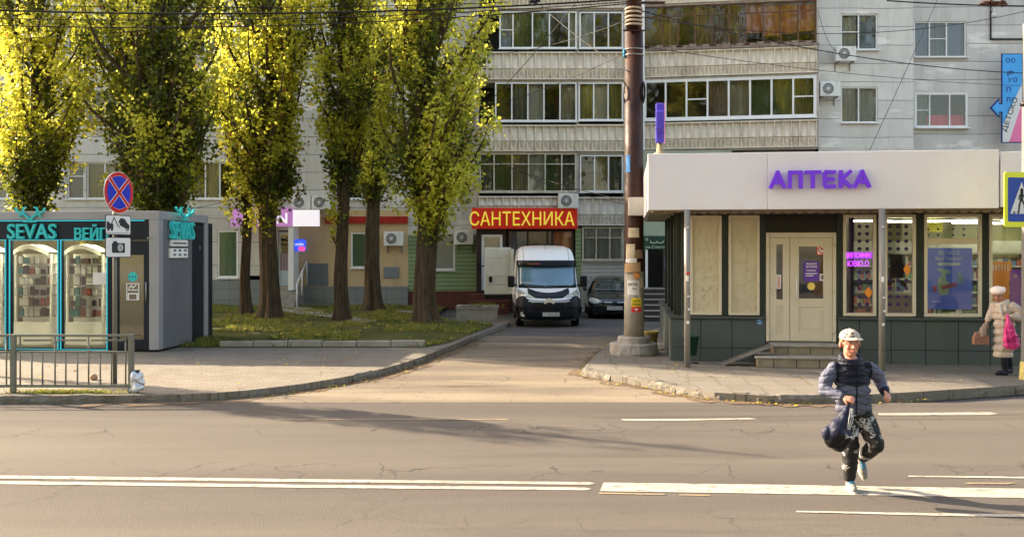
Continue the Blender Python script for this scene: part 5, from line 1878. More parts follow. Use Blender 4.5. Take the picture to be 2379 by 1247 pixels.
# ================================================================ KIOSK
THK = R(5)
Dk = 2.18 * F / (818 - HY)
KP = Plane((369 - CX) * Dk / F, Dk, THK)
KS = Plane(KP.x, KP.y, THK - PI / 2)
kiosk = thing('kiosk', 'grey and navy shop kiosk with turquoise outlined windows and turquoise lettering', 'kiosk', KP.M)
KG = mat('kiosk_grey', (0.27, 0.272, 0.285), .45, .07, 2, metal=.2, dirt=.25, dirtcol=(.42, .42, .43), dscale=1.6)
KD = mat('kiosk_navy', (0.008, 0.012, 0.020), .45, .15, 2)
TUR = mat('turquoise_letter', (0.03, 0.36, 0.36), .4, .05, emit=.06)
NEO = mat('turquoise_neon', (0.03, 0.42, 0.52), .4, .02, emit=.13)
ku = lambda px, d=0.0: KP.u(px, d)
kz = lambda px, py, d=0.0: KP.uz(px, py, d)[1]
ZT = kz(300, 490); ZB = .17
KL_ = -6.6          # left end
depth = 2.65
mb = MB()
mb.box(KL_, 0, 0.0, depth, ZT - .19, ZT)                 # roof frame
mb.box(ku(346), 0, 0.0, .22, ZB, ZT - .19)                # corner column
mb.box(KL_, KL_ + .2, 0, depth, ZB, ZT - .19)
mb.box(-.2, 0, depth - .2, depth, ZB, ZT - .19)
mb.build('frame', KG, kiosk, KP.M, bevel=.012)
MB().box(KL_ + .05, -.06, .06, depth - .06, .06, ZB).build('base', BLACK, kiosk, KP.M)
MB().box(KL_ + .2, ku(346) - .002, .02, .12, kz(200, 557), ZT - .192).build('sign_band', KD, kiosk, KP.M)
# mullions of the shop front
ml = MB()
zwb, zwt = kz(200, 812), kz(200, 557)
for a, b in ((11, 23), (133, 142), (247, 268)):
    ml.box(ku(a), ku(b), .02, .12, zwb, zwt)
ml.box(KL_ + .2, ku(268), .02, .12, ZB, zwb)
ml.box(KL_ + .2, ku(-98), .02, .12, zwb, zwt)
ml.box(ku(-210), ku(-100), .015, .12, zwb, zwt) if False else None
ml.build('mullion', KD, kiosk, KP.M)
KGL = glass_mat('kiosk_glass', (0.86, 0.88, 0.80), 0.09)
for (a, b) in ((-98, 11), (23, 133), (142, 247)):
    x0, x1 = ku(a), ku(b)
    z0, z1 = zwb, zwt
    nb_ = MB()
    t_ = .008
    nb_.box(x0 - .03, x1 + .03, -.005, .018, z1 - .01, z1 + t_)
    nb_.box(x0 - .03, x1 + .03, -.005, .018, z0 - t_, z0 + .008)
    nb_.box(x0 - .022, x0 - .004, -.005, .018, z0 + .008, z1 - .01)
    nb_.box(x1 + .004, x1 + .022, -.005, .018, z0 + .008, z1 - .01)
    w = nb_.build('window', NEO, kiosk, KP.M)
    MB().quad((x0, .07, z0), (x1, .07, z0), (x1, .07, z1), (x0, .07, z1)).build('pane', KGL, w, KP.M)
nl = MB().box(ku(-98), ku(335), -.005, .019, ZT - .22, ZT - .197)
nl.build('neon_strip', NEO, kiosk, KP.M)
# glazed door
dx0, dx1 = ku(268), ku(346) - .004
dm = MB()
zd0, zd1 = ZB, kz(300, 560)
dm.box(dx0, dx1, .03, .10, zd1 - .3, zd1); dm.box(dx0, dx1, .03, .10, zd0, kz(300, 788))
dm.box(dx0, ku(273), .03, .10, kz(300, 788), zd1 - .3); dm.box(ku(332), dx1, .03, .10, kz(300, 788), zd1 - .3)
kd = dm.build('door', KD, kiosk, KP.M, bevel=.008)
MB().quad((ku(273), .07, kz(300, 788)), (ku(332), .07, kz(300, 788)), (ku(332), .07, zd1 - .3), (ku(273), .07, zd1 - .3)).build('pane', KGL, kd, KP.M)
MB().tube([(ku(340), -.02, kz(300, 700)), (ku(340), -.02, kz(300, 655))], .015, 8).build('handle', STEEL, kd, KP.M)
disc(ku(305), kz(305, 643), .105, .055, .062, 24).build('round_sticker', TUR, kd, KP.M)
fc = MB()
for x in (298, 305, 312): fc.merge(disc(ku(x), kz(305, 643), .018, .048, .0545, 8, .8))
fc.build('sticker_mark', KD, kd, KP.M)
pc = MB()
x0, x1, z0, z1 = ku(291), ku(320), kz(300, 697), kz(300, 658)
for a, b, c, e in ((x0, x1, z0, z0 + .012), (x0, x1, z1 - .012, z1), (x0, x0 + .012, z0 + .012, z1 - .012), (x1 - .012, x1, z0 + .012, z1 - .012), (x0 + .03, x1 - .03, z0 + .13, z0 + .15), (x0 + .03, x0 + .05, z0, z0 + .13), (x1 - .05, x1 - .03, z0, z0 + .13), (x0 + .03, x1 - .03, z0 + .21, z0 + .225)):
    pc.box(a, b, .052, .06, c, e)
pc.merge(stroke([(x0 + .05, z0 + .25), (x0 + .11, z0 + .32), (x0 + .15, z0 + .26), (x0 + .21, z0 + .33)], .014, .052, .06))
pc.build('framed_sticker', PTX, kd, KP.M)
MB().box(ku(345) - .03, ku(345) + .08, -.01, .03, kz(345, 555), kz(345, 551)).build('door_closer', STEEL, kiosk, KP.M)
# white paper notice in the third window
MB().box(ku(213), ku(244), .05, .058, kz(230, 661), kz(230, 633)).build('notice', PAP, kiosk, KP.M)
# lettering
tl_ = text('SEVAS', ku(19), ku(132), kz(80, 555), kz(80, 520), -.05, .06, bold=.012)
tl_.build('lettering', TUR, kiosk, KP.M)
text('ВЕЙП', ku(175), ku(252), kz(200, 556), kz(200, 521), -.05, .06, bold=.012).build('lettering', TUR, kiosk, KP.M)
def antlers(fx, fz, s, d, n=1):
    mb = MB()
    for sgn in (-1, 1):
        for pts, w in (([(.06, -.5), (.10, -.25), (.38, .0), (.50, .28)], .10), ([(.38, .0), (.62, .05), (.90, .28), (.98, .45)], .09), ([(.50, .28), (.44, .5), (.30, .52)], .08), ([(.62, .05), (.70, -.15)], .06), ([(.06, -.5), (.4, -.5)], .07)):
            P = [(fx + sgn * a * s, fz + b * s * .9) for a, b in pts]
            mb.merge(stroke(P, w * s, d, d + .05))
            for p in P: mb.merge(disc(p[0], p[1], w * s * .5, d - .0005, d + .0505, 8))
    return mb
antlers(ku(72), kz(72, 499), .34, -.06).build('antler_emblem', TUR, kiosk, KP.M)
# side wall (facing right): grey panel with scuffs, navy door, lettering
su = lambda px: KS.u(px)
sz = lambda px, py: KS.uz(px, py)[1]
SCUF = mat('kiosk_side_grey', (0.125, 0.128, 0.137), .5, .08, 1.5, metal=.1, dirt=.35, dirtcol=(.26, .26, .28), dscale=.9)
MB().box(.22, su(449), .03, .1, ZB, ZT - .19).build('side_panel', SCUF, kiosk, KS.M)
sd = MB().box(su(450), su(497), .04, .1, ZB + .05, ZT - .24).build('side_door', KD, kiosk, KS.M, bevel=.01)
MB().box(su(466), su(468), .02, .04, sz(466, 580), sz(466, 572)).build('keyhole', STEEL, sd, KS.M)
MB().box(su(449), su(498), .05, .11, ZB, ZT - .19).build('side_recess', KD, kiosk, KS.M)
text('SEVAS', su(391), su(444), sz(418, 556), sz(418, 515), -.10, .08, bold=.0).build('lettering', TUR, kiosk, KS.M)
aa = antlers(0, 0, .30, 0)
aa.xf(Matrix.Translation((su(419), -.14, sz(419, 497))) @ Matrix.Scale(1.6, 4, (1, 0, 0)))
aa.build('antler_emblem', TUR, kiosk, KS.M)
for (a, b, c, e) in ((396, 434, 557, 572), (394, 434, 577, 599)):
    MB().box(su(a), su(b), -.03, .029, sz(415, e), sz(415, c)).build('notice_plate', sm1, kiosk, KS.M, bevel=.01)
mk = MB()
for i in range(3):
    for k in range(2):
        mk.box(su(400 + 12 * i), su(406 + 12 * i), -.036, -.0305, sz(415, 586 + 10 * k - 2), sz(415, 586 + 10 * k - 7))
mk.box(su(399), su(430), -.036, -.0305, sz(415, 567), sz(415, 563))
mk.build('plate_print', mat('print_grey', (0, 0, 0)), kiosk, KS.M)
# interior
INK_ = mat('kiosk_interior', (0.12, 0.105, 0.06), .7, .1, 1)
mb = MB()
mb.box(KL_ + .2, -.25, depth - .25, depth - .15, ZB, ZT - .2)
mb.box(KL_ + .2, -.25, .13, depth - .2, ZB, ZB + .03)
mb.build('back_wall', INK_, kiosk, KP.M)
MB().box(KL_ + .2, -.05, .13, depth - .1, ZT - .45, ZT - .2).build('ceiling', INK_, kiosk, KP.M)
MB().box(-.12, -.1, .22, depth - .2, ZB, ZT - .2).build('inner_wall', INK_, kiosk, KP.M)
for k in range(4):
    MB().box(-6.0 + 1.55 * k, -5.0 + 1.55 * k, .55, .75, ZT - .48, ZT - .455).build('ceiling_lamp', mat('kiosk_lamp', (1.0, .95, .80), .5, 0, emit=17), kiosk, KP.M)
# display cabinets: rounded open racks with arched heads
CRM = mat('cabinet_cream', (0.74, 0.71, 0.58), .5, .06, emit=.03)
def cabinet(label):
    t = thing('display_cabinet', label, 'cabinet', T(0, 0), 'display cabinets inside the kiosk')
    w, hgt = .44, 2.05
    mb = MB()
    for x in (-w, w - .035): mb.box(x, x + .035, .0 if abs(x + .12) > .1 else -.08, .06, .0, hgt)
    mb.box(-w, w, .32, .36, 0, hgt)
    mb.build('upright', CRM, t)
    hd_ = MB()
    n = 12
    pts = [(-w, hgt - .12)] + [(-w + 2 * w * k / n, hgt + .05 + .17 * math.sin(PI * k / n)) for k in range(n + 1)] + [(w, hgt - .12)]
    for k in range(n):
        xa, xb = -w + 2 * w * k / n, -w + 2 * w * (k + 1) / n
        za, zb_ = [hgt + .05 + .17 * math.sin(PI * q_ / n) for q_ in (k, k + 1)]
        ya, yb_ = [-.10 - .12 * math.sin(PI * q_ / n) for q_ in (k, k + 1)]
        hd_.add([(xa, ya, za - .10), (xb, yb_, zb_ - .10), (xb, yb_, zb_), (xa, ya, za), (xb, .3, zb_), (xa, .3, za)], [(0, 1, 2, 3), (3, 2, 4, 5)])
    hd_.build('arched_head', CRM, t)
    MB().prism([(-w, .1)] + [(-w + 2 * w * k / n, -.02 - .12 * math.sin(PI * k / n)) for k in range(n + 1)] + [(w, .1)], .0, .5, 'z').build('plinth', CRM, t)
    for k in range(6):
        z = .62 + .24 * k
        sh_ = MB().prism([(-w + .05, .31)] + [(-w + .05 + (2 * w - .1) * q_ / n, .02 - .10 * math.sin(PI * q_ / n)) for q_ in range(n + 1)] + [(w - .05, .31)], z, z + .015, 'z')
        sh_.build('shelf', mat('glass_shelf', (.16, .16, .12), .3), t)
    return t
PKM = [mat('goods_dark', (.03, .025, .022), .4), mat('goods_brown', (.10, .045, .025), .5), mat('goods_red', (.22, .035, .02), .5), mat('goods_pale', (.6, .58, .52), .5), mat('goods_teal', (.04, .2, .2), .5)]
protos = []
for k, m in enumerate(PKM):
    o = MB().box(-.052, .052, -.03, .03, 0, .16 + .010 * k).box(-.04, .04, -.031, .031, .161 + .010 * k, .175 + .010 * k).build('boxed_product', m, bevel=.004)
    tag(o, ['black', 'brown', 'red', 'cream coloured', 'teal'][k] + ' boxed product on the lit display shelves inside the kiosk', 'product box', 'boxed products inside the kiosk')
    protos.append(o)
cab0 = cabinet('rounded cream display cabinet seen through the second kiosk window from the corner')
rr = random.Random(12)
used_p = set()
first = True
for ci, (px, dd) in enumerate(((76, .75), (196, .75), (-40, .75))):
    Mx = KP.M @ T(ku(px, dd), dd, ZB + .03)
    if ci == 0:
        cab0.matrix_world = Mx; ROOTM[cab0.name] = Mx
    else:
        copy_tree(cab0, Mx, ['', 'rounded cream display cabinet behind the kiosk window next to the door', 'rounded cream display cabinet in the kiosk window cut by the left edge'][ci])
    for k in range(6):
        z = .635 + .24 * k
        for q_ in range(6):
            if rr.random() < .06: continue
            x = -.34 + .135 * q_ + rr.uniform(-.02, .02)
            i = rr.choice((0, 0, 0, 0, 1, 3, 2, 3) if q_ > 1 else (0, 3, 4, 3, 3))
            y = .10 - .05 * math.cos(q_ - 2.5) * .5
            P_ = Mx @ T(x, y, z, rr.uniform(-.2, .2)) @ Matrix.Diagonal((rr.uniform(.8, 1.28), 1, rr.uniform(.6, 1.15), 1))
            if i not in used_p:
                used_p.add(i); c = protos[i]; c.matrix_world = P_
            else:
                c = protos[i].copy(); COL.objects.link(c); c.matrix_world = P_
            c['label'] = '%s box, %s from the left on the %s shelf up, %s kiosk window' % (('black', 'brown', 'red', 'cream', 'teal')[i], ('first', 'second', 'third', 'fourth', 'fifth', 'sixth')[q_], ('lowest', 'second', 'third', 'fourth', 'fifth', 'top')[k], ('middle', 'third', 'leftmost')[ci])

# ================================================================ RAILING
Dr = 2.18 * F / (912 - HY)
rx = lambda px: (px - CX) * Dr / F
rz = lambda py: H - (py - HY) * Dr / F
RP = mat('railing_paint', (0.165, 0.168, 0.14), .55, .15, 5, metal=.15, dirt=.5, dirtcol=(.14, .11, .08), dscale=6)
rl_ = thing('pavement_railing', 'grey steel pavement railing along the kerb in front of the kiosk', 'railing', T(rx(160), Dr, .12))
for px in (31, 305, -240):
    MB().box(rx(px) - .038, rx(px) + .038, Dr - .038, Dr + .038, .12, rz(776)).build('post', RP, rl_, bevel=.008)
for (py, h_) in ((779, .035), (817, .03), (896, .045)):
    MB().box(rx(-240) + .04, rx(305) - .04, Dr - .018, Dr + .018, rz(py) - h_ / 2, rz(py) + h_ / 2).build('rail', RP, rl_, bevel=.004)
for px, full in [(47, 1), (74, 0), (99, 0), (128, 1), (153, 0), (180, 0), (206, 1), (233, 0), (292, 1), (259, 0), (15, 1), (-10, 0), (-35, 0), (-60, 1), (-90, 0), (-115, 0), (-140, 1)]:
    MB().tube([(rx(px), Dr, rz(894)), (rx(px), Dr, rz(781) if full else rz(819))], .013, 8).build('picket', RP, rl_)
mb = MB()
mb.box(rx(55), rx(120), Dr - .01, Dr + .01, rz(792), rz(788)); mb.box(rx(212), rx(288), Dr - .01, Dr + .01, rz(792), rz(788)); mb.box(rx(134), rx(200), Dr - .01, Dr + .01, rz(792), rz(788))
mb.build('top_bar', RP, rl_)

# silver plastic bag by the end post
bx_, by_ = G(318, 912, .12)
bag = thing('plastic_bag', 'crumpled silver and white plastic bag with a black tip at the end of the railing', 'rubbish bag', T(bx_, by_, .12))
SIL = mat('silver_film', (.55, .57, .62), .25, .3, 12, metal=.55, bump=.8, bscale=14)
def lumpy(c, r, sd, n=18, am=.35, fr=6):
    mb = MB().ball(c, r, n)
    mb.v = [tuple(Vector(c) + (Vector(p) - Vector(c)) * (1 + am * noise.noise(Vector(p) * fr + Vector((sd, sd, sd))))) for p in mb.v]
    return mb
lm_ = lumpy((.01, 0, .14), (.105, .08, .15), 3, 24, .75, 9)
lm_.merge(lumpy((.06, -.02, .19), (.07, .06, .09), 5, 20, .8, 12))
lm_.merge(lumpy((-.07, 0, .04), (.08, .05, .05), 7, 20, .8, 12))
lm_.build('film', SIL, bag, world=False)
MB().prism([(-.05, .29), (.03, .29), (.04, .36), (-.03, .34)], -.03, .03, 'y').build('black_tip', BLACK, bag, world=False)
# grocery of litter: brown paper lump
lx, ly = G(219, 882, .12)
o = lumpy((0, 0, .05), (.075, .06, .055), 9, am=.6).build('paper_litter', mat('brown_paper', (.34, .20, .12), .9, .3, 20))
o.matrix_world = T(lx, ly, .12)
tag(o, 'crumpled brown paper lying on the pavement behind the railing', 'litter')

# ================================================================ NO STOPPING SIGN WITH TWO PLATES
Dn = 2.18 * F / (893 - HY)
nx = (267 - CX) * Dn / F
nz = lambda py: H - (py - HY) * Dn / F
ns_ = thing('no_stopping_sign', 'round blue and red no stopping sign with two white plates on a grey post', 'road sign', T(nx, Dn, .12))
MB().tube([(nx, Dn, .12), (nx, Dn, nz(415))], .035, 12).build('post', mat('sign_post', (.15, .15, .13), .5, .2, metal=.3), ns_)
rot = R(72)
SM = T((279 - CX) * Dn / F, Dn - .07, 0, rot)
rd_ = .34
cz_ = nz(448)
disc(0, cz_, rd_, -.012, .0, 40).build('back_plate', PWHITE, ns_, SM)
ring(0, cz_, rd_ - .065, rd_ - .008, -.017, -.0125, 40).build('red_ring', mat('road_sign_red', (.48, .012, .012), .4, .03), ns_, SM)
disc(0, cz_, rd_ - .07, -.016, -.0122, 40).build('blue_field', mat('road_sign_blue2', (0.008, 0.025, 0.42), .4, .03), ns_, SM)
cr_ = MB()
for s in (1, -1):
    q_ = .29 * math.sin(R(45))
    cr_.merge(stroke([(-q_, cz_ - s * q_), (q_, cz_ + s * q_)], .045, -.024 - .001 * s, -.0185))
cr_.build('red_cross', mat('road_sign_red', (0, 0, 0)), ns_, SM)
cw_ = MB()
for s in (1, -1):
    q_ = .28 * math.sin(R(45))
    cw_.merge(stroke([(-q_, cz_ - s * q_), (q_, cz_ + s * q_)], .07, -.0182, -.0165))
cw_.build('cross_edge', PWHITE, ns_, SM)
for (py0, py1, kind) in ((500, 546, 'tow'), (551, 598, 'cam')):
    z0, z1 = nz(py1), nz(py0)
    SM2 = T((278 - CX) * Dn / F, Dn - .07, 0, rot)
    MB().prism(rrect(-.295, .295, z0, z1, .03), -.006, .0, 'y').build('plate', BLACK, ns_, SM2)
    pl2 = MB().prism(rrect(-.283, .283, z0 + .012, z1 - .012, .025), -.010, -.0062, 'y').build('plate_face', PWHITE, ns_, SM2)
    zc_ = (z0 + z1) / 2
    g = MB()
    if kind == 'tow':
        g.prism([(-.27, zc_ - .06), (-.12, zc_ - .06), (-.12, zc_ + .02), (-.2, zc_ + .02), (-.22, zc_ + .05), (-.27, zc_ + .05)], -.014, -.0102, 'y')
        g.merge(disc(-.23, zc_ - .07, .028, -.0145, -.0102, 12)); g.merge(disc(-.15, zc_ - .07, .028, -.0145, -.0102, 12))
        g.merge(stroke([(-.16, zc_ + .02), (-.10, zc_ + .12), (-.02, zc_ + .0), (.03, zc_ - .04)], .014, -.0142, -.0102))
        g.prism([(.0, zc_ + .06), (.05, zc_ - .01), (.19, zc_ - .06), (.25, zc_ - .05), (.26, zc_ + .0), (.20, zc_ + .04), (.15, zc_ + .10), (.06, zc_ + .12)], -.014, -.0102, 'y')
        g.merge(ring(.21, zc_ - .06, .018, .034, -.0148, -.0102, 12)); g.merge(ring(.06, zc_ + .02, .018, .034, -.0148, -.0102, 12))
        g.box(-.27, .27, -.013, -.0102, z0 + .03, z0 + .036)
    else:
        g.merge(MB().prism(rrect(-.15, .15, zc_ - .09, zc_ + .07, .02), -.014, -.0102, 'y'))
        g.box(-.12, -.03, -.0138, -.0102, zc_ + .0702, zc_ + .10)
    g.build('symbol', INK, ns_, SM2)
    if kind == 'cam':
        g = ring(.04, zc_ - .005, .045, .06, -.018, -.0142, 18)
        g.merge(ring(.04, zc_ - .005, .018, .03, -.018, -.0142, 14))
        g.build('lens_mark', PWHITE, ns_, SM2)
mb = MB()
for py in (448, 523, 575): mb.box(nx - .05, nx + .06, Dn - .05, Dn + .04, nz(py) - .02, nz(py) + .02)
mb.build('clamp', STEEL, ns_)
# ================================================================ VEHICLES
def interp(tab, z):
    if z <= tab[0][0]: return tab[0][1]
    for (a, b), (c, d) in zip(tab[:-1], tab[1:]):
        if z <= c:
            t = (z - a) / (c - a)
            return b + (d - b) * t
    return tab[-1][1]
def smooth_tab(tab, n=60, k=3):
    zs = [tab[0][0] + (tab[-1][0] - tab[0][0]) * i / n for i in range(n + 1)]
    ys = [interp(tab, z) for z in zs]
    for _ in range(k):
        ys = [ys[0]] + [(ys[i - 1] + 2 * ys[i] + ys[i + 1]) / 4 for i in range(1, n)] + [ys[-1]]
    return list(zip(zs, ys))

class Car:
    def __init__(s, prof, wid, length, bulge, edge, name_parent):
        s.prof, s.wid, s.L, s.bulge, s.edge = smooth_tab(prof), smooth_tab(wid), length, bulge, edge
        s.t = name_parent
    def P(s, x, z, off=0.0):
        def raw(x, z):
            w = interp(s.wid, z)
            q = max(-1, min(1, x / w))
            return Vector((q * w, interp(s.prof, z) + s.bulge * q * q + interp(s.edge, z) * abs(q) ** 8, z))
        p = raw(x, z)
        if off:
            e = .02
            a = raw(x + e, z) - raw(x - e, z); b = raw(x, z + e) - raw(x, z - e)
            n = a.cross(b)
            if n.length > 1e-9:
                n.normalize()
                if n.y > 0: n = -n
                p = p + n * off
        return p
    def body(s, m, name='body', nz=56, ns=36):
        z0, z1 = s.prof[0][0], s.prof[-1][0]
        mb = MB()
        def fn(u, v):
            z = z0 + (z1 - z0) * v
            w = interp(s.wid, z)
            q = -1 + 2 * u
            q = math.copysign(abs(q) ** .75, q)
            return tuple(s.P(q * w, z))
        mb.grid(fn, ns, nz)
        for sg in (-1, 1):
            def fs(u, v):
                z = z0 + (z1 - z0) * v
                w = interp(s.wid, z)
                p = s.P(sg * w, z)
                return (sg * (w), p.y + (s.L - p.y) * u, z)
            mb.grid(fs, 12, nz, flip=(sg < 0))
        w1 = interp(s.wid, z1)
        def fr(u, v):
            x = -w1 + 2 * w1 * u
            p = s.P(x, z1)
            return (x, p.y + (s.L - p.y) * v, z1 + .03 * (1 - (2 * u - 1) ** 2) * min(1, v * 6))
        mb.grid(fr, 10, 10)
        n = 20
        pts = [(-interp(s.wid, z0 + (z1 - z0) * i / n), z0 + (z1 - z0) * i / n) for i in range(n + 1)]
        pts += [(-p[0], p[1]) for p in pts[::-1]]
        mb.add([(p[0], s.L, p[1]) for p in pts], [tuple(range(len(pts)))])
        mb.box(-s.wid[0][1] + .1, s.wid[0][1] - .1, .4, s.L - .1, z0 - .02, z0 + .05)
        return mb.build(name, m, s.t, world=False)
    def patch(s, x0, x1, lo, hi, m, name, off=.006, nx=16, nz=6, par=None, thick=True):
        """surface patch between curves lo(x), hi(x)"""
        lo_ = lo if callable(lo) else (lambda x: lo)
        hi_ = hi if callable(hi) else (lambda x: hi)
        mb = MB()
        def fn(u, v):
            x = x0 + (x1 - x0) * u
            a, b = lo_(x), hi_(x)
            return tuple(s.P(x, a + (b - a) * v, off))
        mb.grid(fn, nx, nz)
        if thick:   # skirt back to the body
            k = nx + 1
            base = len(mb.v)
            ring_ = [i for i in range(k)] + [j * k + nx for j in range(1, nz + 1)] + [nz * k + i for i in range(nx - 1, -1, -1)] + [j * k for j in range(nz - 1, 0, -1)]
            inner = []
            for i in ring_:
                x, y, z = mb.v[i]
                inner.append((x, y + off + .02, z))
            mb.add(inner, [])
            n = len(ring_)
            for i in range(n):
                mb.f.append((ring_[i], base + i, base + (i + 1) % n, ring_[(i + 1) % n])); mb.m.append(0); mb.sm.append(False)
        return mb.build(name, m, par or s.t, world=False)

def lin(pts):
    return lambda x: interp(pts, x)
def wheel(car, x, y, r=.34, w=.22):
    sg = 1 if x > 0 else -1
    o = MB().lathe([(r * .62, -w / 2), (r * .93, -w / 2), (r, -w / 2 + .03), (r, w / 2 - .03), (r * .93, w / 2), (r * .62, w / 2)], 28, (x, y, r), axis='x').build('wheel', RUBBER, car, world=False)
    MB().lathe([(0, sg * w * .30), (r * .2, sg * w * .34), (r * .5, sg * w * .25), (r * .63, sg * w * .48)], 20, (x, y, r), axis='x').build('rim', STEEL, o, world=False)

VW = mat('van_white', (0.78, 0.78, 0.77), .28, .03, 1, coat=.5, dirt=.12, dirtcol=(.4, .36, .3), dscale=2)
VD = mat('bumper_dark', (0.009, 0.012, 0.018), .5, .1, 4)
VBR = mat('bonnet_cover', (0.009, 0.011, 0.018), .35, .1, 4)
WSG = mat('windscreen_glass', (0.10, 0.19, 0.26), .06, .35, 1.2, spec=.8, coat=.6)
WSD = mat('windscreen_dark', (0.012, 0.025, 0.026), .05, .2, 1.2, spec=.9, coat=.8)
LENS = mat('headlight_glass', (0.5, 0.5, 0.44), .08, .55, 14, spec=.9, coat=1, metal=.3)
PLATE = mat('number_plate', (.5, .5, .47), .5, .03)
DV = H * F / (762 - HY)
vx = (1276 - CX) * DV / F
van = thing('parked_van', 'white panel van with a dark bumper and an open rear door, parked in the driveway', 'van', T(0, 0))
C_ = Car([(.24, .16), (.34, .05), (.5, .0), (.72, .0), (.9, .04), (1.0, .13), (1.12, .42), (1.2, .72), (1.28, .84), (1.80, 1.20), (1.98, 1.34), (2.18, 1.58), (2.38, 1.95), (2.46, 2.3), (2.49, 2.8)],
         [(.24, .93), (.5, .985), (.9, .99), (1.2, .97), (1.5, .95), (1.9, .915), (2.2, .885), (2.38, .84), (2.46, .76), (2.49, .66)], 5.6, .14, [(.2, .42), (.9, .40), (1.1, .28), (1.3, .16), (2.5, .12)], van)
C_.body(VW)
P_ = lambda pts: lin(pts)
# windscreen, black surround, visor
C_.patch(-.90, .90, lambda x: 1.195 + .0 * x + .05 * (1 - (x / .9) ** 2) * -0.4, lambda x: 2.02 - .02 * (x / .9) ** 2, BLACK, 'windscreen_surround', .004, 20, 8)
ws = C_.patch(-.865, .865, lambda x: 1.235 - .03 * (1 - (x / .865) ** 2) + .02 * (x / .865) ** 6, 1.93, WSG, 'windscreen', .012, 20, 8)
vm = C_.patch(-.90, .90, lambda x: 1.79 + .03 * (x / .9) ** 2, lambda x: 1.985, mat('visor_smoke', (.004, .004, .005), .15, .1), 'sun_visor', .07, 20, 4)
MB().box(-.62, -.22, 1.16, 1.18, 1.905, 1.945).build('visor_strip', mat('faded_red', (.30, .08, .05), .5), vm, world=False)
wp = MB()
for a, b in (((-.8, 1.27), (-.1, 1.21)), ((-.05, 1.215), (.62, 1.215))):
    wp.tube([C_.P(a[0], a[1], .03), C_.P((a[0] + b[0]) / 2, (a[1] + b[1]) / 2, .035), C_.P(b[0], b[1], .03)], .012, 6)
wp.build('wiper', BLACK, van, world=False)
# bonnet gap line and cover
C_.patch(-.62, .62, P_([(-.62, 1.02), (-.42, .90), (0, .885), (.42, .90), (.62, 1.02)]), P_([(-.62, 1.17), (-.5, 1.14), (-.42, 1.10), (-.2, 1.06), (0, 1.05), (.2, 1.06), (.42, 1.10), (.5, 1.14), (.62, 1.17)]), VBR, 'bonnet_cover', .012, 24, 5)
# bumper in dark plastic
C_.patch(-.975, .975, .26, P_([(-.98, .80), (-.9, .93), (-.78, .95), (-.66, .90), (-.55, .78), (-.5, .74), (.5, .74), (.55, .78), (.66, .90), (.78, .95), (.9, .93), (.98, .80)]), VD, 'bumper', .03, 40, 10)
C_.patch(-.50, .50, P_([(-.5, .62), (-.4, .56), (.4, .56), (.5, .62)]), .765, BLACK, 'grille', .034, 16, 4)
C_.patch(-.46, .46, .575, .59, VD, 'grille_bar', .045, 12, 2)
for sg in (-1, 1):
    f = lambda pts: P_(sorted([(sg * a, b) for a, b in pts]))
    a, b = sorted((sg * .58, sg * .88))
    C_.patch(a, b, f([(.58, .62), (.72, .56), (.88, .60)]), f([(.58, .64), (.72, .70), (.88, .76)]), BLACK, 'bumper_vent', .036, 10, 3)
    p = C_.P(sg * .77, .42, .03)
    fl_ = MB().lathe([(0, p.y - .02), (.05, p.y - .018), (.062, p.y - .03), (.075, p.y - .028), (.08, p.y + .03)], 18, (p.x, 0, p.z), axis='y')
    fl_.build('fog_lamp', LENS if sg < 0 else VD, van, world=False)
    # headlights
    a, b = sorted((sg * .50, sg * .93))
    hl = C_.patch(a, b, f([(.50, .91), (.62, .90), (.80, .90), (.93, .97)]), f([(.50, .925), (.62, 1.00), (.80, 1.085), (.90, 1.13), (.93, 1.10)]), LENS, 'headlight', .015, 12, 5)
    q_ = C_.P(sg * .78, .99, .022)
    ring(q_.x, q_.z, .045, .06, q_.y - .01, q_.y + .01, 16).build('lamp_ring', CHROME, hl, world=False)
    q_ = C_.P(sg * .66, .95, .022)
    ring(q_.x, q_.z, .03, .042, q_.y - .012, q_.y + .01, 16).build('lamp_ring', CHROME, hl, world=False)
GAP = mat('panel_gap', (.01, .01, .01), .8)
for sg in (-1, 1):
    for k in range(10):
        pass
    gp = MB()
    gp.tube([C_.P(sg * .63, z_, .003) for z_ in (1.05, 1.09, 1.13, 1.17, 1.19)], .006, 4)
    gp.tube([C_.P(sg * .72, z_, .003) for z_ in (2.03, 2.1, 2.2, 2.3, 2.38, 2.44)], .005, 4)
    gp.tube([C_.P(sg * x_, 1.185, .003) for x_ in (.63, .7, .8, .88)], .006, 4)
    gp.tube([(sg * (interp(C_.wid, z_) + .002), 1.0, z_) for z_ in (.5, .9, 1.2)] + [(sg * (interp(C_.wid, 1.9) + .002), 1.45, 1.95)], .007, 4)
    gp.tube([(sg * (interp(C_.wid, z_) + .002), 2.25, z_) for z_ in (.5, .9, 1.2, 1.6, 2.0)], .007, 4)
    gp.build('panel_gap', GAP, van, world=False)
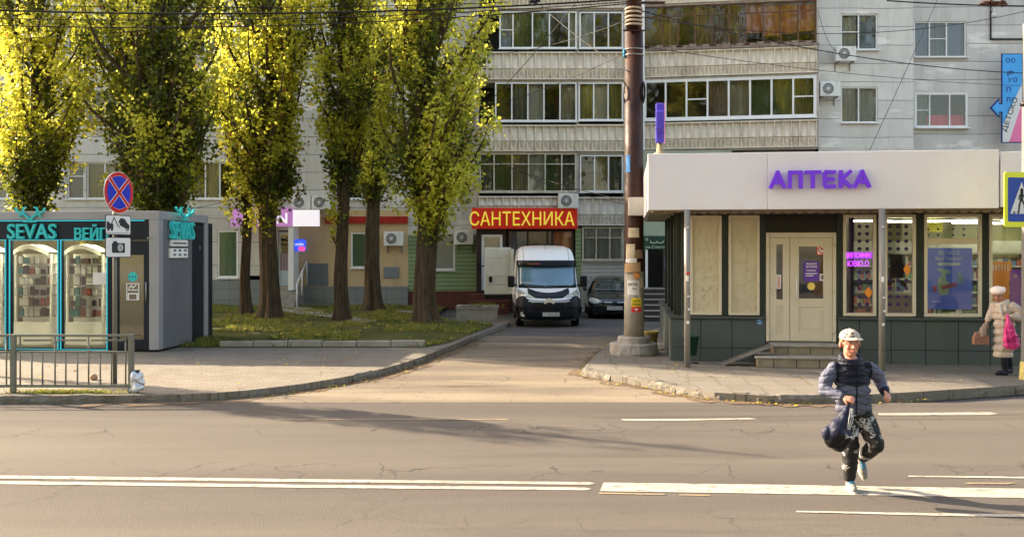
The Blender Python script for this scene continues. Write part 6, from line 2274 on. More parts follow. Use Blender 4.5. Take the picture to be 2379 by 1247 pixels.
# chrome bands with double chevron
C_.patch(-.66, .66, P_([(-.66, .875), (-.5, .825), (0, .80), (.5, .825), (.66, .875)]), P_([(-.66, .90), (-.5, .855), (0, .83), (.5, .855), (.66, .90)]), CHROME, 'chrome_band', .045, 24, 2)
C_.patch(-.62, .62, P_([(-.62, .80), (-.5, .775), (0, .765), (.5, .775), (.62, .80)]), P_([(-.62, .815), (-.5, .79), (0, .78), (.5, .79), (.62, .815)]), CHROME, 'chrome_band', .045, 24, 2)
cv = MB()
y = C_.P(0, .82).y - .065
for dz in (0, .062):
    cv.merge(stroke([(-.13, .755 + dz), (0, .83 + dz), (.13, .755 + dz)], .040, y, y + .03))
cv.build('chevron_emblem', CHROME, van, world=False)
py_ = C_.P(.0, .42).y - .05
npl = MB().box(-.20, .31, py_ - .01, py_ + .03, .36, .475).build('number_plate', PLATE, van, world=False)
text('А 7.. 8076  М76', -.18, .29, .385, .45, py_ - .013, .003).build('plate_text', INK, npl, world=False)
# mirrors
for sg in (-1, 1):
    z0, z1 = (1.20, 1.56)
    mr_ = MB().box(sg * 1.02, sg * 1.24, .86, 1.0, z0, z1)
    mr_.build('mirror', BLACK, van, world=False, bevel=.05)
    MB().tube([(sg * .95, 1.1, 1.25), (sg * 1.08, .93, 1.28)], .035, 8).build('mirror_arm', BLACK, van, world=False)
# side windows, arches, sills
for sg in (-1, 1):
    X = lambda z: sg * (interp(C_.wid, z) + .004)
    MB().add([(X(1.22), 1.05, 1.22), (X(1.22), 2.15, 1.22), (X(1.85), 2.15, 1.85), (X(1.85), 1.5, 1.85)], [(0, 1, 2, 3)]).build('side_window', WSD, van, world=False)
    for yw in (.95, 4.45):
        ar = MB()
        for k in range(14):
            t0, t1 = PI * k / 14, PI * (k + 1) / 14
            ar.add([(sg * 1.0, yw + .44 * math.cos(t0), .32 + .42 * math.sin(t0)), (sg * 1.0, yw + .44 * math.cos(t1), .32 + .42 * math.sin(t1)), (sg * .99, yw, .32)], [(0, 1, 2)])
        ar.build('wheel_arch', BLACK, van, world=False)
    MB().box(sg * .985, sg * 1.01, .3, 5.5, .45, .62).build('side_strip', VD, van, world=False)
    for yw in (.95, 4.45): wheel(van, sg * .86, yw)
# open rear door standing out to the left
VDOR = mat('van_door_cream', (0.55, 0.54, 0.47), .4, .06, 2, dirt=.4, dirtcol=(.3, .25, .18), dscale=4)
od = MB()
X0, X1 = -1.99, -1.03
od.box(X0, X1, 5.58, 5.66, .76, 2.46)
rdv = od.build('rear_door', VDOR, van, world=False, bevel=.03)
g = MB()
g.box(X0 + .03, X1, 5.56, 5.579, 1.44, 1.47); g.box(X0 + .03, X1, 5.565, 5.579, 1.14, 1.17); g.box(X0 + .06, X1 - .2, 5.565, 5.579, 2.1, 2.13)
g.build('door_groove', VDOR, rdv, world=False, bevel=.006)
MB().prism(rrect(X0 + .16, X0 + .28, 1.2, 1.42, .05), 5.54, 5.579, 'y').build('door_handle', BLACK, rdv, world=False)
MB().box(X0, X1 + .04, 5.57, 5.65, .60, .758).build('door_skirt', BLACK, rdv, world=False)
MB().box(X1 - .02, -.93, 5.35, 5.62, .8, 2.40).build('door_hinge_panel', VDOR, van, world=False, bevel=.02)
rb = MB()
for x in (-.35, 0, .3): rb.tube([(x, 2.7, 2.50), (x, 2.7, 2.56)], .012, 6)
rb.tube([(-.6, 2.9, 2.55), (.6, 2.9, 2.55)], .018, 6)
rb.tube([(0, 1.98, 2.33), (0, 2.05, 2.55)], .008, 6)
rb.build('antenna', BLACK, van, world=False)
van.matrix_world = T(vx, DV, 0.0, R(1.3))

DC = H * F / (742 - HY)
car = thing('parked_car', 'dark green black hatchback parked beside the white van, half hidden by the pole', 'car', T(0, 0))
CP = mat('car_dark_paint', (0.005, 0.008, 0.009), .18, .1, 2, coat=1, spec=.6)
K_ = Car([(.18, .14), (.3, .04), (.45, 0), (.6, .02), (.7, .10), (.78, .40), (.88, .92), (.94, 1.02), (1.26, 1.52), (1.37, 1.85), (1.41, 2.3)],
         [(.18, .80), (.4, .87), (.8, .88), (.92, .84), (1.26, .66), (1.36, .58), (1.41, .45)], 4.2, .16, [(.18, .38), (.7, .40), (.85, .25), (1.4, .12)], car)
K_.body(CP)
K_.patch(-.76, .76, lambda x: .945 - .02 * (1 - (x / .76) ** 2), lambda x: 1.30 - .01 * x * x, WSD, 'windscreen', .008, 16, 6)
dm_ = K_.patch(-.60, .60, .975, 1.05, mat('dashboard_glimpse', (.05, .12, .16), .2, .4, 3), 'windscreen_reflection', .012, 10, 2) if False else None
for sg in (-1, 1):
    f = lambda pts: lin(sorted([(sg * a, b) for a, b in pts]))
    a, b = sorted((sg * .46, sg * .83))
    K_.patch(a, b, f([(.46, .58), (.6, .52), (.75, .52), (.83, .60)]), f([(.46, .62), (.6, .70), (.75, .73), (.83, .715)]), LENS, 'headlight', .012, 12, 5)
    MB().box(sg * .88, sg * 1.04, 1.25, 1.36, .92, 1.08).build('mirror', CP, car, world=False, bevel=.04)
    for yw in (.78, 3.4): wheel(car, sg * .77, yw, .31, .2)
    MB().add([(sg * .86, 1.2, .92), (sg * .86, 3.4, .92), (sg * .66, 3.0, 1.27), (sg * .665, 1.65, 1.27)], [(0, 1, 2, 3)]).build('side_window', WSD, car, world=False)
K_.patch(-.40, .40, .50, .60, BLACK, 'grille', .012, 10, 3)
K_.patch(-.36, -.08, .565, .585, CHROME, 'chrome_strip', .02, 8, 2)
K_.patch(.08, .36, .565, .585, CHROME, 'chrome_strip', .02, 8, 2)
K_.patch(-.34, .34, .22, .27, BLACK, 'lower_grille', .012, 10, 2)
np2 = MB().box(-.26, .26, -.05, -.02, .33, .445).build('number_plate', PLATE, car, world=False)
text('М 40800 М8', -.24, .24, .355, .42, -.054, .003).build('plate_text', INK, np2, world=False)
wp = MB()
wp.tube([K_.P(-.5, .955, .02), K_.P(.1, .95, .02)], .010, 6)
wp.build('wiper', BLACK, car, world=False)
car.matrix_world = T((1428 - CX) * DC / F, DC, 0, R(-2))
# ================================================================ POPLARS
BARK = mat('poplar_bark', (0.062, 0.043, 0.025), .95, .65, 3.0, bump=1.0, bscale=5, stretch=(6, 6, .8), dirt=.7, dirtcol=(0.04, 0.045, 0.016), dscale=1.2)
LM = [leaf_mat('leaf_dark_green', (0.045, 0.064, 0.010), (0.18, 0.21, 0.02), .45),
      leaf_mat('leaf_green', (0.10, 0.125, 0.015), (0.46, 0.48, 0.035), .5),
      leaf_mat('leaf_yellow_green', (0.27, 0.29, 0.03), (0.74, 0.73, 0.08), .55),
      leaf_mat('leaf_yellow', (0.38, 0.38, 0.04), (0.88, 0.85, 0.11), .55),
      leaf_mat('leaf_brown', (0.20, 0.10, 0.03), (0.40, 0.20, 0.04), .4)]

def trunk_mesh(r0, htop, lean, seed, flare=1.5, knots=0):
    r0 *= .88
    mb = MB()
    rr = random.Random(seed)
    ph = [rr.uniform(0, 6) for _ in range(4)]
    nz_, na = 60, 64
    def cen(z):
        return Vector((lean[0] * z + .06 * math.sin(z * .8 + ph[0]) * min(1, z), lean[1] * z + .05 * math.sin(z * .6 + ph[1]), 0))
    def fn(u, v):
        z = -.15 + (htop + .15) * v ** 1.25
        a = 2 * PI * u
        base = r0 * (1 - .72 * (z / htop) ** .85 if z > 0 else 1)
        fl = 1 + (flare - 1) * .6 * math.exp(-max(z, 0) / .25)
        lobes = .035 * abs(math.sin(11 * a + ph[1] + .8 * noise.noise(Vector((z, a, seed))) * 2)) ** .6 + .09 * math.cos(5 * a + ph[2] + z * .25) + .06 * math.cos(8 * a + ph[3] - z * .4)
        root = .5 * math.exp(-max(z, 0) / .22) * max(0, math.cos(5 * a + ph[2]))
        q_ = noise.noise(Vector((math.cos(a) * 2.5, math.sin(a) * 2.5, z * .9 + seed)))
        fine = .05 * noise.noise(Vector((math.cos(a) * 9, math.sin(a) * 9, z * 1.3 + seed)))
        r = base * (fl + lobes + root + .12 * q_ + fine)
        c = cen(z)
        return (c.x + r * math.cos(a), c.y + r * math.sin(a), z)
    mb.grid(fn, na, nz_)
    return mb, cen

def leaves_mesh(name, P, size, midx, rg, parent):
    n = len(P)
    d1 = rg.normal(size=(n, 3)); d1[:, 2] *= .7; d1 /= np.linalg.norm(d1, axis=1)[:, None]
    d2 = rg.normal(size=(n, 3)); d2 -= (d2 * d1).sum(1)[:, None] * d1; d2 /= np.linalg.norm(d2, axis=1)[:, None]
    s = size * rg.uniform(.6, 1.25, n)[:, None]
    a, b = d1 * s * .55, d2 * s * .5
    V = np.stack([P - a, P - a * .1 + b, P + a, P - a * .1 - b], 1).reshape(-1, 3)
    me = bpy.data.meshes.new(name)
    me.vertices.add(4 * n); me.vertices.foreach_set('co', V.ravel())
    me.loops.add(4 * n); me.loops.foreach_set('vertex_index', np.arange(4 * n, dtype=np.int32))
    me.polygons.add(n)
    me.polygons.foreach_set('loop_start', np.arange(0, 4 * n, 4, dtype=np.int32))
    me.polygons.foreach_set('loop_total', np.full(n, 4, dtype=np.int32))
    for m in LM: me.materials.append(m)
    me.polygons.foreach_set('material_index', midx.astype(np.int32))
    me.update(); me.validate()
    o = bpy.data.objects.new(name, me)
    COL.objects.link(o)
    o.parent = parent
    return o

def poplar(label, x, y, z, r0, zc, rad, offx=0.0, lean=(0, 0), seed=1, dens=1.0, yel=.3, htop=13.5, sprays=(), flare=1.5, shape=None, leaf=.112):
    """rad: crown half-width at mid-height; zc: height where the crown starts; sprays: low leafy shoots (z, dx, dy, r, n)"""
    t = thing('poplar_tree', label, 'tree', T(x, y, z), 'poplars in front of the apartment block')
    rr = random.Random(seed)
    rg = np.random.default_rng(seed)
    tm, cen = trunk_mesh(r0, htop, lean, seed, flare)
    tm.build('trunk', BARK, t, world=False)
    lb = MB()
    cl = []      # clump centres
    nl = int(38 * dens * max(.7, rad / 1.3))
    for i in range(nl):
        z0 = zc + (9.5 - zc) * (i + rr.random()) / nl * 1.0 if i % 5 else rr.uniform(zc * .8, zc + 1.5)
        a = i * 2.399 + rr.uniform(-.4, .4)
        L = rr.uniform(1.8, 3.4)
        Rm = rad * rr.uniform(.45, 1.05) * min(1, .55 + (z0 - zc) * .28)
        if shape: Rm *= shape(z0)
        c0 = cen(z0)
        path, rs = [], []
        n = 7
        ph = rr.uniform(0, 6)
        for k in range(n + 1):
            s = k / n
            ro = Rm * (1 - (1 - s) ** 2.0) + .06 * math.sin(s * 5 + ph)
            ox = offx * s
            path.append(Vector((c0.x + ox + ro * math.cos(a + .3 * s), c0.y + ro * math.sin(a + .3 * s), z0 + L * s ** 1.15)))
            rs.append(max(.007, (r0 * .18 + .02) * (1 - s) ** .9))
        lb.tube(path, rs, 5, cap=False)
        for k in range(1, n + 1):
            for m_ in range(2 if k % 2 else 1):
                p = path[k] + Vector((rr.gauss(0, .16), rr.gauss(0, .16), rr.gauss(0, .16)))
                if k >= 1: cl.append((p, rr.uniform(.14, .36), k / n))
                if rr.random() < .6:
                    lb.tube([path[k], (path[k] + p) / 2 + Vector((0, 0, -.03)), p], [.008, .006, .003], 3, cap=False)
    for (sz_, dx, dy, r_, n_) in sprays:
        for k in range(n_):
            p = cen(sz_) + Vector((dx + rr.gauss(0, r_), dy + rr.gauss(0, r_ * .7), sz_ + rr.gauss(0, r_)))
            cl.append((p, rr.uniform(.12, .22), 1.2))
        e = cen(sz_ - .4)
        lb.tube([e + Vector((0, 0, sz_ - .4)), e + Vector((dx * .6, dy * .6, sz_ - .25)), e + Vector((dx, dy, sz_ + .15))], [.03, .02, .006], 5, cap=False)
    lb.build('branches', BARK, t, world=False)
    Ps, Ms = [], []
    for (p, r_, s) in cl:
        n = int(31 * (r_ / .25) ** 1.5 * min(1.0, dens + .1))
        q_ = rg.normal(size=(n, 3)) * r_ * .46
        q_[:, 2] *= 1.6
        Ps.append(q_ + np.array(p))
        # autumn colour varies by clump; backlit yellow margins, shaded dark core painted in
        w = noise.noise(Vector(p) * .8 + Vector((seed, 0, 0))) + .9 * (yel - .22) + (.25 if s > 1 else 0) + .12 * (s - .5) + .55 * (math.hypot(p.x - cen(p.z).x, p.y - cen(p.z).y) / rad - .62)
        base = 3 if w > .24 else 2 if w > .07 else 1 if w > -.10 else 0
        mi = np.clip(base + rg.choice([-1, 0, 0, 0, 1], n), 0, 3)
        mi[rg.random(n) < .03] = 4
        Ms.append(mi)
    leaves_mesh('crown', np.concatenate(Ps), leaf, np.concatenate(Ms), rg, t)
    return t

def gx(px, D): return (px - CX) * D / F
def zb(px, py, D): return H - (py - HY) * D / F
trees = [
 # label, px, py(base), D, r0, zc, rad ...
 ('poplar farthest left, its trunk rising behind the kiosk roof', 75, 27.6, .19, 2.6, 1.65, dict(offx=.1, seed=11, yel=.36, dens=1.25)),
 ('broad dark crowned poplar rising behind the kiosk and the no stopping sign', 368, 27.2, .40, 2.6, 2.2, dict(offx=-.15, seed=23, yel=.20, dens=1.5, sprays=((3.2, -1.0, .3, .4, 8),))),
 ('slim trunked poplar just left of the thickest trunk beside the kiosk', 572, 31.2, .19, 3.4, .95, dict(offx=-.35, seed=37, yel=.34, dens=.8, sprays=((4.3, -.35, -.1, .3, 10), (3.7, -.5, -.1, .22, 6), (3.0, -.2, -.2, .18, 4)))),
 ('thick trunked poplar with mossy bark standing before the shop steps', 627, 29.2, .34, 3.3, 1.6, dict(offx=-.2, seed=41, yel=.20, dens=1.3, sprays=((4.4, .6, -.1, .25, 10), (3.9, .5, -.1, .2, 7), (3.2, -.35, -.2, .2, 6)))),
 ('straight poplar before the beige shop wall, a twiggy tuft halfway up its trunk', 797, 28.9, .23, 3.6, 1.1, dict(offx=.0, seed=53, yel=.22, dens=1.1, sprays=((3.2, -.3, -.1, .13, 5), (2.6, -.3, -.1, .10, 4), (4.2, .0, -.2, .3, 8)))),
 ('farther poplar close to the grey tiled wall, right of the beige shop window', 868, 34.6, .34, 3.6, 1.2, dict(offx=.0, seed=61, yel=.24, dens=.9, sprays=((4.6, .5, -.1, .3, 8),))),
 ('rightmost poplar with a wide flared trunk and a low yellow skirt of leaves', 992, 27.6, .36, 2.7, 1.9, dict(offx=.28, seed=77, yel=.40, dens=1.35, flare=1.6, sprays=((3.9, -.55, -.3, .38, 18), (3.3, -.2, -.4, .3, 14), (2.8, .1, -.4, .25, 7), (3.8, .5, -.2, .4, 12), (4.4, -.9, 0, .35, 10)))),
]
TR = []
for (lb_, px, D, r0, zc, rad, kw) in trees:
    X = gx(px, D)
    z = lawn_z(X, D) - .02
    TR.append(poplar(lb_, X, D, z, r0, zc, rad, **kw))
# poplar added out of view past the left edge to shade the sign
copy_tree(TR[2], T(-11.3, 17.75, .1, 2.0) @ Matrix.Scale(.6, 4), 'slim poplar added out of view beyond the left edge to shade the sign')
# the far side of the street behind the viewer: tall trees that the windows mirror
k = 0
for row, ys in enumerate((-15, -22)):
    for i in range(7):
        x = -27 + 9 * i + 4.5 * row
        sc_ = 2.15 + .1 * ((i * 3 + row) % 3)
        copy_tree(TR[(1, 3, 6, 0, 4, 6, 1)[i]], T(x, ys, 0, 1.1 * i + row) @ Matrix.Scale(sc_, 4), ('front', 'back')[row] + ' row poplar behind the viewer, ' + ('first', 'second', 'third', 'fourth', 'fifth', 'sixth', 'seventh')[i] + ' from the left', 'poplars behind the viewer')
# ================================================================ PEOPLE
def fuse(mb, name, mats, parent, voxel=.009, smooth=6, disp=None, pick=None, dec=None):
    """union of overlapping closed shapes grown into one continuous surface"""
    me = bpy.data.meshes.new(name)
    me.from_pydata(mb.v, [], mb.f)
    o = bpy.data.objects.new(name, me)
    COL.objects.link(o)
    rm = o.modifiers.new('r', 'REMESH'); rm.mode = 'VOXEL'; rm.voxel_size = voxel; rm.use_smooth_shade = True
    sm = o.modifiers.new('s', 'SMOOTH'); sm.iterations = smooth; sm.factor = .5
    bpy.context.view_layer.update()
    m2 = bpy.data.meshes.new_from_object(o.evaluated_get(bpy.context.evaluated_depsgraph_get()))
    m2.name = name
    o.modifiers.clear()
    o.data = m2
    if disp:
        ns = [v.normal.copy() for v in m2.vertices]
        for v, n in zip(m2.vertices, ns):
            v.co = v.co + n * disp(v.co, n)
    if not isinstance(mats, (list, tuple)): mats = [mats]
    m2.materials.clear()
    for m in mats: m2.materials.append(m)
    if pick:
        for p in m2.polygons: p.material_index = pick(p.center)
    for p in m2.polygons: p.use_smooth = True
    m2.update()
    o.parent = parent
    return o
def chain(mb, pts, rs, n=14):
    for a, b, r0, r1 in zip(pts[:-1], pts[1:], rs[:-1], rs[1:]):
        mb.cap(a, r0, b, r1, n)
    return mb
def hand(palm, d, up_, s=1.0, curl=1.0, side=1, grip=True):
    """palm centre, d = finger direction, up_ = back of the hand; five separate fingers that curl, thumb from the side"""
    mb = MB()
    d = Vector(d).normalized(); up_ = Vector(up_).normalized()
    lat = d.cross(up_).normalized() * side
    palm = Vector(palm)
    for k in (-1, 0, 1): mb.cap(palm + lat * k * .018 * s - d * .03 * s, .015 * s, palm + lat * k * .02 * s + d * .025 * s, .014 * s, 10)
    for k, L in zip(range(4), (.92, 1.0, .95, .76)):
        b = palm + lat * (.030 - .020 * k) * s + d * .03 * s
        p1 = b + d * .028 * s * L - up_ * .006 * s * curl
        p2 = p1 + (d * (1 - .9 * curl) - up_ * curl).normalized() * .024 * s * L
        p3 = p2 + (d * (-.75 * curl + .3) - up_ * (.7)).normalized() * .020 * s * L
        chain(mb, [b, p1, p2, p3], [.0095 * s, .009 * s, .0082 * s, .007 * s], 8)
    b = palm + lat * .030 * s - d * .018 * s
    p1 = b + (lat * .7 + d * .6 - up_ * .3).normalized() * .028 * s
    p2 = p1 + (d * .6 - up_ * .8 * curl - lat * .35).normalized() * .026 * s
    chain(mb, [b, p1, p2], [.012 * s, .0105 * s, .008 * s], 8)
    return mb

SKIN = mat('skin', (0.46, 0.22, 0.15), .5, .06, 8)
SKINR = mat('skin_rosy', (0.44, 0.16, 0.115), .5, .06, 8)
LIP = mat('lips', (.48, .15, .13), .5)
EYEW = mat('eye_white', (.7, .68, .65), .3)
EYED = mat('eye_dark', (.03, .02, .015), .3)
BROW = mat('brow_brown', (.20, .10, .05), .8)

DB = H * F / (1140 - HY)
bx_ = (1976 - CX) * DB / F
boy = thing('person', 'boy in a patterned cap and navy and grey puffer jacket running across the road', 'person', T(bx_, DB, 0))
JN = mat('jacket_navy', (0.006, 0.008, 0.020), .6, .15, 6, bump=.3, bscale=30)
JG = mat('jacket_grey_blue', (0.075, 0.082, 0.125), .62, .14, 5, bump=.3, bscale=30)
def trouser_mat():
    m, n, l, b = nodes('printed_black_trousers')
    tc = n.new('ShaderNodeTexCoord')
    mp = n.new('ShaderNodeMapping'); mp.inputs['Scale'].default_value = (7, 7, 26)
    l.new(tc.outputs['Object'], mp.inputs[0])
    vo = n.new('ShaderNodeTexVoronoi'); vo.feature = 'DISTANCE_TO_EDGE'; vo.inputs['Scale'].default_value = 2.4
    l.new(mp.outputs[0], vo.inputs['Vector'])
    nz = n.new('ShaderNodeTexNoise'); nz.inputs['Scale'].default_value = 8.5; nz.inputs['Detail'].default_value = 1
    l.new(tc.outputs['Object'], nz.inputs['Vector'])
    n5 = n.new('ShaderNodeTexNoise'); n5.inputs['Scale'].default_value = 55; l.new(tc.outputs['Object'], n5.inputs['Vector'])
    a = mnode(n, l, 'GREATER_THAN', mnode(n, l, 'ADD', n5.outputs['Fac'], mnode(n, l, 'LESS_THAN', vo.outputs['Distance'], .10)), 1.08 - .55)
    a = mnode(n, l, 'MULTIPLY', a, mnode(n, l, 'LESS_THAN', vo.outputs['Distance'], .22))
    c = mnode(n, l, 'GREATER_THAN', nz.outputs['Fac'], .568)
    mx = n.new('ShaderNodeMix'); mx.data_type = 'RGBA'
    l.new(mnode(n, l, 'MULTIPLY', a, c), mx.inputs[0])
    mx.inputs[6].default_value = (.004, .004, .005, 1); mx.inputs[7].default_value = (.30, .30, .30, 1)
    l.new(mx.outputs[2], b.inputs['Base Color'])
    b.inputs['Roughness'].default_value = .85
    return m
TROU = trouser_mat()
# body under the clothes: head, neck, hands and all limbs as one surface
hc = Vector((-.014, -.03, 1.415))
body = MB()
body.ball(hc + Vector((0, .012, .025)), (.074, .088, .088), 24)
body.ball(hc + Vector((0, -.008, -.045)), (.058, .068, .062), 20)
body.ball(hc + Vector((0, -.035, -.085)), (.030, .032, .026), 16)      # chin
body.ball(hc + Vector((.032, -.045, -.035)), (.022, .025, .025), 12).ball(hc + Vector((-.032, -.045, -.035)), (.022, .025, .025), 12)
body.cap(hc + Vector((0, -.074, .002)), .010, hc + Vector((0, -.094, -.030)), .0135, 12)   # nose
body.ball(hc + Vector((.010, -.085, -.033)), .008, 8).ball(hc + Vector((-.010, -.085, -.033)), .008, 8)
body.ball(hc + Vector((0, -.074, -.062)), (.020, .012, .0075), 12)
body.ball(hc + Vector((0, -.07, .018)), (.05, .02, .012), 12)
for s in (-1, 1): body.ball(hc + Vector((s * .080, .012, -.012)), (.010, .020, .030), 12)
body.cap(hc + Vector((0, .02, -.06)), .045, (0.0, .02, 1.22), .055, 16)
chain(body, [(0, .02, 1.22), (0.02, .02, 1.0), (.04, .02, .78)], [.10, .11, .11], 16)
handL = Vector((-.112, -.245, .925)); handR = Vector((.308, -.11, .945))
eL, eR = Vector((-.262, -.03, .975)), Vector((.308, .06, 1.035))
sL, sR = Vector((-.165, .02, 1.185)), Vector((.195, .03, 1.19))
chain(body, [sL, eL, handL + Vector((-.02, .05, 0))], [.05, .038, .024])
chain(body, [sR, eR, handR + Vector((.0, .05, .01))], [.05, .038, .024])
hipL, hipR = Vector((-.035, .02, .76)), Vector((.115, .02, .76))
kL, aL = Vector((-.005, -.03, .44)), Vector((.0, .03, .10))
kR, aR = Vector((.195, -.13, .475)), Vector((.160, .14, .285))
chain(body, [hipL, kL, aL], [.075, .05, .033])
chain(body, [hipR, kR, aR], [.075, .05, .033])
body.merge(hand(handL, (.75, -.45, -.1), (-.2, -.7, .6), .95, 1.1, 1))
body.merge(hand(handR, (-.1, -.75, -.45), (.5, -.3, .75), .95, .8, -1))
def skin_pick(c):
    d = c - hc
    if abs(d.x) < .055 and -.05 < d.z < 0 and d.y < -.03 and abs(d.x) > .025: return 1
    if c.z < 1.2: return 1 if c.z < 1.0 and False else 0
    if abs(d.x) > .074: return 1
    return 0
fuse(body, 'body', [SKIN, SKINR], boy, .0055, 4, pick=skin_pick)
# face details
for s in (-1, 1):
    MB().ball(hc + Vector((s * .029, -.0765, .001)), (.013, .007, .0055), 12).build('eye', EYEW, boy, world=False)
    MB().ball(hc + Vector((s * .029, -.0815, .001)), (.0055, .003, .005), 10).build('pupil', EYED, boy, world=False)
    MB().tube([hc + Vector((s * .014, -.086, .016)), hc + Vector((s * .030, -.0855, .021)), hc + Vector((s * .046, -.074, .016))], .0028, 6).build('eyebrow', BROW, boy, world=False)
    MB().tube([hc + Vector((s * .016, -.0825, .0045)), hc + Vector((s * .029, -.084, .0075)), hc + Vector((s * .043, -.077, .003))], .0016, 5).build('eyelid', BROW, boy, world=False)
MB().ball(hc + Vector((0, -.086, -.0625)), (.019, .005, .0035), 14).ball(hc + Vector((0, -.0845, -.068)), (.014, .005, .004), 14).build('lips', LIP, boy, world=False)
# hair at the temples and neck
hr = MB()
for s in (-1, 1):
    hr.ball(hc + Vector((s * .070, .01, .028)), (.010, .045, .026), 12)
hr.ball(hc + Vector((0, .06, .01)), (.062, .042, .055), 16)
fuse(hr, 'hair', mat('hair_light_brown', (.22, .12, .06), .8, .3, 30), boy, .006, 2)
# cap with brim
def cap_mat():
    m, n, l, b = nodes('patterned_cap')
    tc = n.new('ShaderNodeTexCoord')
    vo = n.new('ShaderNodeTexVoronoi'); vo.inputs['Scale'].default_value = 27
    l.new(tc.outputs['Object'], vo.inputs['Vector'])
    nz = n.new('ShaderNodeTexNoise'); nz.inputs['Scale'].default_value = 24
    l.new(tc.outputs['Object'], nz.inputs['Vector'])
    f = mnode(n, l, 'MULTIPLY', mnode(n, l, 'LESS_THAN', vo.outputs['Distance'], .36), mnode(n, l, 'GREATER_THAN', nz.outputs['Fac'], .44))
    mx = n.new('ShaderNodeMix'); mx.data_type = 'RGBA'
    l.new(f, mx.inputs[0])
    mx.inputs[6].default_value = (.38, .32, .26, 1); mx.inputs[7].default_value = (.03, .03, .035, 1)
    l.new(mx.outputs[2], b.inputs['Base Color']); b.inputs['Roughness'].default_value = .8
    return m
CAPM = cap_mat()
cp = MB()
def capf(u, v):
    a = 2 * PI * u; ph = PI / 2 * (1 - v) 
    r = 1.0
    return (hc.x + .084 * math.sin(ph) * math.cos(a), hc.y + .012 + .097 * math.sin(ph) * math.sin(a), hc.z + .042 + .076 * math.cos(ph) ** .85 + (.012 * math.sin(a) if v < .01 else 0))
cp.grid(capf, 30, 10)
def brim(u, v):
    a = PI * (1.08 + .84 * u)
    r0 = Vector((hc.x + .088 * math.cos(a), hc.y + .012 + .10 * math.sin(a), hc.z + .046))
    out = Vector((math.cos(a) * .25, -1, -.16)).normalized()
    L = .056 * math.sin(PI * u) ** .45
    return tuple(r0 + out * L * v + Vector((0, 0, .012 * math.sin(PI * u) * (1 - v) - .006)))
cpo = cp.build('cap', CAPM, boy, world=False)
bb = MB().grid(brim, 24, 5).build('brim', CAPM, cpo, world=False)
so = bb.modifiers.new('s', 'SOLIDIFY'); so.thickness = .004
MB().ball((hc.x, hc.y + .012, hc.z + .119), .007, 8).build('button', CAPM, cpo, world=False)
# glasses (thin)
# jacket
jk = MB()
for z, w, d_, cx, cy in ((.80, .180, .118, .035, .01), (.88, .178, .120, .03, .005), (.97, .172, .122, .022, .0), (1.06, .178, .122, .015, .0), (1.14, .172, .115, .012, .005), (1.195, .135, .098, .008, .01)):
    jk.ball((cx, cy, z), (w, d_, .095), 24)
chain(jk, [sL + Vector((.02, 0, -.01)), (sL + eL) / 2 + Vector((-.02, 0, 0)), eL, (eL + handL) / 2, handL + Vector((-.045, .055, .012))], [.072, .070, .062, .054, .042])
chain(jk, [sR + Vector((-.02, 0, -.01)), (sR + eR) / 2 + Vector((.02, 0, 0)), eR, (eR + handR) / 2, handR + Vector((.003, .05, .015))], [.072, .070, .062, .054, .045])
def quilt(c, n):
    inarm = (c.x < -.175) or (c.x > .225)
    z = c.z + (.30 * abs(c.x - .015) if not inarm else 0.25 * abs(c.x))
    w = abs(math.sin(PI * z / .062))
    return -.011 * (1 - w) ** 2.5 + .004 * noise.noise(c * 30) - (.008 if abs(c.x - .018) < .006 and c.y < 0 and c.z < 1.2 else 0)
def jpick(c):
    arm = (c.x < -.160 + .06 * (1.2 - c.z)) or (c.x > .195 + .03 * (1.2 - c.z) )
    yoke = c.z > 1.015 + .22 * abs(c.x - .015)
    if abs(c.x - .018) < .008 and c.y < 0: return 0
    if (c - handR).length < .085: return 0
    return 0 if (yoke and not arm) else 1
fuse(jk, 'jacket', [JN, JG], boy, .0075, 5, disp=quilt, pick=jpick)
# collar / hood, built as a thick soft roll
co = MB()
for k in range(20):
    a = 2 * PI * k / 20
    r = Vector((-.002 + .083 * math.cos(a), .005 + .078 * math.sin(a), 1.255 + .028 * math.sin(a)))
    co.ball(r, (.040, .040, .052 if math.sin(a) < .2 else .062), 10)
co.ball((0, .075, 1.24), (.10, .05, .06), 16)
fuse(co, 'hood', JN, boy, .007, 4, disp=lambda c, n: .004 * math.sin(c.z * 160))
# trousers
tr = MB()
tr.ball((.04, .02, .755), (.145, .105, .085), 20)
chain(tr, [hipL, (hipL + kL) / 2, kL, (kL + aL) / 2 + Vector((0, .012, 0)), aL + Vector((0, 0, .035))], [.095, .090, .078, .076, .060])
chain(tr, [hipR, (hipR + kR) / 2, kR, (kR + aR) / 2, aR + Vector((.005, -.03, .02))], [.095, .092, .080, .072, .056])
fuse(tr, 'trousers', TROU, boy, .0075, 4, disp=lambda c, n: .010 * noise.noise(Vector((c.x * 9, c.y * 9, c.z * 22))))
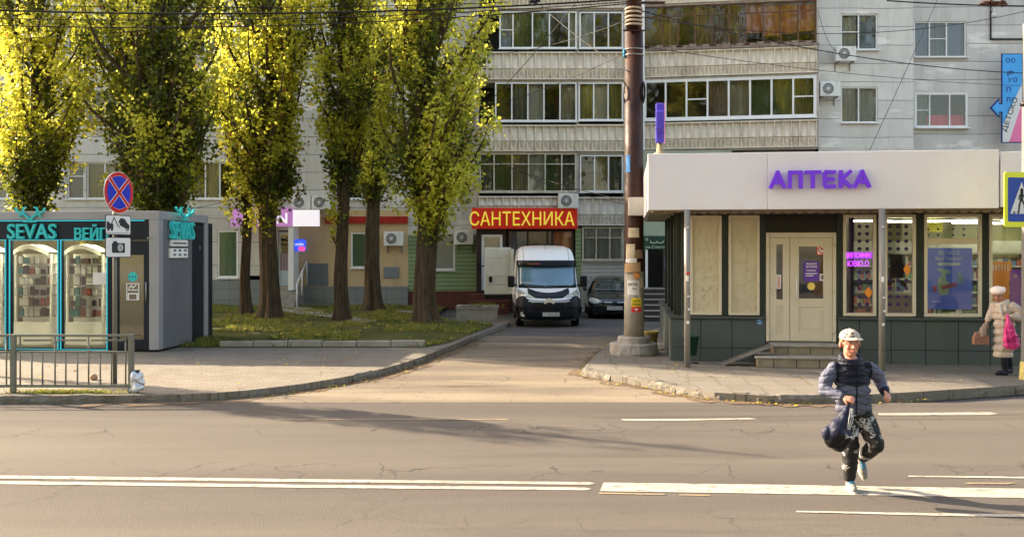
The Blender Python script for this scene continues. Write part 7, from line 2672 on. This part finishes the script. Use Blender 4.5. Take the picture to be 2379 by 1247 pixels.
# shoes
SHG = mat('shoe_grey', (.20, .19, .18), .7, .2, 8)
SHS = mat('shoe_sole', (.42, .40, .37), .7, .15, 10)
SHB = mat('shoe_blue', (.03, .20, .36), .6)
def shoe(M_, lace=True, nm='shoe'):
    s = MB()
    chain(s, [(0, .045, .045), (0, .0, .05), (0, -.075, .038), (0, -.115, .033)], [.038, .042, .040, .030], 14)
    s.cap((0, .03, .06), .038, (0, .035, .10), .036, 12)
    s.xf(M_)
    o = fuse(s, nm, SHG, boy, .006, 3)
    b = MB().prism([(.036 * math.cos(a) * (1.12 if math.sin(a) < 0 else .95), -.035 + .118 * math.sin(a)) for a in np.linspace(0, 2 * PI, 24)[:-1]], .0, .022, 'z').xf(M_)
    b.build('sole', SHS, o, world=False, bevel=.006)
    l_ = MB()
    for k in range(4): l_.tube([(-.028, -.045 + .018 * k, .078 + .008 * k), (0, -.05 + .018 * k, .092 + .008 * k), (.028, -.045 + .018 * k, .078 + .008 * k)], .005, 6)
    l_.xf(M_)
    l_.build('lace', SHB, o, world=False)
shoe(T(.005, .01, 0, R(-4)))
shoe(Matrix.Translation((.168, .215, .195)) @ Matrix.Rotation(R(62), 4, 'X') @ Matrix.Rotation(R(8), 4, 'Z'))
# drawstring bag hanging from the boy's hand: a thing of its own
bag2 = thing('drawstring_bag', 'dark navy drawstring shoe bag hanging from the running boy\'s hand', 'bag', T(bx_ - .19, DB - .25, .40))
bgm = MB()
o0 = Vector((-.19, -.25, .40))
L_ = lambda x, z, y=0: Vector((x, -.25 + y, z)) - o0
bgm.ball(L_(-.225, .545), (.115, .075, .095), 20)
bgm.ball(L_(-.305, .60), (.062, .06, .07), 16)
bgm.ball(L_(-.15, .56), (.075, .07, .10), 16)
bgm.ball(L_(-.20, .475), (.07, .06, .05), 14)
chain(bgm, [L_(-.22, .60), L_(-.17, .72), L_(-.118, .84), L_(-.108, .91)], [.105, .066, .030, .013], 16)
NV = mat('bag_navy', (.008, .011, .032), .55, .2, 5)
BK = mat('bag_black', (.006, .006, .008), .45, .3, 8)
fuse(bgm, 'sack', [NV, BK], bag2, .008, 3, disp=lambda c, n: .020 * noise.noise(c * 8) - .010 * abs(noise.noise(c * 16)), pick=lambda c: 0 if c.z > .215 or c.x < -.08 and c.z > .16 else 1)
ss = MB()
for k in range(3):
    ss.tube([L_(-.10 + .01 * k, .84, -.03), L_(-.13 + .02 * k, .74, -.07), L_(-.15 + .01 * k, .66, -.09)], .0035, 5)
for k in range(5):
    ss.tube([L_(-.17, .57 + .012 * k, -.088), L_(-.10, .60 - .01 * k, -.10), L_(-.04, .59 + .02 * k, -.07)], .0028, 5)
ss.build('drawstring', mat('cord_grey', (.45, .45, .46), .5), bag2, world=False)

# a child's head is large for its body
for o in list(boy.children) + list(cpo.children):
    if o.name.split('.')[0] in ('body', 'eye', 'pupil', 'eyebrow', 'eyelid', 'lips', 'hair', 'cap', 'brim', 'button'):
        for v in o.data.vertices:
            t = min(1, max(0, (v.co.z - 1.27) / .06))
            if t: v.co = hc + (v.co - hc) * (1 + .14 * t) + Vector((0, 0, .012 * t))
# ---------------------------------------------------------------- woman on the pavement
DW = 2.18 * F / (871 - HY)
wx = (2337 - CX) * DW / F
wom = thing('person', 'elderly woman in a pale beret and a long beige quilted coat walking past the pharmacy', 'person', T(wx, DW, .12))
COAT = mat('coat_beige', (.46, .37, .29), .55, .08, 5, bump=.25, bscale=30)
COLL = mat('coat_collar', (.50, .44, .37), .8, .08, 12)
hw_ = Vector((-.155, -.02, 1.42))
b = MB()
fx = Vector((-.62, -.78, 0)).normalized()     # she faces left and a little towards the road
lat = Vector((fx.y, -fx.x, 0))
rotw = Matrix.Rotation(math.atan2(fx.y, fx.x) + PI / 2, 3, 'Z')
def hp_(x, y, z):  # head-local (x right of face, y behind, z up) tilted down
    return hw_ + rotw @ (Matrix.Rotation(R(16), 3, 'X') @ Vector((x, y, z)))
def hb(mb, c, r, n=14):
    mb.ball(hp_(*c), r, n, rot=(rotw @ Matrix.Rotation(R(16), 3, 'X')))
hb(b, (0, .012, .03), (.075, .09, .092), 22)
hb(b, (0, -.01, -.045), (.058, .07, .062), 18)
hb(b, (0, -.035, -.09), (.03, .032, .026))
for s in (-1, 1):
    hb(b, (s * .034, -.045, -.035), (.023, .025, .025)); hb(b, (s * .08, .015, -.01), (.010, .02, .03))
b.cap(hp_(0, -.078, .0), .010, hp_(0, -.102, -.034), .015, 10)
b.cap(hp_(0, .02, -.06), .048, (-.06, .0, 1.25), .06, 14)
chain(b, [(-.05, 0, 1.24), (-.03, 0, 1.0), (-.01, 0, .82)], [.11, .12, .13], 14)
wsr, wsl = Vector((.065, -.10, 1.22)), Vector((-.14, .12, 1.22))
wer, wel = Vector((.18, -.15, 1.02)), Vector((-.24, .10, 1.02))
whr, whl = Vector((-.10, -.24, 1.045)), Vector((-.33, .04, .90))
chain(b, [wsr, wer, whr + Vector((.05, .02, 0))], [.05, .04, .027]); chain(b, [wsl, wel, whl + Vector((.02, .01, .05))], [.05, .04, .027])
chain(b, [(-.04, -.04, .82), (-.06, -.05, .45), (-.03, -.03, .10)], [.085, .06, .04])
chain(b, [(.02, .05, .82), (.03, .06, .46), (.13, .12, .17)], [.085, .06, .04])
b.merge(hand(whr, (-1, -.1, -.1), (0, -.6, .8), 1.0, 1.1, -1))
b.merge(hand(whl, (-.2, -.1, -1), (-.9, -.3, .2), 1.0, 1.0, 1))
fuse(b, 'body', [mat('skin_older', (.40, .19, .135), .55, .08, 8)], wom, .007, 3)
for s in (-1, 1):
    MB().ball(hp_(s * .030, -.079, .004), (.011, .007, .004), 10, rot=rotw).build('eye', EYED, wom, world=False)
    MB().tube([hp_(s * .016, -.088, .018), hp_(s * .032, -.086, .021), hp_(s * .046, -.076, .016)], .003, 5).build('eyebrow', mat('brow_grey', (.25, .2, .17), .8), wom, world=False)
MB().tube([hp_(-.018, -.084, -.064), hp_(0, -.09, -.063), hp_(.018, -.084, -.064)], .0045, 6).build('lips', LIP, wom, world=False)
br = MB()
hb(br, (0, .015, .078), (.130, .135, .070), 22)
hb(br, (0, .015, .045), (.088, .10, .05), 20)
hb(br, (.04, .045, .085), (.09, .09, .055), 16)
fuse(br, 'beret', mat('beret_pink_white', (.78, .64, .58), .9, .08, 20, bump=.5, bscale=60), wom, .008, 4, disp=lambda c, n: .006 * noise.noise(c * 22))
ct = MB()
for z, w, d_, cx in ((.36, .175, .15, -.05), (.48, .185, .155, -.045), (.62, .19, .16, -.035), (.76, .192, .16, -.03), (.9, .19, .16, -.035), (1.03, .185, .16, -.04), (1.14, .175, .155, -.045), (1.21, .14, .14, -.05)):
    ct.ball((cx, 0, z), (w, d_, .11), 22)
chain(ct, [wsr, (wsr + wer) / 2 + Vector((.03, -.01, .02)), wer, (wer + whr) / 2, whr + Vector((.085, .02, .0))], [.085, .088, .078, .066, .054])
chain(ct, [wsl, (wsl + wel) / 2, wel, whl + Vector((.03, .01, .08))], [.08, .075, .065, .05])
cto = fuse(ct, 'coat', COAT, wom, .009, 5, disp=lambda c, n: (-.006 * (1 - abs(math.sin(PI * (c.z + .08 * abs(c.x + .14)) / .052))) ** 2 if c.z > .55 else -.002 * abs(math.sin(PI * c.z / .15))) + .006 * noise.noise(c * 16))
# flatten the hem
for v in cto.data.vertices:
    if v.co.z < .325: v.co.z = .325 + (v.co.z - .325) * .05
cl_ = MB()
for k in range(16):
    a = 2 * PI * k / 16
    cl_.ball(Vector((-.075 + .088 * math.cos(a), -.005 + .085 * math.sin(a), 1.275 + .035 * math.cos(a))), (.042, .042, .040), 10)
chain(cl_, [(-.15, -.075, 1.24), (-.15, -.125, 1.12), (-.13, -.15, 1.02)], [.040, .034, .018], 10)
chain(cl_, [(-.07, -.095, 1.24), (-.075, -.135, 1.15)], [.042, .030], 10)
fuse(cl_, 'collar', COLL, wom, .008, 3)
MB().tube([(-.135, -.165, 1.03), (-.145, -.178, .8), (-.155, -.172, .55), (-.175, -.155, .34)], .009, 8).build('coat_placket', COLL, wom, world=False)
BOOT = mat('boot_black', (.012, .014, .022), .4, .2, 6)
for pts, toe in ((((-.04, -.04, .45), (-.045, -.04, .30), (-.03, -.03, .12)), Vector((-.20, -.06, .035))), (((.04, .06, .45), (.08, .08, .30), (.13, .12, .16)), Vector((.03, .06, .055)))):
    s = MB()
    chain(s, pts, [.062, .062, .050], 12)
    p = Vector(pts[-1])
    heel = Vector((p.x + .02, p.y, max(.04, toe.z)))
    chain(s, [p, heel], [.050, .040], 12)
    chain(s, [heel, (heel + toe) / 2 + Vector((0, 0, .015)), toe], [.040, .042, .030], 12)
    fuse(s, 'boot', BOOT, wom, .008, 3)
# bags held by the woman
pk = thing('carrier_bag', 'bright pink plastic carrier bag hanging from the woman\'s front hand', 'bag', T(wx - .06, DW - .26, .60))
pb_ = MB()
o0 = Vector((-.06, -.26, .48))
for z, w, cx in ((.56, .150, -.04), (.64, .150, -.05), (.72, .130, -.06), (.80, .105, -.075), (.88, .078, -.09), (.96, .048, -.10), (1.03, .03, -.105)):
    pb_.ball(Vector((cx, -.27, z)) - o0, (w, .05 if z < .9 else .03, .085), 18)
PNK = mat('pink_film', (.65, .05, .22), .3, .22, 7, bump=.7, bscale=9)
fuse(pb_, 'film', PNK, pk, .009, 3, disp=lambda c, n: .012 * noise.noise(c * 12) + .006 * math.sin(c.x * 80 + c.z * 12))
pt = ring(.05, .20, .04, .048, -.072, -.062, 18)
pt.merge(text('МО', -.10, .0, .12, .20, -.075, .008))
pt.build('print', mat('print_magenta', (.35, .01, .12), .6), pk, world=False)
hbg = thing('handbag', 'brown leather handbag carried low in the woman\'s rear hand', 'bag', T(wx - .44, DW + .02, .66))
hm_ = MB()
o0 = Vector((-.44, .02, .54))
hm_.box(-.13, .13, -.05, .05, .0, .15)
hm_.prism([(-.13, .14), (.13, .14), (.09, .22), (-.09, .22)], -.04, .04, 'y')
HBM = mat('leather_brown', (.25, .13, .085), .5, .2, 6)
fuse(hm_, 'body', HBM, hbg, .008, 3, disp=lambda c, n: .006 * noise.noise(c * 20))
st_ = MB()
wh = whl - o0 + Vector((0, 0, -.02))
for s in (-1, 1):
    st_.tube([(.07 * s + .02, -.04 * s, .17), (.06 + .03 * s, -.03 * s, .27), tuple(wh)], .010, 6)
st_.build('strap', HBM, hbg, world=False)
dr = MB()
chain(dr, [tuple(wh + Vector((.0, 0, .03))), (.05, 0, .27), (.03, 0, .18)], [.03, .055, .075], 12)
fuse(dr, 'scarf_drape', mat('drape_taupe', (.27, .20, .15), .9, .1), hbg, .009, 3, disp=lambda c, n: .006 * math.sin(c.x * 120))
# ================================================================ OVERHEAD CABLES
CAB = mat('cable_black', (.012, .012, .013), .6, .1)
def cable(label, a, b, r=.014, sag=.12, n=24):
    """a, b = (px, py, distance)"""
    p, q_ = Vector(W(*a)), Vector(W(*b))
    d = (q_ - p)
    p, q_ = p - d * 0.0, q_ + d * 0.0
    pts = []
    for k in range(n + 1):
        t = k / n
        v = p.lerp(q_, t)
        v.z -= sag * 4 * t * (1 - t)
        pts.append(v)
    o = MB().tube(pts, r * .75, 6).build('overhead_cable', CAB)
    tag(o, label, 'cable', 'overhead cables')
    return o
cs = [
 ('black cable crossing the upper left foliage lowest of the bundle', (-120, 56, 20.5), (1466, 8, 20), .016, .25),
 ('black cable of the upper bundle, running just above the lowest one', (-120, 40, 20.2), (1466, 4, 20), .013, .2),
 ('thick twisted cable along the top edge over the poplars', (-120, 20, 19.5), (1466, -2, 19.9), .026, .2),
 ('thin cable near the top left corner, rising towards the middle', (-120, 8, 19), (1180, 6, 20), .010, .1),
 ('thin cable crossing the foliage below the bundle', (-120, 98, 21), (760, 28, 26), .010, .1),
 ('diagonal cable from the top edge down left across the balconies to the rightmost poplar', (1350, -8, 22), (1070, 300, 27.5), .013, .15),
 ('diagonal cable from the top edge down right to the rusty pole', (1235, -6, 25), (1462, 168, 20), .013, .1),
 ('thin cable from the left foliage rising to the rusty pole at the blue clamp', (1040, 260, 30), (1455, 122, 20), .010, .25),
 ('thin cable from the poplar across the top left balcony glazing up to the pole', (1040, 124, 30), (1455, 48, 20), .009, .3),
 ('long cable falling from the pole top to the right across the orange curtained balcony', (1490, 26, 20), (2500, 172, 26), .016, .35),
 ('lower thin cable falling to the right above the air conditioners', (1490, 108, 20), (2500, 202, 28), .009, .2),
 ('cable rising from the pole to the upper right corner', (1490, 40, 20), (2500, -5, 24), .011, .6),
 ('steep stay wire running from the top right down to the pharmacy roof', (2182, -10, 26), (2020, 350, 20.5), .011, .03),
 ('bundle of cables knotted at the top right corner', (2060, 2, 22), (2500, 14, 22), .022, .05),
 ('cable looping from the balcony corner to the upper air conditioner', (1899, 20, 35), (1945, 120, 35.5), .012, .35),
 ('cable sagging from the poplar to the pole above the plumbing sign', (1110, 358, 29), (1455, 466, 20), .011, .12),
 ('second cable sagging to the pole across the low balcony panel', (1180, 384, 29), (1455, 474, 20), .009, .15),
 ('thin cable from the kiosk roof rising to the slim poplar', (300, 492, 22), (640, 425, 29), .010, .25),
]
for (lb_, a, b, r, s) in cs:
    cable(lb_, a, b, r, s)
j = thing('cable_junction', 'dark knotted cable junction hanging at the top right corner', 'cable junction', T(*W(2310, 8, 22)))
mb = MB()
rr = random.Random(3)
p = Vector(W(2310, 8, 22))
for k in range(6):
    mb.tube([p + Vector((rr.uniform(-.35, .35), rr.uniform(-.1, .1), rr.uniform(-.06, .06))) for _ in range(4)], .022, 6)
mb.build('knot', mat('rusty_dark', (.07, .03, .02), .8, .3), j)
j2 = thing('cable_junction', 'dark knotted cable joint at the top edge left of the pole', 'cable junction', T(*W(1243, 4, 20)))
mb = MB()
p = Vector(W(1243, 4, 19.95))
for k in range(4):
    mb.tube([p + Vector((rr.uniform(-.14, .14), rr.uniform(-.05, .05), rr.uniform(-.05, .05))) for _ in range(4)], .02, 6)
mb.build('knot', CAB, j2)
# street lamp bulb on the right wall
bl = thing('wall_lamp', 'small round grey lamp on the wall below the top right corner', 'lamp', T(*W(2310, 36, 36)))
p = Vector(W(2310, 36, 36.2))
MB().ball(p, .11, 14).tube([p + Vector((0, 0, .05)), p + Vector((.05, .1, .3)), p + Vector((.05, .4, .3))], .03, 8).build('lamp_head', mat('lamp_grey', (.55, .54, .5), .4), bl)
